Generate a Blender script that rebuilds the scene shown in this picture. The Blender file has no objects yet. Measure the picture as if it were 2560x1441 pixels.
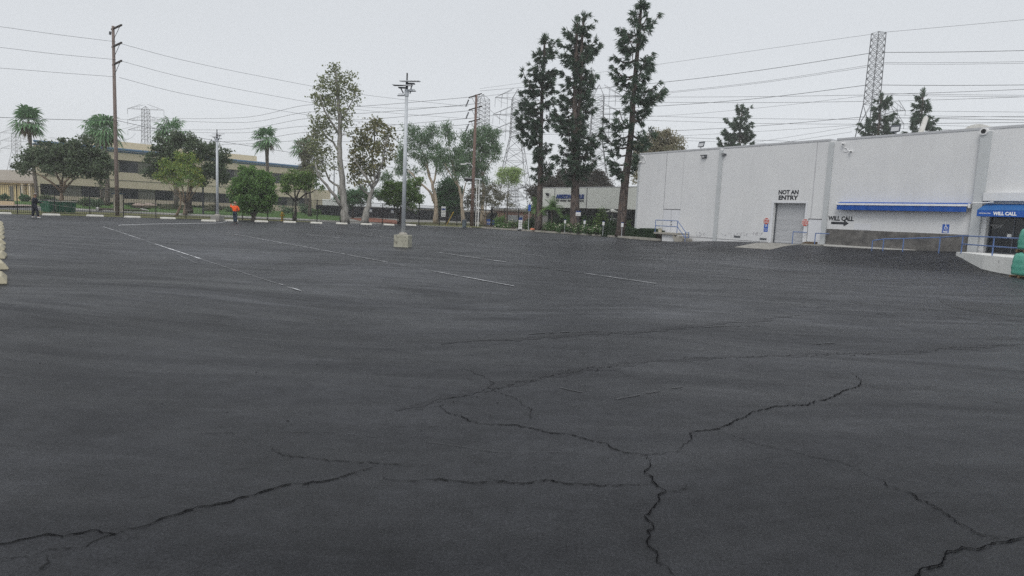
import bpy, bmesh, math, random
import numpy as np
from mathutils import Vector, Matrix
R_ = math.radians
rnd = random.Random(7)
rng = np.random.default_rng(7)
scene = bpy.context.scene
COL = scene.collection

# ------------------------------------------------------------------ camera
F = 1640.0; CH = 1.7
P_, RO = R_(6.33), R_(2.5)
f_ = Vector((0, math.cos(P_), -math.sin(P_)))
u0 = Vector((0, math.sin(P_), math.cos(P_))); r0 = Vector((1, 0, 0))
r_ = r0 * math.cos(RO) + u0 * math.sin(RO)
u_ = u0 * math.cos(RO) - r0 * math.sin(RO)
cam = bpy.data.cameras.new('camera'); camo = bpy.data.objects.new('camera', cam); COL.objects.link(camo)
cam.sensor_width = 36; cam.lens = F / 2560 * 36; cam.clip_start = .05; cam.clip_end = 4000
mw = Matrix((r_, u_, -f_)).transposed().to_4x4(); mw.translation = (0, 0, CH)
camo.matrix_world = mw
scene.camera = camo

# ------------------------------------------------------------------ world, sun, exposure
SUN_EL, SUN_AZ = R_(52), R_(200)
w = bpy.data.worlds.new("World"); scene.world = w; w.use_nodes = True
nt = w.node_tree; nt.nodes.clear()
sky = nt.nodes.new('ShaderNodeTexSky'); sky.sky_type = 'NISHITA'; sky.sun_disc = False
sky.sun_elevation = SUN_EL; sky.sun_rotation = SUN_AZ; sky.dust_density = 6; sky.air_density = 1.2; sky.ozone_density = 1
hs = nt.nodes.new('ShaderNodeHueSaturation'); hs.inputs['Saturation'].default_value = .16
mixw = nt.nodes.new('ShaderNodeMix'); mixw.data_type = 'RGBA'
mixw.inputs['Factor'].default_value = .82
mixw.inputs[7].default_value = (7.3, 7.65, 8.1, 1)      # the even cloud layer
# faint large-scale unevenness of the cloud deck
tc = nt.nodes.new('ShaderNodeTexCoord'); nz = nt.nodes.new('ShaderNodeTexNoise'); nz.inputs['Scale'].default_value = 1.3; nz.inputs['Detail'].default_value = 3
mr = nt.nodes.new('ShaderNodeMapRange'); mr.inputs['To Min'].default_value = .95; mr.inputs['To Max'].default_value = 1.05
mul = nt.nodes.new('ShaderNodeVectorMath'); mul.operation = 'SCALE'
bg = nt.nodes.new('ShaderNodeBackground'); bg.inputs['Strength'].default_value = .1
wo = nt.nodes.new('ShaderNodeOutputWorld')
L = nt.links.new
L(sky.outputs[0], hs.inputs['Color']); L(hs.outputs[0], mixw.inputs[6]); L(mixw.outputs[2], mul.inputs[0])
L(tc.outputs['Generated'], nz.inputs['Vector']); L(nz.outputs[0], mr.inputs['Value'])
sx_ = nt.nodes.new('ShaderNodeSeparateXYZ'); L(tc.outputs['Generated'], sx_.inputs[0])
hr = nt.nodes.new('ShaderNodeMapRange'); hr.interpolation_type = 'SMOOTHSTEP'; hr.inputs['From Min'].default_value = -.02; hr.inputs['From Max'].default_value = .3; hr.inputs['To Min'].default_value = 1.22; hr.inputs['To Max'].default_value = 1.0
L(sx_.outputs['Z'], hr.inputs['Value']); hm_ = nt.nodes.new('ShaderNodeMath'); hm_.operation = 'MULTIPLY'; L(mr.outputs[0], hm_.inputs[0]); L(hr.outputs[0], hm_.inputs[1]); L(hm_.outputs[0], mul.inputs['Scale'])
L(mul.outputs[0], bg.inputs['Color']); L(bg.outputs[0], wo.inputs['Surface'])
sl = bpy.data.lights.new('sun', 'SUN'); sl.energy = 1.0; sl.angle = R_(25); sl.color = (1, .96, .9)
so = bpy.data.objects.new('sun', sl); COL.objects.link(so)
sd_ = Vector((math.sin(SUN_AZ) * math.cos(SUN_EL), math.cos(SUN_AZ) * math.cos(SUN_EL), math.sin(SUN_EL)))
so.rotation_euler = sd_.to_track_quat('Z', 'Y').to_euler(); so.location = (0, 0, 70)
scene.view_settings.view_transform = 'Standard'; scene.view_settings.look = 'None'
scene.view_settings.exposure = 0.08; scene.view_settings.gamma = 1
scene.cycles.max_bounces = 6; scene.cycles.diffuse_bounces = 3; scene.cycles.volume_bounces = 2; scene.cycles.max_bounces = 8
scene.cycles.use_denoising = False; scene.cycles.use_adaptive_sampling = False

# ------------------------------------------------------------------ projection helpers (photo coordinates -> places in the world)
def ray(px, py):
    return f_ + r_ * ((px - 1280) / F) + u_ * ((720.5 - py) / F)
def gp(px, py, z=0.0):
    d = ray(px, py); t = (z - CH) / d.z
    return Vector((d.x * t, d.y * t, z))
def at(px, py, Y):
    d = ray(px, py); t = Y / d.y
    return Vector((d.x * t, d.y * t, CH + d.z * t))

class Frame:
    """a vertical facade: s along it, d out of it towards the camera, z up"""
    def __init__(s_, A, B):
        s_.A = Vector((A[0], A[1], 0)); v = Vector((B[0] - A[0], B[1] - A[1], 0)); s_.L = v.length
        s_.U = v.normalized(); s_.N = Vector((s_.U.y, -s_.U.x, 0))
    def p(s_, s, d, z): return s_.A + s_.U * s + s_.N * d + Vector((0, 0, z))
    def hit(s_, px, py, d=0.0):
        D = ray(px, py); O = Vector((0, 0, CH)); A = s_.A + s_.N * d
        t = (A - Vector((0, 0, 0))).dot(s_.N) / D.dot(s_.N)
        Q = O + D * t
        return (Q - A).dot(s_.U), Q.z
    def sd(s_, x, y):
        v = Vector((x, y, 0)) - s_.A
        return v.dot(s_.U), v.dot(s_.N)

WH = Frame(gp(1600, 387, 7.3), gp(2455, 325, 7.3))      # warehouse front
FN = Frame(gp(22, 535), gp(1060, 563))                  # iron fence
OF = Frame(gp(85, 352, 10), gp(770, 418, 10))           # office block front
SH = Frame(gp(1355, 471, 5.5), gp(1580, 468, 5.5))      # showroom front

def sm(t): t = max(0, min(1, t)); return t * t * (3 - 2 * t)
def gz(x, y):
    """height of the tarmac, which climbs towards the warehouse doors"""
    s, d = WH.sd(x, y)
    if s < -12 or d > 9: return 0.0
    zw = float(np.interp(s, [-12, -8, -4, 0, 2.5, 5, 6.5, 8.6, 11, 13, 17, 21, 25, 40], [0, .05, .1, .19, .175, .19, .25, .42, .52, .57, .6, .64, .77, .8]))
    g = float(np.interp(max(d, 0), [0, 1, 2, 2.9, 4, 4.8, 5.6, 7, 9], [1, .96, .86, .66, .4, .24, .12, .03, 0]))
    return zw * g
def gt(px, py):
    d = ray(px, py); t = 3.0; O = Vector((0, 0, CH))
    while t < 200:
        q = O + d * t
        if q.z <= gz(q.x, q.y): break
        t += .05
    return Vector((q.x, q.y, gz(q.x, q.y)))

def kp(px, back, z=None):
    """a spot a given distance behind the planting-bed kerb, in photo column px"""
    ky = 571 + (px - 1204) * .0705 if px < 1345 else 580.9 + (px - 1345) * .0717
    a = gt(px, ky); q = at(px, ky - 8, a.y + back); q.z = gz(q.x, q.y) + .1 if z is None else z
    return q
# ------------------------------------------------------------------ materials
def nodes(name):
    m = bpy.data.materials.new(name); m.use_nodes = True
    n = m.node_tree; b = n.nodes['Principled BSDF']
    return m, n, b
def c4(c): return (c[0], c[1], c[2], 1)
def mat(name, c1, c2=None, scale=3, rough=.8, bump=0, bscale=30, metal=0, spec=.3, lo=.35, hi=.65, stretch=None, dirt=None, dscale=1.2, dlo=.55, dhi=.75, dstretch=None):
    m, n, b = nodes(name); A = n.nodes.new; K = n.links.new
    b.inputs['Roughness'].default_value = rough; b.inputs['Metallic'].default_value = metal
    b.inputs['Specular IOR Level'].default_value = spec
    co = A('ShaderNodeTexCoord'); src = co.outputs['Object']
    if stretch:
        mp = A('ShaderNodeMapping'); mp.inputs['Scale'].default_value = stretch; K(src, mp.inputs[0]); src = mp.outputs[0]
    out = None
    if c2 is None: c2 = tuple(x * .85 for x in c1)
    t = A('ShaderNodeTexNoise'); t.inputs['Scale'].default_value = scale; t.inputs['Detail'].default_value = 7; t.inputs['Roughness'].default_value = .62
    K(src, t.inputs['Vector'])
    r = A('ShaderNodeValToRGB'); r.color_ramp.elements[0].position = lo; r.color_ramp.elements[1].position = hi
    r.color_ramp.elements[0].color = c4(c1); r.color_ramp.elements[1].color = c4(c2)
    K(t.outputs[0], r.inputs[0]); out = r.outputs[0]
    if dirt:
        t2 = A('ShaderNodeTexNoise'); t2.inputs['Scale'].default_value = dscale; t2.inputs['Detail'].default_value = 9; t2.inputs['Roughness'].default_value = .7
        md = A('ShaderNodeMapping'); md.inputs['Scale'].default_value = dstretch or (1, 1, 1); K(co.outputs['Object'], md.inputs[0]); K(md.outputs[0], t2.inputs['Vector'])
        mr = A('ShaderNodeMapRange'); mr.inputs['From Min'].default_value = dlo; mr.inputs['From Max'].default_value = dhi
        K(t2.outputs[0], mr.inputs['Value'])
        mx = A('ShaderNodeMix'); mx.data_type = 'RGBA'; mx.inputs[7].default_value = c4(dirt)
        K(mr.outputs[0], mx.inputs['Factor']); K(out, mx.inputs[6]); out = mx.outputs[2]
    K(out, b.inputs['Base Color'])
    if bump:
        t3 = A('ShaderNodeTexNoise'); t3.inputs['Scale'].default_value = bscale; t3.inputs['Detail'].default_value = 5
        K(src, t3.inputs['Vector'])
        bp = A('ShaderNodeBump'); bp.inputs['Strength'].default_value = bump; bp.inputs['Distance'].default_value = .02
        K(t3.outputs[0], bp.inputs['Height']); K(bp.outputs[0], b.inputs['Normal'])
    return m
def leafmat(name, cols, trans=.25, rough=.65):
    """every leaf takes its own tone"""
    m, n, b = nodes(name); A = n.nodes.new; K = n.links.new
    b.inputs['Roughness'].default_value = rough; b.inputs['Specular IOR Level'].default_value = .25
    g = A('ShaderNodeNewGeometry'); r = A('ShaderNodeValToRGB')
    co = A('ShaderNodeTexCoord'); t = A('ShaderNodeTexNoise'); t.inputs['Scale'].default_value = 1.5; t.inputs['Detail'].default_value = 3
    K(co.outputs['Object'], t.inputs['Vector'])
    ad = A('ShaderNodeMath'); ad.operation = 'MULTIPLY_ADD'; ad.inputs[1].default_value = .55
    mr = A('ShaderNodeMapRange'); mr.inputs['From Min'].default_value = .35; mr.inputs['From Max'].default_value = .65; mr.inputs['To Max'].default_value = .45
    K(t.outputs[0], mr.inputs['Value']); K(g.outputs['Random Per Island'], ad.inputs[0]); K(mr.outputs[0], ad.inputs[2])
    e = r.color_ramp.elements
    while len(e) < len(cols): e.new(.5)
    for i, c in enumerate(cols): e[i].position = i / max(1, len(cols) - 1); e[i].color = c4(c)
    K(ad.outputs[0], r.inputs[0]); K(r.outputs[0], b.inputs['Base Color'])
    tr = A('ShaderNodeBsdfTranslucent'); K(r.outputs[0], tr.inputs['Color'])
    mx = A('ShaderNodeMixShader'); mx.inputs[0].default_value = trans
    o = n.nodes['Material Output']
    K(b.outputs[0], mx.inputs[1]); K(tr.outputs[0], mx.inputs[2]); K(mx.outputs[0], o.inputs['Surface'])
    return m

# ------------------------------------------------------------------ object helpers
def tag(o, label=None, cat=None, group=None, kind=None):
    if label: o['label'] = label
    if cat: o['category'] = cat
    if group: o['group'] = group
    if kind: o['kind'] = kind
    return o
def thing(name, label, cat, loc=(0, 0, 0), group=None):
    o = bpy.data.objects.new(name, None); COL.objects.link(o); o.location = loc
    o.empty_display_size = .3
    return tag(o, label, cat, group)
def woff(p):
    v = Vector((0, 0, 0))
    while p is not None: v += p.location; p = p.parent
    return v
def link(name, me, parent=None):
    o = bpy.data.objects.new(name, me); COL.objects.link(o)
    if parent is not None: o.parent = parent
    return o
class MB:
    def __init__(s): s.v = []; s.f = []
    def poly(s, pts):
        i = len(s.v); s.v += [tuple(p) for p in pts]; s.f.append(tuple(range(i, i + len(pts)))); return s
    def hexa(s, c):
        i = len(s.v); s.v += [tuple(p) for p in c]
        s.f += [tuple(i + k for k in q) for q in ((0, 3, 2, 1), (4, 5, 6, 7), (0, 1, 5, 4), (1, 2, 6, 5), (2, 3, 7, 6), (3, 0, 4, 7))]; return s
    def box(s, x0, x1, y0, y1, z0, z1):
        return s.hexa([(x0, y0, z0), (x1, y0, z0), (x1, y1, z0), (x0, y1, z0), (x0, y0, z1), (x1, y0, z1), (x1, y1, z1), (x0, y1, z1)])
    def fbox(s, fr, s0, s1, d0, d1, z0, z1):
        return s.hexa([fr.p(a, b, c) for a, b, c in ((s0, d1, z0), (s1, d1, z0), (s1, d0, z0), (s0, d0, z0), (s0, d1, z1), (s1, d1, z1), (s1, d0, z1), (s0, d0, z1))])
    def prism(s, base, vec):
        n = len(base); i = len(s.v); vec = Vector(vec)
        s.v += [tuple(p) for p in base] + [tuple(Vector(p) + vec) for p in base]
        s.f.append(tuple(range(i, i + n))[::-1]); s.f.append(tuple(range(i + n, i + 2 * n)))
        for k in range(n): s.f.append((i + k, i + (k + 1) % n, i + n + (k + 1) % n, i + n + k))
        return s
    def tube(s, pts, rad, n=6, cap=True):
        pts = [Vector(p) for p in pts]
        if not hasattr(rad, '__len__'): rad = [rad] * len(pts)
        i0 = len(s.v); prev = None
        for k, p in enumerate(pts):
            t = (pts[min(k + 1, len(pts) - 1)] - pts[max(k - 1, 0)])
            t = t.normalized() if t.length > 1e-9 else Vector((0, 0, 1))
            if prev is None: a = t.orthogonal().normalized()
            else:
                a = prev - t * prev.dot(t); a = a.normalized() if a.length > 1e-6 else t.orthogonal().normalized()
            prev = a; b = t.cross(a)
            for j in range(n):
                an = 2 * math.pi * j / n
                s.v.append(tuple(p + (a * math.cos(an) + b * math.sin(an)) * rad[k]))
        for k in range(len(pts) - 1):
            for j in range(n):
                q = i0 + k * n
                s.f.append((q + j, q + (j + 1) % n, q + n + (j + 1) % n, q + n + j))
        if cap:
            s.f.append(tuple(range(i0, i0 + n))[::-1]); e = i0 + (len(pts) - 1) * n; s.f.append(tuple(range(e, e + n)))
        return s
    def lathe(s, c, prof, n=16):
        pts = [Vector(c) + Vector((0, 0, z)) for r, z in prof]
        i0 = len(s.v)
        for (r, z) in prof:
            for j in range(n):
                a = 2 * math.pi * j / n; s.v.append((c[0] + r * math.cos(a), c[1] + r * math.sin(a), c[2] + z))
        for k in range(len(prof) - 1):
            for j in range(n):
                q = i0 + k * n; s.f.append((q + j, q + (j + 1) % n, q + n + (j + 1) % n, q + n + j))
        s.f.append(tuple(range(i0, i0 + n))[::-1]); e = i0 + (len(prof) - 1) * n; s.f.append(tuple(range(e, e + n)))
        return s
    def build(s, name, m, parent=None, smooth=False, bevel=0):
        off = woff(parent); me = bpy.data.meshes.new(name)
        me.from_pydata([(x - off.x, y - off.y, z - off.z) for x, y, z in s.v], [], s.f)
        me.materials.append(m)
        if smooth: me.polygons.foreach_set('use_smooth', [True] * len(me.polygons))
        if bevel:
            bm = bmesh.new(); bm.from_mesh(me)
            bmesh.ops.bevel(bm, geom=[e for e in bm.edges if e.is_manifold and e.calc_face_angle(0) > .5], offset=bevel, segments=2, affect='EDGES', profile=.6)
            bm.to_mesh(me); bm.free()
        me.update(); return link(name, me, parent)
def copy_tree(o, parent=None):
    c = o.copy(); COL.objects.link(c); c.parent = parent
    for ch in list(o.children): copy_tree(ch, c)
    return c
def text(body, name, m, parent, origin, right, up, width, height, bold=0, thick=.01):
    """lettering as a mesh, stretched to a given width and height"""
    cu = bpy.data.curves.new('t', 'FONT'); cu.body = body; cu.size = 1; cu.offset = bold; cu.extrude = .001
    cu.align_x = 'LEFT'; cu.resolution_u = 3; cu.space_line = .95
    to = bpy.data.objects.new('t', cu); COL.objects.link(to)
    dg = bpy.context.evaluated_depsgraph_get(); dg.update()
    me = bpy.data.meshes.new_from_object(to.evaluated_get(dg))
    bpy.data.objects.remove(to); bpy.data.curves.remove(cu)
    n = len(me.vertices); a = np.empty(n * 3); me.vertices.foreach_get('co', a); a = a.reshape(-1, 3)
    mn, mx = a.min(0), a.max(0); sx = width / (mx[0] - mn[0]); sy = height / (mx[1] - mn[1])
    rt, up = Vector(right).normalized(), Vector(up).normalized(); nn = rt.cross(up)
    o = Vector(origin) - woff(parent)
    b = np.array(o)[None] + (a[:, :1] - mn[0]) * sx * np.array(rt)[None] + (a[:, 1:2] - mn[1]) * sy * np.array(up)[None] + (a[:, 2:3] > 0) * thick * np.array(nn)[None]
    me.vertices.foreach_set('co', b.ravel()); me.materials.clear(); me.materials.append(m); me.update()
    me.name = name
    return link(name, me, parent)

def leaves(name, C, Ls, Ws, m, parent, D=None, spread=1.0, rooted=False):
    """many small leaf-shaped faces; C centres (N,3)"""
    N = len(C); C = np.asarray(C, float) - np.array(woff(parent))[None]
    a = rng.normal(size=(N, 3)); a /= np.linalg.norm(a, axis=1)[:, None]
    if D is not None:
        a = np.asarray(D) + a * spread; a /= np.linalg.norm(a, axis=1)[:, None]
    b = np.cross(a, rng.normal(size=(N, 3))); b /= np.linalg.norm(b, axis=1)[:, None] + 1e-9
    Lr = (Ls * rng.uniform(.6, 1.3, N))[:, None]; Wr = (Ws * rng.uniform(.6, 1.3, N))[:, None]
    if not rooted: C = C - a * Lr / 2
    V = np.stack([C, C + a * Lr * .45 + b * Wr / 2, C + a * Lr, C + a * Lr * .45 - b * Wr / 2], 1).reshape(-1, 3)
    me = bpy.data.meshes.new(name)
    me.vertices.add(4 * N); me.vertices.foreach_set('co', V.ravel())
    me.loops.add(4 * N); me.loops.foreach_set('vertex_index', np.arange(4 * N, dtype=np.int32))
    me.polygons.add(N); me.polygons.foreach_set('loop_start', np.arange(0, 4 * N, 4, dtype=np.int32))
    me.materials.append(m); me.update(calc_edges=True)
    return link(name, me, parent)

# ------------------------------------------------------------------ materials used
M = {}
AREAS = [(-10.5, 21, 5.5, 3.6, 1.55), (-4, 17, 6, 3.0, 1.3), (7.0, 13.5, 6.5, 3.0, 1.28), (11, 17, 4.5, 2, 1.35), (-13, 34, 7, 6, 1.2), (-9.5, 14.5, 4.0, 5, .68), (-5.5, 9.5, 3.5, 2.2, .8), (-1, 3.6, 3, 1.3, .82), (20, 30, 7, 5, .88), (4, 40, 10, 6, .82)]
def asphalt(name='sealed_asphalt', col=(.025, .026, .0295), k=1.0):
    m, n, b = nodes(name); A = n.nodes.new; K = n.links.new
    co = A('ShaderNodeTexCoord'); ob = co.outputs['Object']
    wn = A('ShaderNodeTexNoise'); wn.inputs['Scale'].default_value = .07; wn.inputs['Detail'].default_value = 2; K(ob, wn.inputs['Vector'])
    wv = A('ShaderNodeVectorMath'); wv.operation = 'MULTIPLY_ADD'; wv.inputs[1].default_value = (8, 8, 0); K(wn.outputs['Color'], wv.inputs[0]); K(ob, wv.inputs[2]); warped = wv.outputs[0]
    def noise(scale, detail=6, rough=.6, stretch=None, rot=0, dist=0):
        mp = A('ShaderNodeMapping'); mp.inputs['Scale'].default_value = stretch or (1, 1, 1); mp.inputs['Rotation'].default_value = (0, 0, rot)
        K(warped if stretch else ob, mp.inputs[0]); t = A('ShaderNodeTexNoise'); t.inputs['Scale'].default_value = scale; t.inputs['Detail'].default_value = detail
        t.inputs['Roughness'].default_value = rough; t.inputs['Distortion'].default_value = dist; K(mp.outputs[0], t.inputs['Vector']); return t.outputs[0]
    def rng_(v, a, c, lo, hi):
        q = A('ShaderNodeMapRange'); q.inputs['From Min'].default_value = a; q.inputs['From Max'].default_value = c
        q.inputs['To Min'].default_value = lo; q.inputs['To Max'].default_value = hi; K(v, q.inputs['Value']); return q.outputs[0]
    def mulv(x, y):
        q = A('ShaderNodeMath'); q.operation = 'MULTIPLY'; K(x, q.inputs[0]); K(y, q.inputs[1]); return q.outputs[0]
    patches = rng_(noise(.11, 5, .6, dist=.8), .36, .66, .62, 1.5)      # large worn and fresh areas of sealer
    strokes = rng_(noise(1.1, 9, .75, (.22, 1.9, 1), R_(-8), .9), .32, .7, .66, 1.42)   # squeegee strokes
    strokes2 = rng_(noise(1.0, 8, .75, (.3, 2.4, 1), R_(38), 1.8), .45, .7, .9, 1.3)
    grain = rng_(noise(60, 3, .85), .32, .68, .4, 1.75)
    grain2 = rng_(noise(7, 7, .8), .3, .7, .74, 1.28); mottle = rng_(noise(2.2, 10, .85), .34, .66, .72, 1.34)
    sy_ = A('ShaderNodeSeparateXYZ'); K(ob, sy_.inputs[0]); zone = rng_(sy_.outputs['Y'], 6.5, 13, .18, 1.0)   # the worn, squeegeed part of the lot
    def zoned(v):
        q = A('ShaderNodeMix'); q.data_type = 'FLOAT'; q.inputs[2].default_value = 1.0; K(zone, q.inputs[0]); K(v, q.inputs[3]); return q.outputs[0]
    tot = mulv(mulv(mulv(patches, zoned(strokes)), zoned(strokes2)), mulv(mulv(grain, mottle), grain2))
    # thin pale scrapings left by the squeegee, and a faint web of old hairline cracks
    thin = rng_(noise(2.4, 10, .8, (.1, 1.5, 1), R_(-14), .6), .5, .63, 1.0, 1.75); tot = mulv(tot, zoned(thin))
    thin2 = rng_(noise(1.7, 10, .82, (.14, 1.7, 1), R_(30), .8), .32, .45, .55, 1.0); tot = mulv(tot, zoned(thin2))
    thin3 = rng_(noise(5.5, 9, .8, (.09, 1.1, 1), R_(6), .5), .3, .7, .68, 1.36); tot = mulv(tot, zoned(thin3))
    ve = A('ShaderNodeTexVoronoi'); ve.feature = 'DISTANCE_TO_EDGE'; ve.inputs['Scale'].default_value = .42
    nd = A('ShaderNodeTexNoise'); nd.inputs['Scale'].default_value = 1.6; nd.inputs['Detail'].default_value = 8; nd.inputs['Roughness'].default_value = .7; K(ob, nd.inputs['Vector'])
    ms = A('ShaderNodeVectorMath'); ms.operation = 'MULTIPLY_ADD'; ms.inputs[1].default_value = (1.1, 1.1, 0); K(nd.outputs['Color'], ms.inputs[0]); K(ob, ms.inputs[2]); K(ms.outputs[0], ve.inputs['Vector'])
    web = rng_(ve.outputs['Distance'], .002, .014, .55, 1.0); wm = rng_(noise(.16, 3), .5, .62, 0, 1)
    wx = A('ShaderNodeMix'); wx.data_type = 'FLOAT'; wx.inputs[2].default_value = 1.0; K(wm, wx.inputs[0]); K(web, wx.inputs[3]); tot = mulv(tot, wx.outputs[0])
    # worn pale areas, a pale sheen at left painted in as colour, and heavily sealed dark areas, each with its own ragged shape
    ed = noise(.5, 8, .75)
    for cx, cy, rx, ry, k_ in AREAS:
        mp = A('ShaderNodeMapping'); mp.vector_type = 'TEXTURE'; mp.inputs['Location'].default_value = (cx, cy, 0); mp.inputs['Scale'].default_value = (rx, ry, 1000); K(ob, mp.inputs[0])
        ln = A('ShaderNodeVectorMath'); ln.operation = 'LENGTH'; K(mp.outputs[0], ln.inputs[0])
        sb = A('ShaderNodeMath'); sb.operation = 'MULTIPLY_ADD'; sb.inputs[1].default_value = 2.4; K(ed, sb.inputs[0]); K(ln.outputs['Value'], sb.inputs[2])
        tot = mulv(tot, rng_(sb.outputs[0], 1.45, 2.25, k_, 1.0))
    # pale specks of bare aggregate
    vo = A('ShaderNodeTexVoronoi'); vo.inputs['Scale'].default_value = 38; K(ob, vo.inputs['Vector'])
    sp = rng_(vo.outputs['Distance'], .0, .16, 1.0, 0.0)
    spm = mulv(sp, rng_(noise(1.4, 3), .5, .75, 0, 1.0))
    base = A('ShaderNodeVectorMath'); base.operation = 'SCALE'; base.inputs[0].default_value = col; K(tot, base.inputs['Scale'])
    mx = A('ShaderNodeMix'); mx.data_type = 'RGBA'; mx.inputs[7].default_value = (.11, .11, .115, 1)
    K(spm, mx.inputs['Factor']); K(base.outputs[0], mx.inputs[6]); K(mx.outputs[2], b.inputs['Base Color'])
    K(rng_(noise(.5, 6, .7, (.4, 1.8, 1), R_(-8), 1.2), .3, .7, .36, .6), b.inputs['Roughness'])
    b.inputs['Specular IOR Level'].default_value = .16
    bp = A('ShaderNodeBump'); bp.inputs['Strength'].default_value = .55; bp.inputs['Distance'].default_value = .006
    K(noise(70, 4, .8), bp.inputs['Height'])
    bp2 = A('ShaderNodeBump'); bp2.inputs['Strength'].default_value = .35; bp2.inputs['Distance'].default_value = .02
    K(noise(3, 6, .7), bp2.inputs['Height']); K(bp.outputs[0], bp2.inputs['Normal']); K(bp2.outputs[0], b.inputs['Normal'])
    return m
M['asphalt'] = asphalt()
M['halo'] = asphalt('crack_edge', (.0135, .014, .016))
M['tyre'] = asphalt('tyre_track', (.0195, .02, .023))
M['crack2'] = asphalt('hairline_crack', (.006, .006, .007))
M['crack'] = mat('crack_dark', (.005, .005, .006), (.011, .011, .012), 20, .95, spec=0)
M['ravel'] = mat('ravelled_asphalt', (.014, .014, .016), (.022, .022, .024), 30, .6, spec=.12)
M['faint'] = asphalt('worn_paint', (.095, .097, .102))
M['scuff'] = asphalt('pale_scuff', (.052, .053, .057))
M['paint'] = asphalt('line_paint', (.32, .325, .335))
M['patch'] = asphalt('dark_patch', (.017, .0175, .0195))
M['ground'] = mat('far_ground', (.17, .16, .13), (.11, .12, .07), .08, .95)
M['road'] = mat('road_asphalt', (.17, .17, .17), (.13, .13, .13), 1.5, .9, bump=.2)
M['concrete'] = mat('concrete', (.36, .35, .32), (.27, .26, .24), 3, .9, bump=.3, dirt=(.16, .15, .13))
M['kerb'] = mat('kerb_concrete', (.42, .4, .35), (.3, .28, .25), 3, .9, bump=.2, dirt=(.14, .13, .11), dscale=2)
M['kerbw'] = mat('pale_kerb', (.62, .61, .58), (.5, .49, .46), 3, .9)
M['grass'] = mat('lawn_green', (.085, .17, .03), (.05, .11, .02), 1.2, .9, bump=.6, bscale=20)
M['grassd'] = mat('dry_grass', (.16, .18, .06), (.12, .1, .06), 1.1, .95, bump=.6, bscale=20)
M['mulch'] = mat('mulch', (.05, .035, .024), (.09, .07, .05), 6, .95, bump=.6)
M['redmulch'] = mat('red_mulch', (.34, .13, .08), (.22, .09, .06), 3, .95, bump=.5)
M['pinkpave'] = mat('pink_paving', (.42, .34, .29), (.34, .28, .24), 2, .9)
M['wall'] = mat('warehouse_paint', (.725, .73, .735), (.69, .695, .705), .8, .85, bump=.25, bscale=25, dirt=(.60, .605, .61), dscale=1.0, dlo=.5, dhi=.9, dstretch=(.6, .6, .08))
M['wallclean'] = mat('white_steel_door', (.71, .72, .75), (.69, .70, .73), 1, .6)
M['pil'] = mat('pilaster_paint', (.54, .56, .57), (.5, .52, .53), 2, .85, bump=.2)
M['cap'] = mat('parapet_metal', (.52, .53, .55), (.46, .47, .49), 3, .5, spec=.5)
M['joint'] = mat('joint_line', (.2, .2, .21), (.14, .14, .15), 4, .9)
M['jointpale'] = mat('pale_joint', (.46, .46, .48), (.4, .4, .42), 4, .9)
M['roller'] = mat('roller_steel', (.53, .54, .56), (.42, .43, .45), 1.2, .55, spec=.5, stretch=(.15, .15, 9))
M['dockpanel'] = mat('stained_concrete', (.17, .163, .155), (.095, .092, .09), 2.6, .9, bump=.5, bscale=12, dirt=(.26, .25, .235), dscale=1.4, dlo=.56, dhi=.68)
M['blue'] = mat('awning_blue', (.018, .10, .42), (.016, .085, .36), 3, .75)
M['blue2'] = mat('canopy_blue', (.02, .125, .36), (.018, .11, .32), 4, .7)
M['bluesign'] = mat('sign_blue', (.03, .12, .5), (.03, .11, .46), 4, .5)
M['bluerail'] = mat('rail_blue', (.12, .2, .42), (.1, .17, .36), 8, .5, spec=.5)
M['white'] = mat('white_paint', (.84, .84, .84), (.79, .79, .79), 4, .6)
M['black'] = mat('black_paint', (.012, .013, .015), (.02, .021, .023), 6, .5)
M['navy'] = mat('navy_letters', (.015, .05, .22), (.012, .04, .19), 6, .5)
M['letter'] = mat('dark_letters', (.03, .033, .04), (.04, .043, .05), 6, .7)
M['red'] = mat('sign_red', (.55, .09, .06), (.48, .07, .05), 6, .5)
M['stop'] = mat('wheel_stop_white', (.74, .73, .68), (.62, .6, .54), 3, .85, bump=.2)
M['stopb'] = mat('wheel_stop_beige', (.50, .46, .34), (.42, .38, .28), 5, .9, bump=.3, dirt=(.2, .17, .12), dscale=6, dlo=.6, dhi=.7)
M['galv'] = mat('galvanised', (.60, .63, .66), (.52, .55, .58), 4, .5, metal=.05, spec=.5)
M['galvd'] = mat('dark_steel', (.12, .13, .15), (.09, .1, .11), 5, .5, metal=.4)
M['pylon'] = mat('pylon_steel', (.2, .205, .22), (.16, .165, .18), 1, .6, metal=.3)
M['wire'] = mat('wire_dark', (.11, .115, .13), (.08, .085, .095), 1, .6)
M['polewood'] = mat('pole_wood', (.24, .19, .17), (.16, .125, .108), 2, .9, bump=.5, stretch=(6, 6, .6))
M['polered'] = mat('pole_red_wood', (.21, .14, .118), (.14, .092, .078), 2, .9, bump=.5, stretch=(6, 6, .6))
M['cbase'] = mat('mossy_concrete', (.46, .45, .37), (.37, .36, .29), 4, .95, bump=.4, dirt=(.12, .11, .09), dscale=6, dlo=.54, dhi=.66)
M['cream'] = mat('cream_stucco', (.60, .525, .40), (.56, .49, .37), .7, .9, bump=.1)
M['creamlight'] = mat('pale_stucco', (.64, .58, .45), (.58, .53, .41), .7, .9)
M['bluetrim'] = mat('blue_trim', (.06, .13, .22), (.05, .11, .19), 2, .6)
M['opanel'] = mat('olive_panel', (.16, .16, .135), (.13, .13, .11), 2, .5)
M['fascia'] = mat('showroom_stucco', (.70, .72, .675), (.65, .67, .63), .8, .9, bump=.2)
M['brick'] = mat('pink_brick', (.36, .2, .16), (.3, .17, .13), 5, .9)
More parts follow.
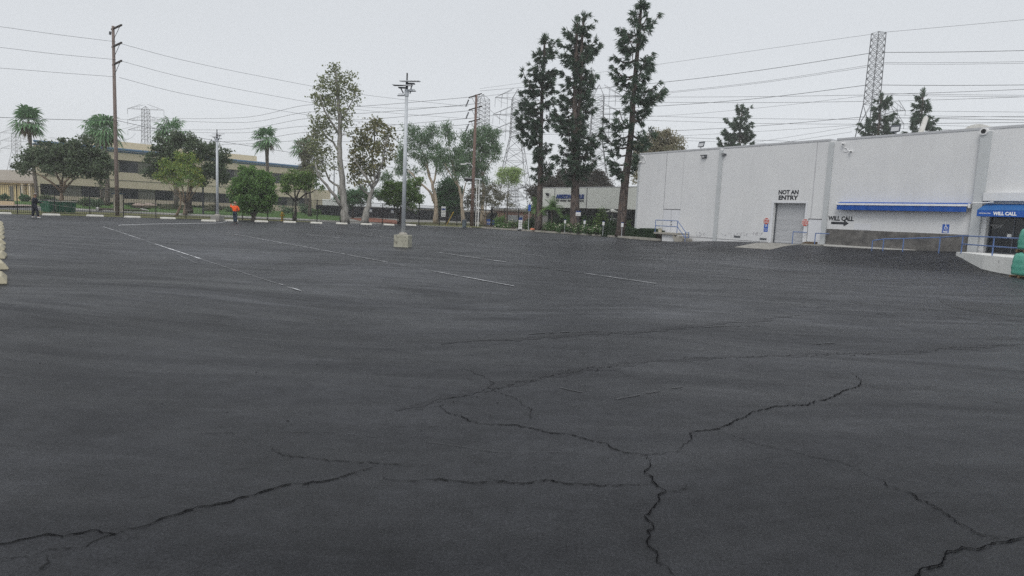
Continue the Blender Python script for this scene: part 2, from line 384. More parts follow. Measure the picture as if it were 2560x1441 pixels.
M['greenbox'] = mat('green_enamel', (.02, .12, .07), (.015, .08, .05), 2, .5, dirt=(.2, .2, .16), dscale=2.4, dlo=.55, dhi=.65)
M['tarp'] = mat('green_wrap', (.09, .38, .29), (.14, .48, .36), 2.2, .35, bump=.8, bscale=5, spec=.5, dirt=(.3, .36, .2), dscale=1.6, dlo=.58, dhi=.75)
M['pallet'] = mat('pallet_wood', (.25, .18, .1), (.18, .12, .07), 4, .9)
M['yellow'] = mat('yellow_paint', (.6, .4, .03), (.5, .32, .03), 5, .5)
M['orangehv'] = mat('hi_vis_orange', (.95, .14, .03), (.85, .11, .02), 8, .8, bump=.3, bscale=12)
M['denim'] = mat('dark_denim', (.02, .035, .055), (.035, .055, .08), 10, .9, bump=.3)
M['navycloth'] = mat('navy_cloth', (.014, .016, .028), (.022, .024, .036), 10, .85, bump=.3)
M['skin'] = mat('skin', (.33, .18, .12), (.3, .16, .1), 8, .6)
M['hair'] = mat('dark_hair', (.02, .015, .012), (.03, .022, .018), 20, .7)
M['greycap'] = mat('grey_cap', (.3, .27, .24), (.24, .22, .2), 9, .9)
M['pinkcap'] = mat('pale_cap', (.5, .33, .28), (.42, .28, .24), 9, .9)
M['screen'] = mat('black_screen_mesh', (.015, .017, .022), (.022, .025, .03), 1, .9)
M['greywood'] = mat('grey_siding', (.36, .35, .34), (.3, .29, .28), 1, .9)
M['bin'] = mat('bin_grey', (.12, .15, .17), (.1, .125, .14), 4, .6)
M['umbrella'] = mat('umbrella_canvas', (.65, .66, .62), (.58, .59, .55), 6, .9)
M['bark_pine'] = mat('pine_bark', (.15, .115, .098), (.06, .05, .047), 2.2, .95, bump=1, bscale=7, stretch=(2.5, 2.5, .8), lo=.4, hi=.56)
M['bark_pale'] = mat('sycamore_bark', (.38, .365, .335), (.22, .21, .19), 1.6, .9, bump=.4, stretch=(2, 2, .7), lo=.42, hi=.62)
M['bark_euc'] = mat('eucalyptus_bark', (.50, .41, .31), (.27, .23, .19), 1.4, .9, bump=.4, stretch=(2, 2, .5), lo=.42, hi=.66)
M['bark'] = mat('brown_bark', (.14, .12, .1), (.085, .07, .06), 3, .95, bump=.6, stretch=(3, 3, .8))
M['bark_tan'] = mat('tan_bark', (.28, .21, .15), (.2, .15, .11), 3, .9, bump=.4, stretch=(3, 3, .8))
M['bark_dark'] = mat('dark_bark', (.06, .05, .045), (.04, .032, .03), 3, .95, bump=.6)
M['palmbark'] = mat('palm_bark', (.16, .135, .115), (.1, .085, .075), 3, .95, bump=.7, stretch=(1, 1, 5))
M['deadfrond'] = leafmat('dry_frond', [(.22, .17, .11), (.13, .1, .07)])
G = dict(
 pine=[(0.051, 0.082, 0.062), (0.082, 0.128, 0.088), (0.119, 0.173, 0.109)],
 palm=[(0.085, 0.172, 0.085), (0.144, 0.269, 0.126), (0.203, 0.347, 0.169)],
 purple=[(0.075, 0.107, 0.062), (0.112, 0.157, 0.090), (0.156, 0.186, 0.112)],
 yellow=[(0.101, 0.186, 0.051), (0.186, 0.288, 0.076), (0.254, 0.338, 0.085), (0.557, 0.456, 0.085)],
 ficus=[(0.068, 0.144, 0.051), (0.126, 0.236, 0.068), (0.236, 0.355, 0.110)],
 green=[(0.085, 0.169, 0.051), (0.144, 0.236, 0.068), (0.220, 0.304, 0.092)],
 syc=[(0.151, 0.181, 0.097), (0.213, 0.244, 0.125), (0.302, 0.305, 0.159)],
 syc2=[(0.132, 0.162, 0.071), (0.195, 0.203, 0.097), (0.302, 0.244, 0.116)],
 euc=[(0.092, 0.164, 0.092), (0.135, 0.221, 0.119), (0.186, 0.269, 0.144)],
 darkg=[(0.051, 0.119, 0.059), (0.076, 0.169, 0.076), (0.119, 0.220, 0.092)],
 lime=[(0.220, 0.321, 0.101), (0.288, 0.405, 0.126), (0.371, 0.473, 0.186)],
 maroon=[(0.052, 0.045, 0.039), (0.075, 0.059, 0.051), (0.067, 0.089, 0.059)],
 olive=[(0.126, 0.126, 0.085), (0.169, 0.160, 0.110), (0.203, 0.220, 0.144)],
 pinkish=[(0.236, 0.220, 0.151), (0.304, 0.270, 0.186), (0.203, 0.236, 0.135)],
 hedge=[(0.030, 0.059, 0.033), (0.052, 0.089, 0.045), (0.075, 0.127, 0.059)],
 rose=[(0.068, 0.135, 0.051), (0.110, 0.203, 0.068), (0.169, 0.288, 0.101)],
 shrub=[(0.085, 0.126, 0.068), (0.135, 0.186, 0.092), (0.169, 0.220, 0.119)])
G = {k: leafmat('leaf_' + k, v) for k, v in G.items()}
M['flower'] = mat('petals', (.75, .72, .6), (.7, .62, .5), 9, .7)
def glass():
    m, n, b = nodes('dark_glass'); b.inputs['Base Color'].default_value = (.012, .016, .022, 1); b.inputs['Roughness'].default_value = .12
    b.inputs['Specular IOR Level'].default_value = .5; return m
M['glass'] = glass()

# ================================================================== THE SETTING
def sheet(name, pts, z, m, kind='structure'):
    o = MB().poly([(p[0], p[1], z) for p in pts]).build(name, m); tag(o, kind=kind); return o
base = sheet('ground', [(-740, -80), (740, -80), (740, 845), (-740, 845)], -.06, M['ground'])

# far edge of the car park: fence line, then the planting-bed kerb, then the warehouse wall
kerb_px = [(1190, 570), (1345, 580.5), (1430, 586.5), (1500, 591), (1570, 597), (1645, 602.8)]
KP = [gt(*p) for p in kerb_px]
fA, fB = FN.p(-25, 0, 0), FN.p(FN.L * 1.0, 0, 0)
edge = [(FN.p(-22, .35, 0).x, FN.p(-22, .35, 0).y), (gp(1060, 564).x, gp(1060, 564).y)] + [(p.x, p.y) for p in KP]
q0, q1 = WH.p(3.4, -.3, 0), WH.p(36, -.3, 0)
edge += [(q0.x, q0.y), (q1.x, q1.y)]
ex = [e[0] for e in edge]; ey = [e[1] for e in edge]
def lot():
    X = np.concatenate([np.linspace(ex[0], 8, 60), np.linspace(8.6, ex[-1], 60)])
    T = np.concatenate([np.linspace(0, .5, 14), np.linspace(.53, 1, 60)])
    m = MB()
    for i, x in enumerate(X):
        yf = float(np.interp(x, ex, ey)) if x >= ex[0] else ey[0]
        for t in T:
            y = -14 + t * (yf + 14); m.v.append((x, y, gz(x, y)))
    n = len(T)
    for i in range(len(X) - 1):
        for j in range(n - 1): m.f.append((i * n + j, (i + 1) * n + j, (i + 1) * n + j + 1, i * n + j + 1))
    return m
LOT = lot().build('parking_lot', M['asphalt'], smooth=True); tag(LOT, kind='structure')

def ribbon(pts, width, jag=.5, seg=.12, z=.004, taper=True, seed=0, gaps=0):
    """a ragged strip laid along a polyline on the tarmac"""
    q = random.Random(seed); P = [gt(*p) for p in pts]; out = []
    for a, b in zip(P, P[1:]):
        n = max(1, int((b - a).length / seg))
        for k in range(n): out.append(a.lerp(b, k / n))
    out.append(P[-1]); m = MB(); prev = None; N = len(out); off = 0; skip = 0
    for i, p in enumerate(out):
        t = out[min(i + 1, N - 1)] - out[max(i - 1, 0)]; t.z = 0
        if t.length < 1e-6: continue
        t.normalize(); nn = Vector((-t.y, t.x, 0)); off = off * .86 + q.gauss(0, .5) * jag * seg * .55
        wd = width * q.uniform(.45, 1.35) * (1 if not taper else min(1, .25 + 4 * min(i, N - 1 - i) / N))
        c = p + nn * off; zz = gz(c.x, c.y) + z
        cur = ((c + nn * wd / 2), (c - nn * wd / 2)); cur = (Vector((cur[0].x, cur[0].y, zz)), Vector((cur[1].x, cur[1].y, zz)))
        if prev and q.random() > gaps: m.poly([prev[0], prev[1], cur[1], cur[0]])
        prev = cur
    return m
cracks = [
 ([(-30, 1372), (0, 1366), (50, 1356), (100, 1343), (160, 1341), (225, 1340), (293, 1343)], .016),
 ([(-30, 1422), (0, 1415), (75, 1401), (120, 1389), (215, 1370), (293, 1343)], .009),
 ([(102, 1398), (116, 1410), (103, 1430), (112, 1446)], .01),
 ([(293, 1343), (345, 1328), (370, 1317), (420, 1292), (480, 1281), (560, 1265), (620, 1246), (690, 1230), (730, 1220), (795, 1213), (845, 1201), (900, 1185), (932, 1172)], .021),
 ([(677, 1122), (700, 1138), (780, 1149), (870, 1161), (945, 1163), (1000, 1170), (1045, 1175), (1100, 1174)], .011),
 ([(960, 1201), (1000, 1205), (1035, 1210), (1131, 1211), (1205, 1212), (1260, 1209), (1314, 1213), (1369, 1210), (1432, 1214), (1506, 1217), (1574, 1212), (1625, 1212)], .013),
 ([(1098, 1016), (1125, 1031), (1160, 1045), (1205, 1061), (1275, 1064), (1300, 1073), (1360, 1084), (1427, 1095), (1500, 1113), (1560, 1132), (1612, 1142), (1650, 1138), (1692, 1134)], .016),
 ([(1692, 1134), (1725, 1112), (1735, 1087), (1760, 1076), (1785, 1075), (1825, 1055), (1880, 1036), (1920, 1030), (1935, 1017), (2005, 1015), (2055, 1002), (2105, 980), (2155, 967), (2155, 947), (2125, 935)], .022),
 ([(1610, 1142), (1604, 1152), (1614, 1168), (1599, 1180), (1622, 1205), (1667, 1236), (1645, 1245), (1640, 1265), (1613, 1295), (1624, 1330), (1620, 1360), (1640, 1385), (1637, 1412), (1680, 1441), (1700, 1460)], .019),
 ([(1667, 1236), (1690, 1230), (1715, 1213)], .008),
 ([(1785, 1077), (1810, 1085), (1880, 1110), (1960, 1127), (2030, 1146), (2090, 1158), (2150, 1175), (2190, 1197)], .008),
 ([(2190, 1197), (2215, 1208), (2222, 1218), (2275, 1236), (2310, 1260), (2370, 1288), (2390, 1308), (2450, 1345), (2530, 1356)], .015),
 ([(2275, 1450), (2300, 1428), (2350, 1415), (2365, 1397), (2400, 1389), (2450, 1386), (2480, 1370), (2530, 1357), (2575, 1346)], .02),
 ([(1150, 922), (1210, 945), (1238, 958), (1225, 970), (1245, 980), (1300, 1000), (1325, 1025), (1322, 1060)], .011),
 ([(870, 1019), (790, 1035), (725, 1055), (665, 1085), (580, 1105)], .01),
 ([(1520, 925), (1560, 937), (1605, 955)], .012), ([(1225, 1040), (1230, 1055)], .01),
 ([(1700, 905), (1900, 930), (2100, 955), (2300, 975), (2560, 985)], .014),
 ([(1980, 900), (2200, 925), (2420, 955), (2560, 975)], .012),
 ([(90, 1040), (150, 1022), (190, 1016)], .008), ([(300, 915), (420, 910), (640, 905)], .008),
 ([(1555, 897), (1600, 889), (1650, 886)], .02), ([(2130, 975), (2280, 971), (2350, 962)], .014),
 ([(1640, 1205), (1760, 1200), (1850, 1201)], .005)]
for i, (pts, wd) in enumerate(cracks):
    ribbon(pts, wd * .36, jag=1.3, seg=.03, seed=i, taper=i not in (0, 1, 12), z=.0055 + .0003 * i).build('crack', M['crack' if wd > .0125 and i < 13 else 'crack2'], LOT)
    if i < 14: ribbon(pts, wd * .85, jag=1.3, seg=.03, seed=i, taper=i not in (0, 1, 12), z=.0034 + .0001 * i, gaps=.3).build('crack_edge', M['halo'], LOT)
# the wide ravelled seam across the middle: a broken trail of pits
for i, (pts, wd, g) in enumerate([
 ([(990, 1030), (1090, 1016), (1200, 985), (1320, 955), (1440, 930), (1500, 917), (1620, 904)], .05, .35),
 ([(1620, 904), (1760, 897), (1900, 893), (2100, 890), (2300, 880), (2480, 866), (2560, 862)], .06, .45),
 ([(1000, 1026), (1200, 982), (1440, 926), (1560, 908)], .035, .6), ([(1430, 934), (1500, 921), (1560, 911)], .08, .5),
 ([(1890, 889), (2000, 888), (2120, 886)], .09, .6), ([(1280, 846), (1500, 836), (1800, 815), (2000, 790), (2200, 775)], .03, .5)]):
    ribbon(pts, wd * .3, jag=2.4, seg=.03, seed=50 + i, gaps=min(.85, g + .2), z=.006).build('ravelled_seam', M['ravel'], LOT)
for i, pts in enumerate([[(990, 1030), (1200, 984), (1440, 929), (1620, 903), (1900, 892)], [(1900, 892), (2200, 884), (2560, 861)], [(1100, 860), (1500, 836), (2000, 790)]]):
    ribbon(pts, .2, jag=1.2, seg=.12, seed=90 + i, z=.0016 + .0006 * i).build('seam_band', M['tyre'], LOT)
    ribbon(pts, .009, jag=1.6, seg=.04, seed=95 + i, gaps=.2, z=.004).build('seam_line', M['halo'], LOT)
# scattered pits
pm = MB()
for px, py in [(405, 1011), (720, 1054), (567, 1034), (792, 913), (100, 912), (320, 840), (900, 1010), (1382, 1204), (1243, 1009), (640, 935), (2070, 1330), (1700, 700), (1180, 890), (1960, 660), (2490, 1010), (1300, 760), (700, 870)]:
    c = gt(px, py); k = rnd.uniform(.006, .013)
    pm.poly([(c.x + k * rnd.uniform(.6, 1.3) * math.cos(a), c.y + k * rnd.uniform(.6, 1.3) * math.sin(a), c.z + .005) for a in np.linspace(0, 6.28, 7)[:-1]])
pm.build('pit', M['crack'], LOT)
def line(pts, wd, m='paint', name='painted_line', gaps=.06, seg=.25, jag=.05, seed=0, z=.006):
    z = .008 + .0008 * (seed % 80) if m == 'paint' else .004 + .0006 * (seed % 80)
    return ribbon(pts, wd, jag=jag, seg=seg, z=z, taper=False, seed=seed, gaps=gaps).build(name, M[m], LOT)
for i, (p, wd, m) in enumerate([([(257, 567), (400, 615), (560, 667), (750, 728)], .07, 'faint'), ([(530, 577), (760, 618), (970, 657), (1285, 717)], .07, 'faint'), ([(768, 588), (985, 611), (1265, 657), (1640, 711)], .06, 'faint'), ([(257, 567), (350, 598)], .06, 'paint'), ([(385, 610), (500, 648)], .065, 'paint'), ([(535, 659), (628, 690)], .05, 'faint'), ([(645, 695), (690, 709)], .03, 'faint'), ([(698, 711), (752, 729)], .04, 'paint'),
  ([(425, 630), (492, 660)], .04, 'faint'), ([(530, 577), (590, 588)], .07, 'faint'), ([(586, 587), (760, 618)], .07, 'paint'), ([(760, 618), (970, 657)], .055, 'paint'), ([(1060, 675), (1095, 682)], .04, 'faint'), ([(1095, 682), (1285, 717)], .045, 'paint'),
  ([(768, 588), (850, 596)], .1, 'paint'), ([(850, 596), (920, 604)], .06, 'faint'), ([(915, 588), (982, 597)], .1, 'paint'), ([(1060, 605), (1210, 621)], .07, 'faint'), ([(1000, 584), (1100, 590)], .08, 'faint'),
  ([(1098, 633), (1265, 657)], .08, 'paint'), ([(1210, 621), (1300, 634)], .05, 'faint'), ([(1280, 660), (1460, 685)], .06, 'faint'), ([(1460, 685), (1640, 711)], .05, 'paint'), ([(1280, 632), (1360, 643)], .05, 'paint'), ([(1360, 643), (1640, 672)], .04, 'faint'), ([(1800, 692), (1900, 703)], .05, 'faint')]):
    line(p, wd, m, seed=i, gaps=.1 if m == 'paint' else .12)
for i, (p, wd) in enumerate([([(1540, 1000), (1600, 989), (1660, 977), (1705, 967)], .03), ([(1400, 970), (1430, 979), (1455, 984)], .03), ([(500, 1088), (620, 1087), (840, 1083)], .006), ([(840, 1083), (1000, 1100), (1100, 1112), (1250, 1130), (1460, 1133)], .006), ([(1600, 831), (1630, 829)], .04), ([(1750, 820), (1830, 816), (1900, 816)], .05), ([(2030, 863), (2085, 859)], .05), ([(1310, 838), (1400, 832), (1500, 831)], .05), ([(1100, 1070), (960, 1072)], .005)]):
    line(p, wd, 'scuff', 'scuff_mark', gaps=.35, seg=.08, jag=.3, seed=80 + i)
# looping scuffs of a turning truck
sc = MB()
for k in range(46):
    t = k / 46; px, py = 2010 + 520 * t + rnd.uniform(-30, 30), 757 + 56 * t + rnd.uniform(-16, 12)
    c = gt(px, py); r = rnd.uniform(.12, .34); a0 = rnd.uniform(0, 6.28); prev = None
    for j in range(9):
        a = a0 + j * .38; dx, dy = math.cos(a), math.sin(a)
        cur = (Vector((c.x + (r + .012) * dx, c.y + (r + .012) * dy * .6, c.z + .005)), Vector((c.x + (r - .012) * dx, c.y + (r - .012) * dy * .6, c.z + .005)))
        if prev: sc.poly([prev[0], prev[1], cur[1], cur[0]])
        prev = cur
sc.build('tyre_scuff', M['scuff'], LOT)
pp = [gt(*p) for p in ((2345, 748), (2390, 752), (2470, 758), (2600, 764), (2600, 800), (2520, 790), (2440, 782), (2385, 770), (2352, 757))]
MB().poly([(p.x, p.y, p.z + .004) for p in pp]).build('asphalt_patch', M['patch'], LOT)
# marking hose lying on the tarmac
hose = [gt(*p) for p in ((297, 564.5), (380, 561.5), (470, 560), (540, 559), (555, 557.5), (566, 554.5), (568, 551.5))]
tag(MB().tube([p + Vector((0, 0, .02)) for p in hose], .018, 6).build('hose', M['white']), 'thin pale hose lying on the tarmac left of the worker in orange', 'hose')

# beyond the fence
FL = lambda px: 534.5 + px * (563 - 534.5) / 1040 - .3
v0 = [(-160, 518), (0, 524.5), (300, 533), (500, 541.3), (600, 546), (700, 550.5), (800, 555.3)]
kb = [(-160, 508), (0, 516), (100, 519.5), (300, 530.3), (600, 543.3), (700, 547.6), (850, 555.6)]
def strip(name, top, bot, z, m):
    return sheet(name, [gp(x, y) for x, y in bot] + [gp(x, y) for x, y in reversed(top)], z, m)
strip('grass_strip', v0, [(x, FL(x) + 1) for x in (-160, 0, 300, 600, 805)], .02, M['grassd'])
strip('street', kb, [(-160, 519), (0, 525.5), (300, 534), (500, 542.3), (600, 547), (700, 551.5), (850, 557.5)], -.03, M['road'])
kbm = MB()
K0 = [gp(*p) for p in kb]
for a, b in zip(K0, K0[1:]):
    n = Vector((-(b - a).y, (b - a).x, 0)).normalized() * .35
    kbm.hexa([a - Vector((0, 0, .1)), b - Vector((0, 0, .1)), b + n - Vector((0, 0, .1)), a + n - Vector((0, 0, .1)), a + Vector((0, 0, .14)), b + Vector((0, 0, .14)), b + n + Vector((0, 0, .14)), a + n + Vector((0, 0, .14))])
tag(kbm.build('kerb', M['kerbw']), kind='structure')
# the lawn climbs from the kerb to the office block
lm = MB(); nn = 14
bk = [OF.p(-12, 1.0, .6), OF.p(0, 1.0, .6), OF.p(15, 1, .6), OF.p(30, 1, .55), OF.p(40, 1, .5), OF.p(50, 1, .4), OF.p(58, 0, .15)]
fr = [gp(*p) for p in [(-160, 507.5), (60, 516), (200, 523.5), (350, 532), (550, 540.5), (700, 547), (850, 555)]]
for a, b in zip(fr, bk):
    for j in range(nn + 1):
        t = j / nn; p = Vector((a.x, a.y, .12)).lerp(b, t); p.z = .12 + (b.z - .12) * sm(t * 1.05); lm.v.append(tuple(p))
for i in range(len(fr) - 1):
    for j in range(nn): lm.f.append((i * (nn + 1) + j, (i + 1) * (nn + 1) + j, (i + 1) * (nn + 1) + j + 1, i * (nn + 1) + j + 1))
tag(lm.build('lawn', M['grass'], smooth=True), kind='structure')
sheet('driveway', [gp(*p) for p in ((-200, 520), (100, 519), (62, 506), (-10, 499), (-200, 490))], .2, M['pinkpave'])
sheet('plaza', [gp(*p) for p in ((800, 549), (860, 558.5), (1230, 569), (1230, 552), (1020, 545), (820, 538))], -.02, M['concrete'])
sheet('mulch_bed', [gp(*p) for p in ((872, 545.5), (905, 554), (1000, 561.3), (990, 551), (935, 545.5))], .01, M['redmulch'])
sheet('verge', [gp(*p) for p in ((1000, 556.5), (1055, 564), (1190, 569.5), (1290, 575), (1330, 566), (1200, 560), (1100, 556))], .02, M['grassd'])
def curb(pts, h, wd, name, m, z0=-.05):
    k = MB(); Q = [Vector((p.x, p.y, gz(p.x, p.y))) for p in pts]
    for a, b in zip(Q, Q[1:]):
        n = Vector((-(b - a).y, (b - a).x, 0)).normalized() * wd
        k.hexa([a + Vector((0, 0, z0)), b + Vector((0, 0, z0)), b + n + Vector((0, 0, z0)), a + n + Vector((0, 0, z0)), a + Vector((0, 0, h)), b + Vector((0, 0, h)), b + n + Vector((0, 0, h)), a + n + Vector((0, 0, h))])
    o = k.build(name, m); tag(o, kind='structure'); return o
KE = gt(1645, 602.6)
curb([gt(1204, 571)] + [gt(x, 580.5 + (x - 1345) * .0697) for x in (1345, 1400, 1450, 1500, 1550, 1600)] + [KE], .17, .28, 'kerb', M['kerb'])
curb([gp(1052, 564.3), gp(1120, 567.5), gp(1180, 570)], .02, .5, 'kerb', M['kerbw'])
bed = [gp(1204, 570), gp(1345, 579.6), gp(1500, 590.3), gp(1640, 601), WH.p(1.2, .05, 0), WH.p(-.3, -.6, 0), SH.p(SH.L, .2, 0), SH.p(-2, 1, 0), gp(1232, 565.5)]
bm_ = MB(); fr_ = [gt(1204, 570.3)] + [gt(x, 580 + (x - 1345) * .0697) for x in (1345, 1400, 1450, 1500, 1550, 1600, 1640)]
bk_ = [gp(1232, 565.5), SH.p(-2, 1, 0), SH.p(3, .6, 0), SH.p(7, .4, 0), SH.p(11, .3, 0), SH.p(SH.L, .2, 0), WH.p(-.3, -.6, 0), WH.p(1.6, .05, 0)]
for a, b in zip(fr_, bk_):
    for j in range(9):
        q = Vector((a.x, a.y, 0)).lerp(Vector((b.x, b.y, 0)), j / 8); bm_.v.append((q.x, q.y, gz(q.x, q.y) + .1))
for i in range(7):
    for j in range(8): bm_.f.append((i * 9 + j, (i + 1) * 9 + j, (i + 1) * 9 + j + 1, i * 9 + j + 1))
tag(bm_.build('planting_bed', M['mulch']), kind='structure')

# ================================================================== WAREHOUSE
wh = thing('warehouse', 'long pale grey concrete warehouse with a roll-up door and blue awnings', 'warehouse', WH.p(0, 0, 0))
W = WH.fbox if False else None
def fb(fr, *a): return MB().fbox(fr, *a)
dz = 3.33; d0, d1 = 13.33, 15.72
b = MB()
b.fbox(WH, 0, d0, -.6, 0, -.2, 7.3); b.fbox(WH, d1, 26.05, -.6, 0, -.2, 7.3); b.fbox(WH, d0, d1, -.6, 0, dz, 7.3)
b.fbox(WH, 26.05, 36, -.6, 0, 3.25, 7.3); b.fbox(WH, 29.6, 36, -.6, -.002, -.2, 3.25)
b.fbox(WH, 0.002, 36, -30, -.6, -.2, 7.2)
b.fbox(WH, 26.05, 26.2, -.6, .002, -.2, 3.25)
b.build('wall', M['wall'], wh)
b = MB()
b.fbox(WH, -.03, 8.42, -.6, .03, 7.3, 7.42); b.fbox(WH, 8.72, 17.05, -.6, .03, 7.3, 7.42); b.fbox(WH, 17.45, 36, -.6, .03, 7.3, 7.42)
b.build('parapet_cap', M['cap'], wh)
for s0, s1, dd in ((-.06, .12, .05), (8.42, 8.72, .12), (17.02, 17.32, .12), (25.52, 25.98, .22)):
    fb(WH, s0, s1, .001, dd, -.1, 7.18).build('pilaster', M['pil'], wh)
jb = MB()
s, _ = WH.hit(1660, 460); jb.fbox(WH, 3.1, 3.13, 0, .004, 2.75, 7.3)
jb.build('panel_joint', M['joint'], wh)
for sa in (4.93, 16.12, 16.16):
    fb(WH, sa, sa + .02, 0, .004, 2.75 if sa < 10 else 2.3, 7.3).build('panel_joint', M['jointpale'], wh)
fb(WH, 5.2, 8.42, 0, .005, .60, .64).build('base_joint', M['joint'], wh); fb(WH, 8.72, 13.1, 0, .005, .585, .62).build('base_joint', M['joint'], wh)
for px in (1850, 1915):      # low wall vents
    s, z = WH.hit(px - 8, 594 if px < 1900 else 600); v = MB()
    for k in range(4): v.fbox(WH, s - .25, s + .3, .001, .03, z + k * .035, z + .02 + k * .035)
    v.build('vent', M['galvd'], wh)
# scratches and scrapes low on the wall
sc = MB()
for k in range(60):
    px = rnd.choice([rnd.uniform(1800, 1870), rnd.uniform(1735, 1760), rnd.uniform(1880, 1905)]); s, z = WH.hit(px, rnd.uniform(583, 592))
    fb(WH, s, s + rnd.uniform(.02, .09), .001, .003, z, z + rnd.uniform(.03, .12)).build('scrape', M['jointpale'], wh)
# dock panel
fb(WH, 17.34, 25.5, .001, .03, .5, 1.71).build('base_panel', M['dockpanel'], wh)
fb(WH, 17.34, 22.9, .03, .2, .3, .72).build('plinth', M['kerbw'], wh)
s, z = WH.hit(2136, 553); fb(WH, s, 19.9 + .25, .001, .012, 1.74, 2.12).build('cover_plate', M['wallclean'], wh)
# roll-up door
rd = MB(); z = .45
while z < dz:
    rd.fbox(WH, d0, d1, -.33, -.30, z, z + .07); rd.fbox(WH, d0, d1, -.35, -.315, z + .07, z + .085); z += .085
door = rd.build('roller_door', M['roller'], wh)
fb(WH, d0 + .02, d1 - .02, -.30, -.27, .62, .72).build('bottom_bar', M['cap'], door)
b = MB(); b.fbox(WH, d0 - .16, d0, 0.001, .02, .4, dz + .12); b.fbox(WH, d1, d1 + .12, .001, .02, .4, dz + .12); b.fbox(WH, d0, d1, .001, .02, dz, dz + .12)
b.build('door_frame', M['wallclean'], wh)
for a_ in (d0 + .001, d1 - .08): fb(WH, a_, a_ + .079, -.297, -.24, .4, dz - .002).build('door_track', M['galvd'], wh)
# steel doors
sL0, sL1 = 3.17, 4.9
dr = thing  # noqa
dl = fb(WH, sL0, sL1, .003, .035, .66, 2.7).build('double_door', M['wallclean'], wh)
b = MB(); b.fbox(WH, (sL0 + sL1) / 2 - .008, (sL0 + sL1) / 2 + .008, .035, .04, .66, 2.7); b.fbox(WH, sL0 - .03, sL1 + .03, .0, .045, 2.7, 2.76); b.fbox(WH, sL0 - .03, sL0 - .005, 0, .02, .66, 2.7)
b.build('door_gap', M['joint'], dl)
for z in (1.5, 1.75): MB().tube([WH.p((sL0 + sL1) / 2 + .1, .03, z), WH.p((sL0 + sL1) / 2 + .1, .1, z)], .04, 8).build('door_handle', M['galvd'], dl)
fb(WH, 16.05, 17.0, .003, .03, .62, 2.28).build('side_door', M['wallclean'], wh)
b = MB(); b.fbox(WH, 16.02, 17.02, .0, .05, 2.28, 2.33); b.fbox(WH, 16.0, 16.02, 0, .02, .6, 2.28); b.build('door_trim', M['joint'], wh)
# entrance recess
b = MB(); b.fbox(WH, 26.2, 29.6, -.45, -.40, .78, 3.25); b.build('entrance_glass', M['glass'], wh)
b = MB()
for s in (26.2, 27.3, 28.4, 29.5): b.fbox(WH, s, s + .06, -.40, -.34, .78, 3.25)
b.fbox(WH, 26.27, 29.5, -.399, -.35, .78, .86); b.build('glazing_bar', M['galvd'], wh)
s, z = WH.hit(2452, 503); _, z1 = WH.hit(2452, 483)
fb(WH, 26.02, 36, .002, .32, z, z1).build('lintel', M['wall'], wh)
fb(WH, 26.0, 36, -30, .0, -.2, .78).build('floor_slab', M['concrete'], wh)
# gas-line style lettering
rt, up = WH.U, Vector((0, 0, 1))
def wtext(body, x0, x1, yt, yb, m, name='lettering', parent=None, d=.006, bold=.02, thick=.006):
    sa, za = WH.hit(x0, yb, d); sb, zb = WH.hit(x1, yb, d); _, zt = WH.hit(x0, yt, d)
    return text(body, name, m, parent or wh, WH.p(sa, d, za), rt, up, sb - sa, zt - za, bold, thick)
wtext('NOT AN', 1946, 1996, 475.5, 486.5, M['letter'], bold=.045)
wtext('ENTRY', 1946, 1995, 489, 500, M['letter'], bold=.045)
wtext('WILL CALL', 2070, 2134, 540, 551.5, M['letter'], bold=.045)
sa, za = WH.hit(2078, 557.5); sb, _ = WH.hit(2122, 559); h = .075
MB().prism([WH.p(a, .002, za + c) for a, c in ((sa, -h), (sb - .32, -h), (sb - .32, -h * 2.6), (sb, 0), (sb - .32, h * 2.6), (sb - .32, h), (sa, h))], WH.N * .008).build('arrow', M['letter'], wh)

# cameras, lamps and other things on the wall
def bullet_cam(px, py, label, aim=(-.5, .8), cable=True):
    s, z = WH.hit(px, py); o = WH.p(s, 0, z); t = thing('security_camera', label, 'camera', o, 'cameras on the warehouse wall')
    a = WH.U * aim[0] + WH.N * aim[1] + Vector((0, 0, -.3))
    MB().tube([o, o + WH.N * .06], [.06, .06], 10).build('mount', M['white'], t)
    c = o + WH.N * .16
    MB().tube([o + WH.N * .05, c], .02, 6).build('bracket', M['white'], t)
    MB().tube([c - a.normalized() * .1, c + a.normalized() * .12], .05, 10).build('housing', M['white'], t)
    MB().tube([c + a.normalized() * .12, c + a.normalized() * .135], .038, 10).build('lens', M['black'], t)
    return t
def conduit(pxs, label):
    P = [WH.p(WH.hit(x, y)[0], .03, WH.hit(x, y)[1]) for x, y in pxs]
    tag(MB().tube(P, .016, 6).build('cable', M['white']), label, 'cable', 'loose cables on the warehouse wall')
bullet_cam(1604, 406, 'small white camera near the top left corner of the warehouse, lower one')
tc1 = bullet_cam(1608, 391, 'small dark-nosed camera right under the parapet at the warehouse corner', (.4, .7))
conduit([(1611, 393), (1614, 398), (1615, 403), (1612, 408), (1606, 409)], 'curled white cable between the two cameras at the warehouse corner')
bullet_cam(2110, 360, 'small camera under the parapet right of the second pilaster', (.5, .6))
bullet_cam(2128, 379, 'white bullet camera at the lower end of the S-shaped cable', (.9, .5))
conduit([(2113, 361), (2108, 368), (2117, 371), (2121, 376), (2118, 380), (2109, 379)], 'S-shaped dark cable high on the wall right of the second pilaster')
s, z = WH.hit(2465, 330); o = WH.p(s, .26, z); t = thing('dome_camera', 'round camera with a dark lens capping the right-hand pilaster', 'camera', o, 'cameras on the warehouse wall')
MB().tube([WH.p(s, .0, z), WH.p(s, .3, z)], .19, 14).build('housing', M['white'], t); MB().tube([WH.p(s, .3, z), WH.p(s, .32, z)], .12, 14).build('lens', M['black'], t)
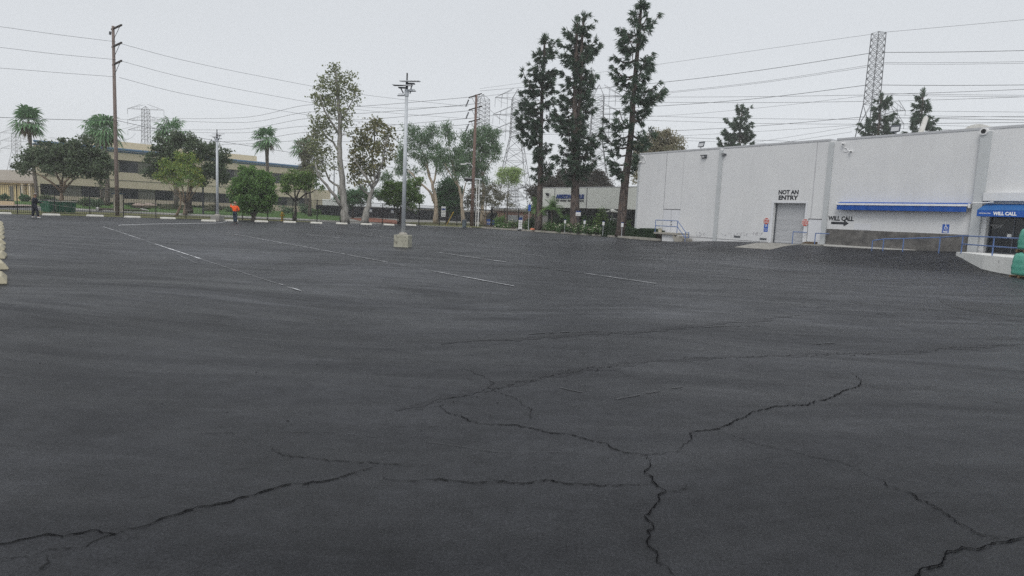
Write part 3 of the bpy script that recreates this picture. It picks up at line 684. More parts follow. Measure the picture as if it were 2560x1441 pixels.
def wallpack(px, py, wd, hh, label):
    s, z = WH.hit(px, py); t = thing('wall_light', label, 'wall light', WH.p(s, 0, z), 'wall lights')
    m = MB(); m.hexa([WH.p(s - wd, 0, z - hh), WH.p(s + wd, 0, z - hh), WH.p(s + wd * .8, .16, z - hh * .7), WH.p(s - wd * .8, .16, z - hh * .7), WH.p(s - wd, 0, z + hh), WH.p(s + wd, 0, z + hh), WH.p(s + wd, .28, z + hh * .8), WH.p(s - wd, .28, z + hh * .8)])
    m.build('housing', M['galvd'], t); MB().hexa([WH.p(s - wd * .6, .18, z - hh * .6), WH.p(s + wd * .6, .18, z - hh * .6), WH.p(s + wd * .6, .2, z - hh * .6), WH.p(s - wd * .6, .2, z - hh * .6), WH.p(s - wd * .7, .26, z + hh * .3), WH.p(s + wd * .7, .26, z + hh * .3), WH.p(s + wd * .7, .275, z + hh * .3), WH.p(s - wd * .7, .275, z + hh * .3)]).build('lens', M['white'], t)
wallpack(1762, 392, .22, .14, 'boxy bronze wall light left of the first pilaster near the parapet')
wallpack(1812, 387, .15, .07, 'flat little wall light just right of the first pilaster')
def flood(px, py, label):
    s, z = WH.hit(px, py, -.3); z = max(z, 7.62); o = WH.p(s, -.3, 7.42); t = thing('solar_flood_light', label, 'flood light', o, 'solar flood lights on the parapet')
    MB().tube([o, WH.p(s, -.3, 7.6)], .03, 6).tube([WH.p(s - .2, -.3, 7.58), WH.p(s + .2, -.3, 7.58)], .02, 6).build('bracket', M['galvd'], t)
    k = [(-.28, .0, 7.58), (.28, .0, 7.58), (.28, .05, 7.58), (-.28, .05, 7.58), (-.36, -.22, 8.02), (.2, -.22, 8.02), (.2, -.17, 8.02), (-.36, -.17, 8.02)]
    MB().hexa([WH.p(s + a, -.3 + b_, c) for a, b_, c in k]).build('frame', M['galvd'], t)
    k = [(-.23, .052, 7.63), (.22, .052, 7.63), (.22, .06, 7.63), (-.23, .06, 7.63), (-.3, -.165, 7.97), (.15, -.165, 7.97), (.15, -.155, 7.97), (-.3, -.155, 7.97)]
    MB().hexa([WH.p(s + a, -.3 + b_, c) for a, b_, c in k]).build('panel', M['roller'], t)
flood(1752, 372, 'small solar flood light on the parapet behind the left wall light')
flood(2237, 336, 'larger solar flood light on the parapet in front of the far pine')
# round white vent dome on the roof behind the parapet
s, z = WH.hit(2461, 322, -3); t = thing('roof_dome', 'big pale curved roof dome peeping over the right end of the parapet', 'roof dome', WH.p(s, -3, 7.2))
pr = MB(); n = 18; A_ = [(math.cos(math.pi * k / n) * .8, math.sin(math.pi * k / n) * .62) for k in range(n + 1)]
pr.prism([WH.p(s + a, -2.0, 7.3 + c) for a, c in A_], WH.N * -1.0); pr.build('dome', M['kerbw'], t)
MB().fbox(WH, s - .9, s + .9, -3.1, -1.9, 7.2, 7.3).build('flange', M['cap'], t)
# retractable awning cassette
s0, _ = WH.hit(2098, 512, .1); s1, _ = WH.hit(2426, 516, .1); zt = WH.hit(2140, 505.5, .05)[1]
t = thing('awning', 'long thin blue retracted awning with a white front bar on the wall', 'awning', WH.p((s0 + s1) / 2, 0, zt))
MB().hexa([WH.p(a, d, z) for a, d, z in ((s0, .42, zt - .13), (s1, .42, zt - .13), (s1, 0, zt - .13), (s0, 0, zt - .13), (s0, .36, zt - .08), (s1, .36, zt - .08), (s1, 0, zt), (s0, 0, zt))]).build('cassette', M['blue'], t)
MB().fbox(WH, s0 - .02, s1, .43, .47, zt - .2, zt - .09).build('front_bar', M['white'], t)
vl = MB(); n = 60
for k in range(n):
    a, c = s0 + .05 + (s1 - s0 - .1) * k / n, s0 + .05 + (s1 - s0 - .1) * (k + 1) / n
    d_a, d_c = .42 + .02 * math.sin(k * 1.1), .42 + .02 * math.sin((k + 1) * 1.1)
    vl.poly([WH.p(a, d_a, zt - .5), WH.p(c, d_c, zt - .5), WH.p(c, .44, zt - .17), WH.p(a, .44, zt - .17)])
    vl.poly([WH.p(a, d_a - .02, zt - .5), WH.p(c, d_c - .02, zt - .5), WH.p(c, .42, zt - .17), WH.p(a, .42, zt - .17)])
vl.build('valance', M['blue'], t)
for s in (s0 - .03, s1 + .0): MB().fbox(WH, s, s + .06, .0, .4, zt - .28, zt - .05).build('end_bracket', M['white'], t)
# gooseneck pipe
p = [WH.p(*q) for q in ((25.42, .06, zt - .02), (25.6, .35, zt - .02), (26.3, .42, zt + .0), (26.42, .42, zt + .02))]
t = thing('pipe_lamp', 'thin white pipe arm between the awning and the entrance canopy', 'lamp arm', p[0])
MB().tube(p, .03, 6).build('arm', M['white'], t); MB().tube([p[-1], p[-1] + WH.U * .14], .06, 8).build('head', M['cap'], t)
# entrance canopy
best = None
for k in range(10, 200):
    d = k / 100; a = WH.hit(2467, 511, 0); c = WH.hit(2443, 526, d)
    e = abs(a[0] - c[0])
    if best is None or e < best[0]: best = (e, d, a, c)
_, cd, ca, cc = best; cs, czt, czf = ca[0], ca[1], cc[1]; cvb = WH.hit(2443, 541, cd)[1]; ce = 34
t = thing('entrance_canopy', 'blue fabric canopy over the glass entrance with white lettering', 'canopy', WH.p(cs, 0, czt))
MB().hexa([WH.p(*q) for q in ((cs, cd, cvb), (ce, cd, cvb), (ce, cd - .02, cvb), (cs, cd - .02, cvb), (cs, cd, czf), (ce, cd, czf), (ce, cd - .02, czf), (cs, cd - .02, czf))]).build('valance', M['blue'], t)
MB().hexa([WH.p(*q) for q in ((cs, cd + .002, czf + .002), (ce, cd + .002, czf + .002), (ce, .003, czt), (cs, .003, czt), (cs, cd + .002, czf + .03), (ce, cd + .002, czf + .03), (ce, .003, czt + .03), (cs, .003, czt + .03))]).build('roof', M['blue2'], t)
MB().prism([WH.p(cs, .003, czt - .002), WH.p(cs, cd - .03, czf - .002), WH.p(cs, cd - .03, cvb), WH.p(cs, .003, cvb)], WH.U * .02).build('side', M['blue2'], t)
wtext('WILL CALL', 2482, 2541, 529.5, 538.5, M['white'], parent=t, d=cd + .004, bold=.045)
wtext('ARIZONA TILE', 2447, 2476, 532, 534.5, M['white'], parent=t, d=cd + .004, bold=.03)
# notices on the glass
s, z = WH.hit(2477, 569, -.39)
for k, (b_, x0, x1) in enumerate((('This Order Desk Hours', 2477, 2508), ('Monday thru Friday 8:00am', 2477, 2508), ('Saturday Closed', 2481, 2503), ('Sunday Closed', 2484, 2500))):
    wtext(b_, x0, x1, 561.5 + k * 2.4, 563.2 + k * 2.4, M['white'], 'window_lettering', wh, d=-.395, bold=0, thick=.002)
sa, za = WH.hit(2517, 593, -.39); sb, zb = WH.hit(2529, 586, -.39); t = fb(WH, sa, sb, -.395, -.39, za, zb).build('notice', M['white'])
tag(t, 'small white paper notice taped inside the dark entrance glass', 'notice')

# wall signs
def octagon(px, py, r, label):
    s, z = WH.hit(px, py); o = WH.p(s, .01, z); t = thing('octagonal_sign', label, 'sign', o, 'red octagonal signs beside the roll-up door')
    oc = lambda rr, d: [WH.p(s + rr * math.cos(R_(22.5 + 45 * k)), d, z + rr * math.sin(R_(22.5 + 45 * k))) for k in range(8)]
    MB().prism(oc(r, .024), WH.N * .008).build('border', M['white'], t); MB().prism(oc(r * .93, .0325), WH.N * .004).build('plate', M['red'], t)
    for k, (b_, w_) in enumerate((('STOP', .72), ('DO NOT', .85), ('ENTER', .72))):
        text(b_, 'lettering', M['white'], t, WH.p(s - r * w_, .038, z + r * (.18 - .36 * k)), rt, up, 2 * r * w_, r * (.42 if k == 0 else .24), .02, .003)
octagon(1916.5, 553, .25, 'red octagonal sign left of the roll-up door above the small blue plate')
octagon(2013.5, 557, .26, 'red octagonal sign right of the roll-up door, alone on the wall')
def isa(fr, s, z, w_, h, t, d, lines=2):
    """wheelchair symbol above lines of small writing"""
    c = Vector(fr.p(s, d, z)); q = w_ * .3; k = MB(); X, Z, Nn = fr.U, Vector((0, 0, 1)), fr.N
    P = lambda a, b_: c + X * a * q + Z * (b_ * q)
    def bar(a, b_, th=.18):
        a, b_ = P(*a), P(*b_); dv = (b_ - a).normalized(); n = dv.cross(Nn) * q * th
        k.prism([a - n, b_ - n, b_ + n, a + n], Nn * .004)
    bar((-.1, 1.5), (.05, .5)); bar((0, 1.0), (.6, .95), .12); bar((0, .5), (.65, .45)); bar((.65, .5), (.95, -.25)); bar((.95, -.25), (1.2, -.15), .12)
    an = [R_(a) for a in range(120, 361, 24)]
    for a0, a1 in zip(an, an[1:]): bar((.1 + .75 * math.cos(a0), .1 + .75 * math.sin(a0)), (.1 + .75 * math.cos(a1), .1 + .75 * math.sin(a1)), .13)
    k.prism([P(-.12 + .25 * math.cos(a), 1.85 + .25 * math.sin(a)) for a in np.linspace(0, 6.28, 9)[:-1]], Nn * .004)
    k.build('wheelchair_symbol', M['white'], t)
s, z = WH.hit(1915, 569); t = thing('access_sign', 'small blue wheelchair sign under the red octagon left of the door', 'sign', WH.p(s, 0, z))
fb(WH, s - .16, s + .16, .003, .012, z - .3, z + .3).build('plate', M['bluesign'], t); isa(WH, s, z + .1, .3, .3, t, .014)
for k in range(2): text(('PLEASE USE', 'MAIN DOOR')[k], 'lettering', M['white'], t, WH.p(s - .12, .014, z - .12 - .1 * k), rt, up, .24, .06, 0, .003)
s, z = WH.hit(2364, 573); t = thing('access_sign', 'blue wheelchair sign alone on the wall below the long awning', 'sign', WH.p(s, 0, z))
fb(WH, s - .17, s + .17, .003, .012, z - .22, z + .26).build('plate', M['bluesign'], t); isa(WH, s, z + .06, .34, .3, t, .014)
text('ENTRANCE', 'lettering', M['white'], t, WH.p(s - .14, .014, z - .09), rt, up, .28, .05, 0, .003)
fb(WH, s - .12, s + .12, .0125, .015, z - .19, z - .13).build('arrow_strip', M['white'], t)

# concrete apron before the roll-up door
ap = [(12.95, .05), (16.35, .05), (16.3, 2.3), (15.9, 4.6), (13.35, 5.6), (12.9, 2.6)]
g_ = MB()
apx = [gt(1835, 619), gt(1880, 622), gt(1925, 625)]
top = [WH.p(13.25, .05, 0), WH.p(14.5, .05, 0), WH.p(15.95, .05, 0)]
n = 8
for a, b_ in zip(apx, top):
    for j in range(n + 1):
        q = Vector((a.x, a.y, 0)).lerp(Vector((b_.x, b_.y, 0)), j / n); q.z = max(gz(q.x, q.y) + .012, .02); g_.v.append(tuple(q))
for i in range(2):
    for j in range(n): g_.f.append((i * (n + 1) + j, (i + 1) * (n + 1) + j, (i + 1) * (n + 1) + j + 1, i * (n + 1) + j + 1))
tag(g_.build('concrete_apron', M['concrete']), kind='structure')
fb(WH, 15.97, 17.3, .01, .55, .3, .685).build('landing', M['concrete'], wh)
# doormat
b = MB(); b.hexa([WH.p(*q) for q in ((16.0, .5, .69), (16.75, .5, .69), (16.85, .08, .69), (16.1, .08, .69), (16.03, .48, .76), (16.78, .48, .71), (16.83, .1, .83), (16.13, .1, .82))])
tag(b.build('doormat', mat('brown_mat', (.1, .07, .045), (.07, .05, .03), 8, .95)), 'brown rumpled doormat on the low landing between roll-up door and side door', 'doormat')

def rails(name, label, paths, posts, r=.03, group='blue metal handrails by the warehouse'):
    t = thing(name, label, 'handrail', paths[0][0], group)
    for p in paths: MB().tube(p, r, 8).build('rail', M['bluerail'], t)
    for a, c in posts: MB().tube([a, c], r, 8).build('post', M['bluerail'], t)
    return t
def wd(px, py, d): s, z = WH.hit(px, py, d); return WH.p(s, d, z)
s, z = WH.hit(1983, 580, .5); _, zb_ = WH.hit(1980, 613, .5)
rails('handrail', 'short blue handrail in front of the roll-up door', [[WH.p(s, .5, z), WH.p(s + .75, .12, z)]], [(WH.p(s, .5, z), WH.p(s, .5, .3))])
s, z = WH.hit(2039, 583.5, .5)
rails('handrail', 'short blue handrail in front of the flush side door', [[WH.p(s, .5, z), WH.p(s + .7, .12, z)]], [(WH.p(s, .5, z), WH.p(s, .5, .3))])
# ramp rail along the dock panel to the platform
def gzp(px, py):
    q = gt(px, py); return q
dz_ = [(2178, 638, 602, 1.9), (2206, 633, 598, 1.85), (2256, 631, 597, 1.8), (2347, 628, 594, 1.85), (2405, 631, 590, 1.95)]
tops, posts = [], []
for px, pb, ptp, d in dz_:
    a = wd(px, pb, d); c = wd(px + (pb - ptp) * .1, ptp, d); g0 = gz(a.x, a.y); c = Vector((a.x, a.y, c.z)); posts.append((Vector((a.x, a.y, min(g0, a.z) - .05)), c)); tops.append(c)
pend = wd(2505, 596, 4.9); 
s_, z_ = WH.hit(2485, 594, 3.6)
DK = [gp(2395, 631, .8), gp(2460, 638.5, .8), gp(2548, 646.5, .8)]
e1 = DK[0].lerp(DK[2], .02); pA = tops[-1]
zr = pA.z
ra, rb = DK[0].copy(), DK[2].copy(); ra.z = zr; rb.z = zr
inward = Vector((-(rb - ra).normalized().y, (rb - ra).normalized().x, 0)) * .12
def on_deck(px):  # point on the rail line above the deck edge, by photo column
    bst = None
    for k in range(0, 140):
        q = ra.lerp(rb, k / 100); v = q - Vector((0, 0, CH)); x = 1280 + F * v.dot(r_) / v.dot(f_)
        if bst is None or abs(x - px) < bst[0]: bst = (abs(x - px), q)
    return bst[1]
p1, p2, p3 = on_deck(2408), on_deck(2485), on_deck(2560)
far = ra + (rb - ra) * 1.6
posts[-1] = (Vector((p1.x, p1.y, .75)), Vector((p1.x, p1.y, zr)))
rails('handrail', 'long blue handrail climbing the ramp and running along the entrance platform', [tops[:-1] + [Vector((p1.x, p1.y, zr)), Vector((far.x, far.y, zr))], [Vector((p1.x, p1.y, zr - .42)), Vector((far.x, far.y, zr - .42))]],
      posts + [(Vector((p2.x, p2.y, .75)), Vector((p2.x, p2.y, zr))), (Vector((p3.x, p3.y, .75)), Vector((p3.x, p3.y, zr)))])
# entrance platform with its white edge wall
dk = MB(); ed = DK[2] + (DK[2] - DK[0]) * 1.0
path = [DK[0] + Vector((.35, .55, 0)), DK[0] + Vector((.08, .25, 0)), DK[0], DK[0].lerp(DK[2], .08), DK[1], DK[2], ed]
bk2 = WH.p(36, .34, .8); bk1 = WH.p(26.0, .34, .8)
tp = [Vector((q.x, q.y, .8)) for q in path] + [Vector((bk2.x, bk2.y, .8)), Vector((bk1.x, bk1.y, .8))]
dk.prism([Vector((q.x, q.y, -.1)) for q in tp], (0, 0, .9)); pf = dk.build('entrance_platform', mat('platform_white', (.82, .82, .79), (.72, .72, .69), 3, .9, bump=.4, bscale=10, dirt=(.2, .2, .19), dscale=4, dlo=.62, dhi=.7))
tag(pf, 'low white concrete platform with a curved tip before the glass entrance', 'platform')

# steps and landing by the double door
st = thing('concrete_steps', 'small concrete landing with three steps below the double door', 'steps', WH.p(3, 1, 0))
lz = WH.hit(1700, 584, 1.45)[1]
sA, _ = WH.hit(1634, 583, 1.5); sB, _ = WH.hit(1690, 588, 1.5)
fb(WH, sA, sB, .01, 1.5, lz - .14, lz).build('landing_slab', M['kerb'], st)
fb(WH, sA + .75, sB, .012, 1.3, -.1, lz - .14).build('landing_wall', M['wall'], st)
MB().hexa([WH.p(*q) for q in ((sB - .35, 1.5, lz - .3), (sB + .1, 1.5, -.1), (sB + .1, 1.3, -.1), (sB - .35, 1.3, lz - .3), (sB - .3, 1.5, lz - .14), (sB + .45, 1.5, .0), (sB + .45, 1.3, .0), (sB - .3, 1.3, lz - .14))]).build('stringer', M['kerb'], st)
for k in range(3):
    hz = lz - (k + 1) * (lz - .02) / 4; fb(WH, sB + k * .3 + .002 * k, sB + (k + 1) * .3, .3, 1.48, -.1, hz).build('step', M['kerb'], st)
k1 = .62
ra_ = [WH.p(sA + .05, 1.4, lz + .95), WH.p(sB - .02, 1.4, lz + .95)]; rb_ = [WH.p(sA + .05, 1.4, lz + .5), WH.p(sB - .02, 1.4, lz + .5)]
e_ = WH.p(sB + .85, 1.4, .98); e2_ = WH.p(sB + .85, 1.4, .55)
rails('handrail', 'blue handrail round the landing and steps by the double door',
      [ra_ + [e_, e_ + WH.U * .32, e2_ + WH.U * .32 + Vector((0, 0, .02)), e2_ + Vector((0, 0, .02))], rb_ + [e2_]],
      [(WH.p(sA + .05, 1.4, lz), ra_[0]), (WH.p(sB - .02, 1.4, lz), ra_[1]), (WH.p(sB + .85, 1.4, .05), e_)])
c = WH.p(sA + .35, 1.15, lz)
t = thing('bucket', 'cream plastic bucket on the landing by the double door', 'bucket', c)
MB().lathe(c, [(.13, 0), (.16, .28), (.17, .3), (.15, .3), (.13, .05)], 14).build('pail', mat('cream_plastic', (.62, .58, .45), (.55, .5, .4), 5, .6), t)
MB().tube([c + Vector((.16, 0, .27)), c + Vector((.12, -.1, .2)), c + Vector((0, -.17, .17)), c + Vector((-.12, -.1, .2)), c + Vector((-.16, 0, .27))], .006, 5).build('handle', M['galvd'], t)

# green wrapped pallets at the right edge
def wrapped(c, wx, wy, hh, name, label, lean=0):
    t = thing('wrapped_pallet', label, 'pallet load', c, 'green wrapped pallet loads at the right edge')
    me = bmesh.new(); bmesh.ops.create_cube(me, size=1)
    bmesh.ops.subdivide_edges(me, edges=me.edges[:], cuts=9, use_grid_fill=True)
    for v in me.verts:
        x, y, z = v.co; bul = 1 + .025 * math.cos(z * 3.0) + .02 * math.sin(z * 23 + x * 3) + .018 * math.sin(y * 19 + z * 9)
        r = max(abs(x), abs(y)); tp_ = 1 - .12 * max(0, z - .3) / .2
        v.co = Vector((x * wx * bul * tp_ + lean * z, y * wy * bul * tp_, (z + .5) * hh + .13 + .03 * math.sin(x * 14 + y * 11) * (z > .3)))
    m2 = bpy.data.meshes.new('load'); me.to_mesh(m2); me.free(); m2.materials.append(M['tarp']); m2.polygons.foreach_set('use_smooth', [True] * len(m2.polygons))
    link('load', m2, t)
    k = MB(); X, Y, Z = c
    for dx in np.linspace(-wx * .5, wx * .5, 7): k.box(X + dx - .05, X + dx + .05, Y - wy * .55, Y + wy * .55, Z + .09, Z + .11)
    for dy in (-.48, 0, .48): k.box(X - wx * .56, X + wx * .56, Y + dy * wy - .04, Y + dy * wy + .04, Z, Z + .09)
    k.build('pallet', M['pallet'], t)
gq = gp(2540, 698); gc = Vector((gq.x + .95, gq.y + .45, 0))
wrapped(gc, .95, .95, .92, 'a', 'lower green plastic-wrapped pallet load standing on the tarmac at the right edge', .02)
wrapped(gc + Vector((.06, 0, 1.08)), .86, .86, .86, 'b', 'upper green plastic-wrapped pallet load stacked on the lower one', .03)

# ================================================================== WHEEL STOPS
def stop_mesh(L, wd_, h, m, name, tp=.5, bev=.012):
    b = MB(); w2 = wd_ / 2; l2 = L / 2; e = h * .6
    sec = lambda x, k=1: [(x, -w2 * k, 0), (x, w2 * k, 0), (x, w2 * k, h * .35 * k), (x, w2 * tp * k, h * k), (x, -w2 * tp * k, h * k), (x, -w2 * k, h * .35 * k)]
    i = 0
    A0, A1 = sec(-l2), sec(l2)
    for q in (A0, A1):
        s_ = -1 if q is A0 else 1
        for j in (3, 4): q[j] = (q[j][0] - s_ * e * .6, q[j][1], q[j][2])
    b.v = A0 + A1; b.f = [(0, 5, 4, 3, 2, 1), (6, 7, 8, 9, 10, 11)] + [(k, (k + 1) % 6, 6 + (k + 1) % 6, 6 + k) for k in range(6)]
    return b.build(name, m, bevel=bev)
sx = [(-16, 29), (105.6, 150.6), (215.6, 259.4), (310, 351.5), (400, 439.4), (502.7, 540), (560, 595.6), (636, 670.6), (708, 740), (776, 806), (840, 869), (901.5, 930), (959, 986), (1015, 1040.5)]
sy = [536, 539.5, 542, 545, 548, 554.5, 553.8, 556, 557.4, 559.6, 561, 562.7, 564.2, 564.9]
slab = ['partly cut by the left edge of the photo', 'just right of the man in dark clothes', 'left of the tall wooden utility pole', 'right of the tall wooden utility pole', 'under the yellow-green tree', 'in front of the concrete base of the far lamp', 'right behind the worker in orange', 'under the round dense tree', 'just right of the yellow hydrant', 'halfway between the hydrant and the pale tall trunk', 'before the tall pale trunk', 'before the second, forked pale trunk', 'just left of the near lamp pole', 'just right of the near lamp pole']
proto = None
for (xa, xb), y, lb in zip(sx, sy, slab):
    a, b_ = gp(xa, y - .6), gp(xb, y + .6); L_ = (b_ - a).length
    if proto is None: proto = stop_mesh(2.0, .19, .17, M['stop'], 'wheel_stop'); o = proto
    else: o = proto.copy(); COL.objects.link(o)
    o.location = (a + b_) / 2; o.rotation_euler.z = math.atan2(b_.y - a.y, b_.x - a.x); o.scale.x = L_ / 2.0
    o.location.z = 0
    tag(o, 'white wheel stop by the fence ' + lb, 'wheel stop', 'white wheel stops along the iron fence')
pr2 = None
by = [711, 675, 648, 627, 612, 598, 587, 577.5, 569, 562]; bx = [20, 18.5, 16.5, 14, 13.2, 12, 11, 10.4, 10, 9]
ordn = ['nearest', 'second nearest', 'third', 'fourth', 'fifth', 'sixth', 'seventh', 'eighth', 'ninth', 'farthest']
for i, (x, y) in enumerate(zip(bx, by)):
    if pr2 is None: pr2 = stop_mesh(1.15, .44, .15, M['stopb'], 'wheel_stop', .62, .018); o = pr2
    else: o = pr2.copy(); COL.objects.link(o)
    q = gp(x, y); o.location = (q.x - .624 * .56 - .781 * .22, q.y + .781 * .56 - .624 * .22, 0); o.rotation_euler = (0, 0, R_(128.6 + rnd.uniform(-4, 4)))
    tag(o, 'beige concrete block, %s from the camera in the row at the left edge' % ordn[i], 'wheel stop', 'beige concrete blocks in the left row')

# ================================================================== IRON FENCE
FH = 2.42
def iron_fence(fr, ss, name, label, h=FH, z0=0, gap=.13, cat='fence'):
    t = thing(name, label, cat, fr.p(ss[0], 0, z0))
    for s in ss: fb(fr, s - .04, s + .04, -.04, .04, z0 - .05, z0 + h + .04).build('post', M['black'], t)
    for a, b_ in zip(ss, ss[1:]):
        m = MB()
        for zz in (z0 + .14, z0 + h - .04): m.fbox(fr, a + .04, b_ - .04, -.02, .02, zz, zz + .04)
        n = max(2, int((b_ - a) / gap)); m2 = m
        for k in range(1, n):
            s = a + (b_ - a) * k / n; m2.fbox(fr, s - .011, s + .011, -.011, .011, z0 + .08, z0 + h - .041)
        m.build('panel', M['black'], t)
    return t
pxs = [-60, 44, 137, 225, 309, 390, 465, 538, 606, 669, 732, 792.5, 850, 904, 956, 994, 1047, 1098.5, 1142, 1186]
ss = [FN.hit(x, FL(x))[0] for x in pxs]
iron_fence(FN, ss, 'iron_fence', 'long black iron picket fence along the far side of the car park')
g0 = FN.p(ss[-1], 0, 0); 
for k, (s, lb) in enumerate(((ss[-1] + .12, 'thick black gate post beside the wooden pole and its conduits'), (FN.hit(1228, 568)[0], 'thick black gate post in front of the blue monument sign'))):
    tag(fb(FN, s - .11, s + .11, -.11, .11, -.05, 2.55).build('gate_post', M['black']), lb, 'gate post', 'thick gate posts')
gsA, gsB = ss[-1] + .25, FN.hit(1228, 568)[0] - .13
t = thing('gate_beam', 'black crossbar and low sill of the open gate in front of the blue sign', 'gate', FN.p(gsA, 0, 0))
fb(FN, gsA, gsB, -.05, .05, 2.15, 2.3).build('crossbar', M['black'], t); fb(FN, gsA, gsB, -.05, .05, .05, .16).build('sill', M['black'], t)
F2 = Frame(FN.p(FN.hit(1232, 568)[0], -.3, 0), WH.p(-.1, -3.2, 0))
n2 = 9
iron_fence(F2, [F2.L * k / n2 for k in range(n2 + 1)], 'iron_fence', 'black iron fence behind the rose bushes, ending at the warehouse corner', 2.5, .08)

# notices hung on the fence
def fence_sign(x0, x1, y0, y1, label, band=False):
    sa, za = FN.hit(x0, y1, .06); sb, zb = FN.hit(x1, y0, .06)
    t = thing('fence_sign', label, 'sign', FN.p((sa + sb) / 2, .06, za), 'signs hanging on the iron fence')
    fb(FN, sa, sb, .05, .06, za, zb).build('plate', M['white'], t)
    hh = zb - za; ww = sb - sa
    if band:
        fb(FN, sa + ww * .05, sb - ww * .05, .061, .066, za + hh * .66, za + hh * .82).build('band', M['navy'], t)
        for k, (b_, f) in enumerate((('VISITOR', .52), ('PARKING', .38), ('ENTER', .1))): text(b_, 'lettering', M['letter'], t, FN.p(sa + ww * .12, .064, za + hh * f), FN.U, up, ww * .76, hh * (.07 if k < 2 else .1), .01, .003)
    else:
        fb(FN, sa, sb, .0605, .064, zb + .01, zb + .07).build('header', M['navy'], t)
        for f in (.55, .25): fb(FN, sa + ww * .2, sb - ww * .2, .0605, .063, za + hh * f, za + hh * (f + .1)).build('text_line', M['cap'], t)
fence_sign(864, 869.5, 519.5, 526, 'small white sign on the fence right of the tall pale trunk')
fence_sign(924, 930, 524, 530.5, 'small white sign on the fence right of the forked pale trunk')
fence_sign(978, 984, 526.5, 533, 'small white sign on the fence left of the near lamp pole')
fence_sign(1034.5, 1041, 515, 529, 'narrow tall white sign on the fence right of the near lamp pole')
fence_sign(1103, 1114.5, 517, 542, 'large white sign with a dark blue band on the fence near the gate', True)

# black screened fence, far side of the drive
def screened(p0, p1, h, label):
    fr = Frame(p0, p1); t = thing('screened_fence', label, 'fence', fr.p(0, 0, 0), 'fences covered in black screen mesh')
    n = max(2, int(fr.L / 3.2))
    for k in range(n + 1): fb(fr, fr.L * k / n - .04, fr.L * k / n + .04, -.04, .04, 0, h + .1).build('post', M['galvd'], t)
    fb(fr, 0, fr.L, .045, .06, .1, h).build('screen', M['screen'], t)
screened(gp(790, 540), gp(1010, 550), 2.05, 'black screened fence behind the two pale tall trunks')
screened(gp(1010, 550), gp(1335, 562), 1.95, 'black screened fence running behind the gate and the blue sign')

# ================================================================== OFFICE BLOCK
ob = thing('office_block', 'two-storey cream office block with blue roof band and dark window strips', 'office building', OF.p(0, 0, 0))
OL = OF.L + 1.5; z0 = .3
m = MB()
m.prism([OF.p(.4, -.5, z0), OF.p(OL, -.5, z0), OF.p(OL, -22, z0), OF.p(17, -22, z0)], (0, 0, 9.4 - z0))
m.fbox(OF, 0, OL, -.5, 0, z0, 1.62); m.fbox(OF, 0, OL, -.5, 0, 3.42, 6.1); m.fbox(OF, 0, OL, -.5, 0, 8.15, 9.4)
for s in (0, OL - .6): m.fbox(OF, s, s + .6, -.5, -.001, 1.62, 3.42); m.fbox(OF, s, s + .6, -.5, -.001, 6.1, 8.15)
m.build('wall', M['cream'], ob)
fb(OF, -.02, OL + .02, .002, .06, 4.7, 4.78).build('reveal_line', M['opanel'], ob)
m = MB(); m.fbox(OF, -.1, OL + .1, -.5, .12, 9.42, 9.62); m.build('roof_band', M['bluetrim'], ob)
m = MB(); m.hexa([OF.p(*q) for q in ((-.1, .3, 9.7), (OL + .1, .3, 9.7), (OL + .1, -.2, 10.0), (-.1, -.2, 10.0), (-.1, .3, 9.95), (OL + .1, .3, 9.95), (OL + .1, -.2, 10.15), (-.1, -.2, 10.15))]); m.build('roof_edge', M['bluetrim'], ob)
MB().prism([OF.p(.5, -.51, 9.401), OF.p(OL - .05, -.51, 9.401), OF.p(OL - .05, -21.9, 9.401), OF.p(17, -21.9, 9.401)], (0, 0, .48)).build('roof', M['creamlight'], ob)
for z, zz in ((1.62, 3.42), (6.1, 8.15)):
    s = .6; k = 0
    while s < OL - .7:
        e = min(s + 2.9, OL - .6)
        if k % 2 == 0:
            f = fb(OF, s + .03, e - .03, -.48, -.32, z + .002, zz - .002).build('window', M['glass'], ob)
            fb(OF, (s + e) / 2 - .03, (s + e) / 2 + .03, -.32, -.29, z + .002, zz - .002).build('mullion', M['galvd'], f)
        else: fb(OF, s + .03, e - .03, -.48, -.3, z + .002, zz - .002).build('infill_panel', M['opanel'], ob)
        s = e; k += 1
for px in (582,):      # light column by the entrance
    s, _ = OF.hit(px, 500); fb(OF, s - .2, s + .25, .001, .3, z0, 3.42).build('column', M['creamlight'], ob)
s1, zz1 = OF.hit(268, 353, -6); s2, _ = OF.hit(384, 362, -6)
zt_ = OF.hit(384, 363, -6)[1]
fb(OF, s1 - 2, s2, -12, -6, 9.9, zt_).build('roof_screen', M['creamlight'], ob)
s1, _ = OF.hit(400, 365, -6); s2, _ = OF.hit(642, 391, -6); zt_ = OF.hit(642, 391, -6)[1]
fb(OF, s1, s2, -12, -6, 9.9, zt_).build('roof_screen', M['creamlight'], ob)
s1, _ = OF.hit(775, 478, -1); s2, zt_ = OF.hit(817, 476, -1)
an = thing('office_annex', 'low plain cream annex at the right end of the office block', 'building', OF.p(s1, 0, 0))
m = MB(); m.fbox(OF, OL + .05, s2 + 1, -14, -1, .1, zt_); m.build('wall', M['cream'], an)
fb(OF, OL + .5, OL + .7, -1, -.9, .1, zt_ - .1).build('downpipe', M['creamlight'], an)
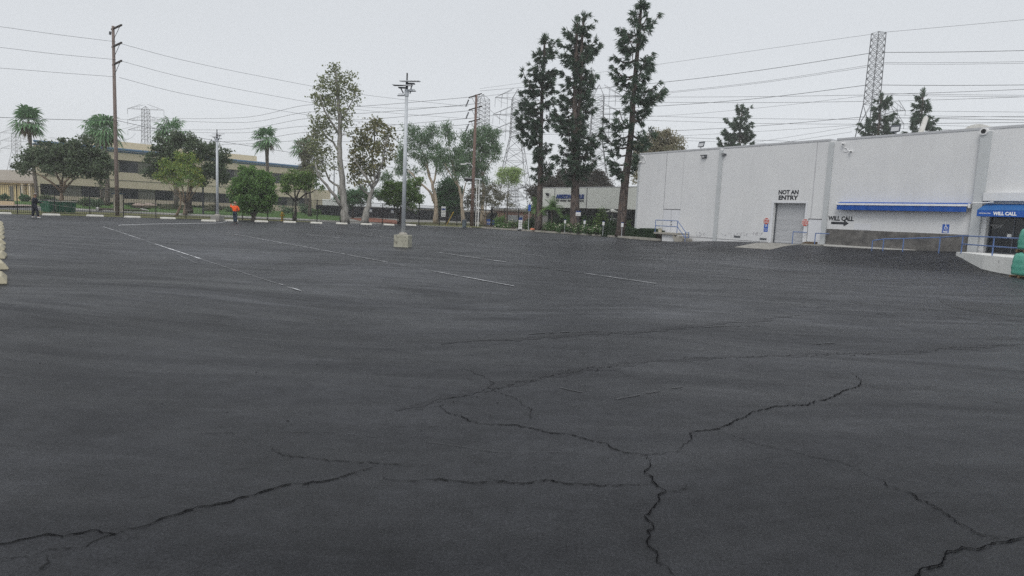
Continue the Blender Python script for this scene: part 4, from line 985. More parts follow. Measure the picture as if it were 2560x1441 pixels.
# low cream building at the far left
q0, q1 = at(-60, 472, 118), at(74, 470, 112)
LB = Frame(q0, q1)
lbd = thing('low_building', 'low cream building with a wide plain roof at the left edge of the photo', 'building', LB.p(0, 0, 0))
zz = at(30, 455, 113).z; zr2 = at(30, 425, 116).z
fb(LB, -14, LB.L + 2, -12, 0, .3, zz - .1).build('wall', mat('warm_wall', (.6, .5, .26), (.5, .42, .24), 1.2, .9), lbd)
MB().hexa([LB.p(*q) for q in ((-14, .8, zz - .15), (LB.L + 3, .8, zz - .15), (LB.L + 3, -12, zz - .15), (-14, -12, zz - .15), (-14, .8, zz + .25), (LB.L + 3, .8, zz + .25), (LB.L + .5, -9, zr2 + .4), (-14, -9, zr2 + .4))]).build('roof', mat('tan_roof', (.33, .29, .24), (.28, .25, .21), 1, .9), lbd)
for s in (LB.L - 5.5, LB.L - 2.6): fb(LB, s, s + 1.1, .002, .06, .3, 2.9).build('door', M['opanel'], lbd)
for s in (LB.L + .7, LB.L - 1.2): fb(LB, s, s + .4, .2, .6, .2, zz - .16).build('column', M['creamlight'], lbd)

# ================================================================== SHOWROOM
sh = thing('showroom', 'low white showroom with blue lettering behind the pines', 'shop building', SH.p(0, 0, 0))
SL = SH.L + 3; zf = 2.95
fb(SH, 0, SL, -20, 0, zf, 5.5).build('fascia', M['fascia'], sh)
fb(SH, -.02, SL, -.3, .03, 5.5, 5.58).build('parapet_cap', M['cap'], sh)
fb(SH, .3, SL, -19, -1.1, 0, zf).build('window_wall', M['glass'], sh)
for px in (1386.5, 1467):
    s, _ = SH.hit(px, 495); fb(SH, s - .05, s + .05, .001, .04, zf, 5.45).build('panel_joint', M['joint'], sh)
for s in np.linspace(.3, SL - .5, 9): fb(SH, s, s + .12, -1.099, -1.0, 0, zf).build('mullion', M['galvd'], sh)
def stext(body, x0, x1, yt, yb, m, bold, d=.02, th=.08):
    sa, za = SH.hit(x0, yb, d); sb, zb = SH.hit(x1, yb, d); _, zt = SH.hit(x0, yt, d)
    return text(body, 'lettering', m, sh, SH.p(sa, d, za), SH.U, up, sb - sa, zt - za, bold, th)
stext('ARIZONA TILE', 1390, 1460, 486.5, 497, M['navy'], .06)
stext('TILE  MARBLE  GRANITE  QUARTZ', 1390, 1459.5, 500, 504.5, M['letter'], .03, th=.04)
s, z = SH.hit(1371, 487); t = thing('wall_light', 'small box lamp on the showroom fascia left of the lettering', 'wall light', SH.p(s, 0, z), 'wall lights')
MB().hexa([SH.p(s + a, d, z + c) for a, d, c in ((-.15, 0, -.2), (.15, 0, -.2), (.2, .2, -.15), (-.2, .2, -.15), (-.22, 0, .15), (.22, 0, .15), (.3, .35, .2), (-.3, .35, .2))]).build('housing', M['galvd'], t)
MB().box(s, s, 0, 0, 0, 0) if False else None

# distant low buildings seen over the screened fence
def far_block(x0, x1, yt, Y, dep, m, roofm, label, name='distant_building'):
    a = at(x0, 500, Y); b_ = at(x1, 500, Y); zt = at((x0 + x1) / 2, yt, Y).z; fr = Frame((a.x, Y), (b_.x, Y + 1))
    t = thing(name, label, 'building', fr.p(0, 0, 0), 'hazy buildings far behind the fences')
    fb(fr, 0, fr.L, -dep, 0, 0, zt).build('wall', m, t); fb(fr, -.3, fr.L + .3, -dep, .3, zt, zt + .35).build('roof', roofm, t)
    for k in range(int(fr.L / 6)): fb(fr, 2 + k * 6, 5 + k * 6, .001, .06, .4, min(zt * .7, 3)).build('bay_door', M['cap'], t)
far_block(872, 1000, 520, 190, 25, M['wallclean'], M['cap'], 'long white hazy building low behind the forked pale trunk')
far_block(1006, 1112, 523.5, 170, 25, M['creamlight'], M['galvd'], 'low building with a dark roof line right of the near lamp pole')
far_block(1190, 1238, 532, 130, 14, M['creamlight'], M['kerb'], 'small pale building seen through the open gate')
far_block(1246, 1345, 529, 128, 10, M['brick'], M['kerb'], 'low pink brick building behind the iron fence left of the first pine')
wf = Frame(gp(1330, 553), gp(1400, 556)); fw = thing('siding_wall', 'grey wood siding wall behind the iron fence between the first two pines', 'wall', wf.p(0, 0, 0))
fb(wf, -3, wf.L + 1, -.2, 0, 0, 2.4).build('boards', M['greywood'], fw); fb(wf, -3, wf.L + 1, -.22, .03, 2.4, 2.48).build('coping', M['kerb'], fw)

# ================================================================== STREET THINGS
# near lamp on its concrete block
def block(c, wd_, h, m, name, parent, rot=0, bev=.03):
    k = MB(); a = wd_ / 2
    pts = [Vector((math.cos(rot + R_(45 + 90 * i)) * a * 1.414, math.sin(rot + R_(45 + 90 * i)) * a * 1.414, 0)) + Vector(c) for i in range(4)]
    k.prism(pts, (0, 0, h)); return k.build(name, m, parent, bevel=.012)
def lamp(c, H_, bw, bh, rb, label, kind_px):
    t = thing('lamp_post', label, 'lamp post', c, 'car park lamp posts')
    fr_rot = math.atan2(FN.U.y, FN.U.x)
    block(c - Vector((0, 0, .05)), bw, bh + .05, M['cbase'] if bw < .8 and H_ > 7.5 else M['concrete'], 'concrete_base', t, rot=-.12)
    MB().lathe(c + Vector((0, 0, bh)), [(rb * 2.1, 0), (rb * 2.1, .03), (rb * 1.7, .09), (rb * 1.15, .12)], 18).build('base_cap', M['kerb'], t)
    hs = H_ * .885
    MB().lathe(c, [(rb, bh + .05), (rb * .72, hs)], 18).build('pole', M['galv'], t, smooth=True)
    MB().lathe(c, [(rb * .6, hs), (rb * .58, H_ - .38), (rb * .35, H_ - .3)], 12).build('upper_tube', M['galvd'], t, smooth=True)
    MB().lathe(c, [(rb * .33, H_ - .3), (rb * .33, H_)], 8).build('tip', M['black'], t)
    MB().lathe(c, [(rb * 1.0, hs - .12), (rb * 1.0, hs + .18)], 12).build('collar', M['galv'], t)
    for sg, hz, off in ((1, hs + .5, .14), (-1, hs + .3, -.2)):
        # solar panel, slightly tilted, with its lamp head underneath
        X = c.x + off; p = MB()
        p.hexa([(X - .44, c.y - .3, c.z + hz - .03 * sg), (X + .44, c.y - .3, c.z + hz + .01 * sg), (X + .44, c.y + .3, c.z + hz + .09), (X - .44, c.y + .3, c.z + hz + .06), (X - .44, c.y - .3, c.z + hz + .01), (X + .44, c.y - .3, c.z + hz + .05), (X + .44, c.y + .3, c.z + hz + .13), (X - .44, c.y + .3, c.z + hz + .1)])
        sp_ = p.build('solar_panel', M['cap'], t)
        MB().box(X - .18, X + .22, c.y - .12, c.y + .12, c.z + hz - .07, c.z + hz - .035).build('panel_mount', M['galvd'], sp_)
        MB().tube([(X + .1 * sg, c.y, c.z + hz - .03), (c.x + .15 * sg, c.y, c.z + hs + .0)], .03, 6).build('arm', M['galvd'], t)
        x1 = c.x + sg * .1; x2 = c.x + sg * .42; hh = c.z + hs + (.1 if sg > 0 else -.12)
        MB().hexa([(min(x1, x2), c.y - .12, hh), (max(x1, x2), c.y - .12, hh + .02), (max(x1, x2), c.y + .12, hh + .02), (min(x1, x2), c.y + .12, hh), (min(x1, x2) + .05, c.y - .1, hh + .09), (max(x1, x2) - .05, c.y - .1, hh + .1), (max(x1, x2) - .05, c.y + .1, hh + .1), (min(x1, x2) + .05, c.y + .1, hh + .09)]).build('lamp_head', M['galv'], t)
        MB().tube([(c.x, c.y, hh + .05), (c.x + sg * .2, c.y, hh + .05)], .03, 6).build('arm', M['galv'], t)
    return t
lc = gp(1004, 618.5); lc = Vector((lc.x, lc.y + .34, 0))
lamp(lc, at(1017, 183, lc.y).z, .68, .56, .1, 'near grey lamp post with flat solar panels on a stained concrete block', 0)
l2 = gp(540, 553); l2.y += .3
t = lamp(l2, at(541, 324, l2.y).z, .85, .5, .13, 'far grey lamp post with solar panels by the fence left of the orange worker', 0)

# wooden utility poles
def wood_pole(base, topz, rb, rt_, m, name, label):
    t = thing('utility_pole', label, 'utility pole', base)
    MB().lathe(base, [(rb, -.1), (rb * .93, topz * .3), (rt_, topz)], 14).build('pole', m, t, smooth=True); return t
u1 = gp(293.5, 540.5); u1z = at(290.5, 66, u1.y).z
t = wood_pole(u1, u1z, .18, .12, M['polewood'], 'p', 'tall bare wooden utility pole left, with three short arms near its top')
armdir = Vector((.55, -.83, 0)).normalized()   # arms point along the viewing side, seen foreshortened
arms1 = []
for py in (66, 110, 155):
    a = at(293, py + 7, u1.y); tip = at(304, py - 3, u1.y - 1.4)
    p0_ = Vector((u1.x - .0, u1.y, a.z)); dv = tip - p0_
    b = MB(); n = Vector((0, 0, .07)); sd2 = dv.cross(Vector((0, 0, 1))).normalized() * .06; st_ = p0_ - dv * .18
    b.hexa([st_ - n - sd2, p0_ + dv - n - sd2, p0_ + dv - n + sd2, st_ - n + sd2, st_ + n - sd2, p0_ + dv + n - sd2, p0_ + dv + n + sd2, st_ + n + sd2]); b.build('arm', M['bark_dark'], t)
    MB().tube([p0_ + Vector((0, 0, -1.0)), p0_ + dv * .75 + Vector((0, 0, -.1))], .025, 5).build('brace', M['galvd'], t)
MB().tube([Vector((u1.x - .3, u1.y, at(290, 88, u1.y).z)), Vector((u1.x - .26, u1.y, at(290, 80, u1.y).z))], .1, 8).build('insulator', M['wire'], t)
u2 = gp(1179, 566.5); u2t = at(1188, 237, u2.y)
t = wood_pole(u2, u2t.z, .24, .14, M['polered'], 'p', 'reddish wooden utility pole by the gate with three slanted crossarms')
tips2 = []
for (xa, ya, xb, yb) in ((1172, 244.5, 1204, 234.5), (1172, 275.5, 1205, 265.5), (1172, 305.5, 1200, 298)):
    a, b_ = at(xa, ya, u2.y - .6), at(xb, yb, u2.y + .4); tips2.append(a)
    k = MB(); n = Vector((0, 0, .08)); dv = b_ - a; sd2 = dv.cross(Vector((0, 0, 1))).normalized() * .07
    k.hexa([a - n - sd2, b_ - n - sd2, b_ - n + sd2, a - n + sd2, a + n - sd2, b_ + n - sd2, b_ + n + sd2, a + n + sd2]); k.build('crossarm', M['bark_dark'], t)
    mid = Vector((u2.x, u2.y, (a.z + b_.z) / 2 - 1.2))
    MB().tube([a.lerp(b_, .2), mid], .025, 5).build('brace', M['galvd'], t); MB().tube([a.lerp(b_, .85), mid], .025, 5).build('brace', M['galvd'], t)
    i0 = a + Vector((0, 0, -.25)); i1 = a + Vector((-.35, 0, -1.15))
    MB().tube([i0.lerp(i1, q) for q in (0, .1, .2, .3, .4, .5, .6, .7, .8, .9, 1)], [.03, .11, .06, .11, .06, .11, .06, .11, .06, .11, .03], 8).build('insulator', M['wire'], t)
zc = at(1190, 448, u2.y).z
MB().box(u2.x + .2, u2.x + 1.1, u2.y - .25, u2.y + .2, zc - .1, zc + .1).build('bracket', M['galv'], t)
for x in (1187.5, 1191.5):
    a = gp(x - 6 if x < 1190 else x - 4, 566); MB().tube([Vector((u2.x + (.55 if x < 1190 else .85), u2.y - .25, 0)), Vector((u2.x + (.5 if x < 1190 else .8), u2.y - .2, zc))], .07 if x > 1190 else .05, 8).build('conduit', M['white'], t)
# street light on the second pole
a = at(1186, 423, u2.y); hd = at(1160, 411, u2.y - 1)
t = thing('street_light', 'white curved street light arm fixed to the reddish wooden pole', 'street light', a)
MB().tube([a, a.lerp(hd, .4) + Vector((0, 0, .45)), a.lerp(hd, .75) + Vector((0, 0, .3)), hd], .05, 8).build('arm', M['white'], t)
MB().box(hd.x - .45, hd.x + .15, hd.y - .13, hd.y + .13, hd.z - .06, hd.z + .06).build('lamp_head', M['white'], t)
a = at(1176, 449, u2.y - .5); t = thing('transformer_box', 'dark boxy lamp fixture beside the reddish wooden pole', 'pole box', a)
MB().box(a.x - .75, a.x + .15, a.y - .25, a.y + .25, a.z - .25, a.z + .1).build('box', M['black'], t, bevel=.03); MB().box(a.x - .75, a.x + .15, a.y - .3, a.y + .3, a.z + .1, a.z + .2).build('lid', M['cap'], t)
# yellow guy-wire guard
g1, g2 = gp(1116, 564), at(1134, 530, gp(1116, 564).y + .5)
tag(MB().tube([g1, g2], .06, 8).build('guy_guard', M['yellow']), 'yellow sloping guy wire guard behind the fence left of the gate', 'guy guard')
tag(MB().tube([g2, at(1176, 452, u2.y)], .012, 5).build('guy_wire', M['wire']), 'thin guy wire rising from the yellow guard to the reddish pole', 'guy wire')

# trash can, hydrant, dumpster, signs
c = gp(1160.5, 569.5)
t = thing('trash_can', 'grey waste bin standing before the fence at the gate', 'trash can', c)
MB().lathe(c, [(.22, 0), (.24, .1), (.27, .78), (.29, .8)], 16).build('body', M['bin'], t, smooth=False); MB().lathe(c + Vector((0, 0, .8)), [(.3, 0), (.3, .05), (.2, .13), (.05, .16)], 16).build('lid', M['galvd'], t)
c = gp(705.5, 553)
t = thing('fire_hydrant', 'yellow fire hydrant behind the iron fence', 'hydrant', c)
c2_ = c + Vector((0, 0, .0))
MB().lathe(c2_, [(.2, 0), (.2, .06), (.13, .08), (.13, .2), (.15, .24), (.13, .28), (.13, .72), (.17, .76), (.17, .8), (.13, .92), (.05, 1.0)], 16).build('barrel', M['yellow'], t)
MB().tube([c2_ + Vector((-.26, 0, .6)), c2_ + Vector((.26, 0, .6))], .08, 10).build('side_caps', M['yellow'], t); MB().tube([c2_ + Vector((0, 0, .52)), c2_ + Vector((.04, -.26, .52))], .1, 10).build('pump_cap', M['yellow'], t)
MB().lathe(c2_ + Vector((0, 0, 1.0)), [(.035, 0), (.035, .06)], 6).build('nut', M['yellow'], t)
a, b_ = gp(122, 533.5), gp(192, 535); fr = Frame(a, b_)
t = thing('dumpster', 'weathered dark green dumpster with a pale rim behind the fence at left', 'dumpster', fr.p(0, 0, 0))
hb = 1.12
MB().hexa([fr.p(*q) for q in ((.1, -.05, .1), (fr.L - .1, -.05, .1), (fr.L - .1, -1.5, .1), (.1, -1.5, .1), (0, 0, hb), (fr.L, 0, hb), (fr.L, -1.6, hb), (0, -1.6, hb))]).build('body', M['greenbox'], t)
for k in range(7): fb(fr, .25 + k * (fr.L - .6) / 6, .33 + k * (fr.L - .6) / 6, .0, .05, .2, hb).build('rib', M['greenbox'], t)
m = MB(); m.fbox(fr, -.05, fr.L + .05, .0, .08, hb, hb + .06); m.fbox(fr, -.05, fr.L + .05, -1.65, -1.55, hb, hb + .06); m.build('rim', M['stop'], t)
MB().hexa([fr.p(*q) for q in ((.02, -.02, hb + .061), (fr.L / 2 - .03, -.02, hb + .061), (fr.L / 2 - .03, -1.5, hb + .12), (.02, -1.5, hb + .12), (.02, -.02, hb + .1), (fr.L / 2 - .03, -.02, hb + .1), (fr.L / 2 - .03, -1.5, hb + .16), (.02, -1.5, hb + .16))]).build('lid', M['black'], t)
# monument sign behind gate
a, b_ = gp(1209, 564), gp(1235.5, 565); a.y += 1.5; b_.y += 1.2; fr = Frame(a, b_)
t = thing('monument_sign', 'blue rounded ground sign with white writing behind the open gate', 'ground sign', fr.p(0, 0, 0))
_, zt_ = fr.hit(1222, 548.5); n = 12; L2 = fr.L / 2
out = [(0, .12), (fr.L, .12), (fr.L, zt_ * .7)] + [(L2 + L2 * math.cos(math.pi * k / n) * .98, zt_ * .7 + zt_ * .3 * math.sin(math.pi * k / n)) for k in range(1, n)] + [(0, zt_ * .7)]
MB().prism([fr.p(s, -.15, z) for s, z in out], fr.N * .3).build('panel', M['bluesign'], t)
fb(fr, -.1, fr.L + .1, -.2, .2, 0, .12).build('plinth', M['concrete'], t)
text('ARIZONA TILE', 'lettering', M['white'], t, fr.p(fr.L * .14, .16, zt_ * .42), fr.U, up, fr.L * .72, zt_ * .2, .03, .01)
text('CUSTOMER PARKING', 'lettering', M['white'], t, fr.p(fr.L * .25, .16, zt_ * .22), fr.U, up, fr.L * .5, zt_ * .09, .01, .01)
# A-frame style sign at the bed kerb
c = kp(1300.5, .6)
t = thing('stand_sign', 'upright white sign board with a blue header on a rubber base near the kerb', 'stand sign', c)
MB().box(c.x - .2, c.x + .2, c.y - .03, c.y + .03, .2, 1.2).build('board', M['white'], t); MB().box(c.x - .2, c.x + .2, c.y - .035, c.y + .035, 1.201, 1.5).build('header', M['navy'], t)
MB().box(c.x - .42, c.x + .42, c.y - .2, c.y + .2, .08, .14).box(c.x - .06, c.x + .06, c.y - .03, c.y + .03, .139, .2).build('base', M['black'], t)
MB().box(c.x - .5, c.x - .12, c.y - .24, c.y + .2, .14, .2).build('sandbag', M['cap'], t); MB().box(c.x + .12, c.x + .5, c.y - .24, c.y + .2, .14, .2).build('sandbag', M['cap'], t)
for k, b_ in enumerate(('OPEN', 'HERE', 'ENTER')): text(b_, 'lettering', M['letter'], t, Vector((c.x - .13, c.y - .035, .92 - .22 * k)), (1, 0, 0), up, .26, .07, .02, .004)
# blue sign post
c = kp(1321, .8); zt_ = at(1321, 512, c.y).z; zb_ = at(1321, 528, c.y).z
t = thing('sign_post', 'tall thin post with a blue plate beside the leftmost big pine', 'sign post', c)
MB().tube([c, Vector((c.x, c.y, zt_ - .05))], .035, 6).build('post', M['galv'], t); MB().box(c.x - .13, c.x + .15, c.y - .06, c.y - .04, zb_, zt_).build('plate', M['bluesign'], t)
# stall number posts in front of the roses
plab = ['leftmost, before the double-trunked pine', 'second, right of the double-trunked pine', 'third, where the roses meet the hedge', 'rightmost, before the hedge']
for (x, yt, yb), lb in zip(((1411.5, 551, 583.5), (1460, 552, 586), (1507, 555, 590), (1554, 558, 593.5)), plab):
    c = kp(x, .35); zt_ = at(x, yt, c.y).z; t = thing('stall_sign', 'white plate on a thin metal post, ' + lb, 'post sign', c, 'low white post signs at the kerb')
    MB().tube([c, Vector((c.x, c.y, zt_))], .022, 6).build('post', M['galv'], t); MB().box(c.x - .1, c.x + .1, c.y - .045, c.y - .025, zt_ - .32, zt_).build('plate', M['white'], t)
    MB().box(c.x - .1, c.x + .1, c.y - .046, c.y - .024, zt_ + .002, zt_ + .07).build('header', M['navy'], t)
c = kp(1443, 1.2); zt_ = at(1441, 527.5, c.y).z; zb_ = at(1441, 540, c.y).z
t = thing('sign_board', 'white square sign with a blue header right of the double-trunked pine', 'sign', c)
MB().tube([c, Vector((c.x, c.y, zb_ + .1))], .03, 6).build('post', M['galvd'], t); MB().box(c.x - .25, c.x + .25, c.y - .06, c.y - .04, zb_, zt_ - .13).build('plate', M['white'], t); MB().box(c.x - .25, c.x + .25, c.y - .065, c.y - .038, zt_ - .129, zt_).build('header', M['navy'], t)
text('NO ENTRY', 'lettering', M['letter'], t, Vector((c.x - .2, c.y - .062, zb_ + .08)), (1, 0, 0), up, .4, .06, .02, .003)
# orange bag at the foot of the first pine
bm = bmesh.new(); bmesh.ops.create_icosphere(bm, subdivisions=3, radius=1)
for v in bm.verts: k = 1 + .12 * math.sin(v.co.x * 7 + v.co.z * 4) + .08 * math.sin(v.co.y * 11); v.co = Vector((v.co.x * .24 * k, v.co.y * .16 * k, max(-.02, v.co.z * .17 * k + .02)))
me = bpy.data.meshes.new('rag'); bm.to_mesh(me); bm.free(); me.materials.append(mat('salmon_cloth', (.7, .26, .15), (.6, .2, .12), 6, .8)); o = link('rag', me); o.location = kp(1331, .5) + Vector((0, 0, .1))
tag(o, 'crumpled orange cloth on the kerb at the foot of the leftmost big pine', 'cloth')
# patio umbrella and bench before the showroom
c = at(1530, 545, 70); c.z = 0; t = thing('patio_umbrella', 'white patio umbrella in the shade before the showroom', 'umbrella', c); zt_ = at(1530, 523, 70).z
MB().tube([c, Vector((c.x, c.y, zt_))], .03, 8).build('pole', M['white'], t); MB().lathe(Vector((c.x, c.y, zt_ - .3)), [(.75, -.04), (.76, 0), (.35, .18), (.03, .3)], 8).build('canopy', M['umbrella'], t)
c = at(1537, 552, 66); c.z = 0; t = thing('garden_seat', 'white slatted garden seat half hidden by the right-hand pine trunk', 'garden seat', c)
zs = at(1537, 560, 66).z; zt_ = at(1537, 546, 66).z
m = MB(); 
for k in range(5): m.box(c.x - .42 + k * .17, c.x - .42 + k * .17 + .12, c.y + .2, c.y + .24, zs, zt_)
m.box(c.x - .45, c.x + .45, c.y + .16, c.y + .2, zs + .15, zs + .22); m.build('backrest', M['white'], t); MB().box(c.x - .45, c.x + .45, c.y - .25, c.y + .16, zs - .05, zs).build('seat', M['white'], t)
for a in (-.4, .34):
    for b_ in (-.2, .12): MB().box(c.x + a, c.x + a + .06, c.y + b_, c.y + b_ + .06, 0, zs - .05).build('leg', M['white'], t)
# entry sign pillars behind the utility pole
c = at(297, 520, 79); c.z = .1; t = thing('driveway_sign', 'pale two-post sign with a flat cap behind the tall wooden utility pole', 'ground sign', c)
zt_ = at(297, 484, 79).z
MB().box(c.x - .55, c.x - .25, c.y - .15, c.y + .15, .1, zt_ - .1).build('post', M['creamlight'], t); MB().box(c.x + .2, c.x + .55, c.y - .15, c.y + .15, .1, zt_ - .1).build('post', M['creamlight'], t); MB().box(c.x - .7, c.x + .7, c.y - .2, c.y + .2, zt_ - .1, zt_).build('cap', M['bluetrim'], t)
ob_ = [(-.249, 0), ]
MB().box(c.x - .249, c.x + .199, c.y - .08, c.y + .08, .7, zt_ - .12).build('board', M['opanel'], t)
# planted island kerb near the pole
isl = [gp(*p) for p in ((240, 527.5), (241, 521.5), (252, 517.8), (275, 516), (310, 518), (345, 524), (372, 531))]
k_ = MB(); 
for a, b_ in zip(isl, isl[1:]):
    n = Vector((-(b_ - a).y, (b_ - a).x, 0)).normalized() * -.3
    k_.hexa([a, b_, b_ + n, a + n] + [q + Vector((0, 0, .3)) for q in (a, b_, b_ + n, a + n)])
tag(k_.build('kerb', M['kerbw']), kind='structure')
sheet('island_soil', isl, .2, M['mulch'])
# barrier board at left
c = at(18, 505, 84); t = thing('barrier', 'orange and black barrier board on the drive at the left edge', 'barrier', Vector((c.x, c.y, .2)))
z1_ = at(18, 501, 84).z
MB().box(c.x - 1.1, c.x + .9, c.y - .03, c.y + .03, z1_ - .75, z1_ - .12).build('board', mat('pale_orange', (.62, .5, .33), (.58, .46, .3), 4, .7), t)
m = MB()
for k in range(9): MB().box(c.x - 1.05 + k * .215, c.x - .93 + k * .215, c.y - .04, c.y + .04, z1_ - .11, z1_ + .03).build('black_block', M['black'], t)
for a in (-1.0, .8): MB().box(c.x + a, c.x + a + .08, c.y + .031, c.y + .1, .2, z1_ - .1).build('post', M['galvd'], t)
# box truck and parked cars far right of the office block
def truck(px, py, Y, s_, label):
    c = at(px, py, Y); c.z = 0; t = thing('box_truck', label, 'truck', c)
    X, Yy = c.x, c.y
    MB().box(X - 2.2 * s_, X + 1.1 * s_, Yy - 1.1, Yy + 1.1, .9, 3.2).build('box', M['white'], t)
    MB().hexa([(X + 1.15 * s_, Yy - 1, .5), (X + 2.7 * s_, Yy - 1, .5), (X + 2.7 * s_, Yy + 1, .5), (X + 1.15 * s_, Yy + 1, .5), (X + 1.15 * s_, Yy - .95, 2.3), (X + 2.1 * s_, Yy - .95, 2.3), (X + 2.1 * s_, Yy + .95, 2.3), (X + 1.15 * s_, Yy + .95, 2.3)]).build('cab', M['white'], t)
    MB().box(X + 1.3 * s_, X + 2.0 * s_, Yy - 1.01, Yy - .98, 1.4, 2.1).build('window', M['glass'], t)
    for a in (-1.4, 1.9):
        for b_ in (-1, .8): MB().tube([(X + a * s_, Yy + b_, .45), (X + a * s_, Yy + b_ + .25, .45)], .45, 16).build('wheel', M['black'], t)
def car(px, Y, m, label):
    c = at(px, 540, Y); c.z = 0; t = thing('parked_car', label, 'car', c, 'cars parked beyond the screened fence'); X, Yy = c.x, c.y
    sec = [(-2.2, .35), (2.2, .35), (2.25, .8), (1.3, .95), (.75, 1.45), (-.9, 1.5), (-1.6, 1.0), (-2.2, .9)]
    MB().prism([(X + a, Yy - .85, z) for a, z in sec], (0, 1.7, 0)).build('body', m, t, bevel=.06)
    g = MB(); g.prism([(X + a, Yy - .87, z) for a, z in ((-1.35, 1.0), (1.1, .98), (.68, 1.38), (-.85, 1.42))], (0, .015, 0)); g.build('side_window', M['glass'], t)
    for a in (-1.4, 1.4):
        for b_ in (-.9, .7): MB().tube([(X + a, Yy + b_, .33), (X + a, Yy + b_ + .2, .33)], .33, 16).build('wheel', M['black'], t)
truck(838, 520, 128, 1.0, 'white box truck behind the screened fence left of the tall pale trunk')
car(893, 124, M['white'], 'white car behind the screened fence, between the two pale trunks')
car(868, 130, M['wallclean'], 'silver car behind the screened fence beside the tall pale trunk')
# black drive sign mounts near annex: plain lamp columns far off
for px, yt, Y, lb in ((1048, 450, 150, 'thin dark lamp pole rising behind the fence right of the near lamp'), (834, 420, 150, 'thin dark pole behind the annex left of the tall pale trunk'), (508, 430, 84, 'thin black pole beside the far lamp in the tree shade')):
    c = at(px, 540, Y); c.z = 0; zt_ = at(px + 2, yt, Y).z; t = thing('light_pole', lb, 'pole', c, 'thin far light poles')
    MB().lathe(c, [(.14, 0), (.09, zt_)], 8).build('pole', M['galvd'], t); MB().box(c.x - .5, c.x + .5, c.y - .15, c.y + .15, zt_, zt_ + .15).build('lamp_head', M['galvd'], t)

# ================================================================== TREES
def tree(name, label, base, trunk_px, Y, ells, leaf, lsize, bark, tr, n_clump=60, per=60, clump_r=.5, cat='tree', group=None, limbs=(), asp=.5, droop=0.0, depthk=1.0, gravity=0, dens=1.0, minz=None):
    """trunk_px: photo columns/rows followed by the stem; ells: (px, py, rx, ry[, weight]) crown lobes"""
    t = thing(name, label, cat, base, group)
    stem = [Vector(base)] + [at(x, y, Y) for x, y in trunk_px]
    nodes_ = []   # (pos, radius)
    mb = MB(); n = len(stem)
    rads = [tr * (1 - .72 * k / (n - 1)) for k in range(n)]; rads[0] *= 1.25
    # smooth the stem
    P, Rr = [], []
    for k in range(n - 1):
        for q in (0, .34, .67):
            p = stem[k].lerp(stem[k + 1], q); p += Vector((rnd.gauss(0, 1), rnd.gauss(0, 1), 0)) * tr * .12 * (k > 0 or q > 0)
            P.append(p); Rr.append(rads[k] + (rads[k + 1] - rads[k]) * q)
    P.append(stem[-1]); Rr.append(rads[-1]); mb.tube(P, Rr, 9)
    for p, r in zip(P[2:], Rr[2:]): nodes_.append((p, r))
    for lb in limbs:   # explicit limbs: ((px,py)...), radius
        pts, r0 = lb; q = [at(x, y, Y + dy) for x, y, dy in pts]
        rr = [r0 * (1 - .65 * k / (len(q) - 1)) for k in range(len(q))]
        PP, RR = [], []
        for k in range(len(q) - 1):
            for f in (0, .5): PP.append(q[k].lerp(q[k + 1], f) + Vector((rnd.gauss(0, .04), rnd.gauss(0, .04), rnd.gauss(0, .04))) * (k + f > 0)); RR.append(rr[k] + (rr[k + 1] - rr[k]) * f)
        PP.append(q[-1]); RR.append(rr[-1]); mb.tube(PP, RR, 7)
        for p, r in zip(PP[1:], RR[1:]): nodes_.append((p, r))
    # clumps spread through the crown lobes
    wts = [e[2] * e[3] * (e[4] if len(e) > 4 else 1) for e in ells]; tot = sum(wts); cl = []
    for e, w_ in zip(ells, wts):
        c = at(e[0], e[1], Y); rx, rz = e[2] * Y / F, e[3] * Y / F; ry = rx * depthk
        for k in range(max(2, round(n_clump * w_ / tot))):
            v = Vector((rnd.gauss(0, 1), rnd.gauss(0, 1), rnd.gauss(0, 1))).normalized() * (rnd.random() ** .42)
            q = c + Vector((v.x * rx, v.y * ry, v.z * rz))
            if minz and q.z < minz: q.z = minz
            cl.append(q)
    c0 = nodes_[0][0]; cl.sort(key=lambda q: (q - c0).length)
    for q in cl:
        best = min(nodes_, key=lambda nd: (nd[0] - q).length + (2.2 * max(0, nd[0].z - q.z + .15)))
        p, r = best; ln = (q - p).length
        if ln < .15: continue
        r1 = min(r * .72, .03 + .035 * ln); a = p.lerp(q, .35) + Vector((rnd.gauss(0, .07), rnd.gauss(0, .07), rnd.gauss(.06, .07))) * ln; b_ = p.lerp(q, .7) + Vector((rnd.gauss(0, .06), rnd.gauss(0, .06), rnd.gauss(.08, .06))) * ln
        mb.tube([p, a, b_, q], [r1, r1 * .75, r1 * .5, max(.012, r1 * .25)], 5, cap=False)
        nodes_ += [(a, r1 * .75), (b_, r1 * .5), (q, max(.012, r1 * .3))]
    mb.build('trunk', M[bark], t, smooth=True)
    C = []
    for q in cl:
        k = max(4, int(per * dens * rnd.uniform(.5, 1.4))); cr = clump_r * rnd.uniform(.65, 1.25)
        g_ = rng.normal(size=(k, 3)) * np.array([1, 1, .75]) * cr * .55
        if gravity: g_[:, 2] -= np.abs(rng.normal(size=k)) * gravity * cr
        C.append(np.array(q)[None] + g_)
    C = np.concatenate(C); D = None
    if droop: D = np.tile(np.array([0, 0, -droop]), (len(C), 1))
    leaves('crown', C, lsize, lsize * asp, G[leaf], t, D)
    return t

def B(px, py, Y=None):
    q = gp(px, py)
    if Y: q = at(px, py, Y)
    q.z = min(max(q.z, 0), 1.0) if Y else 0; return q

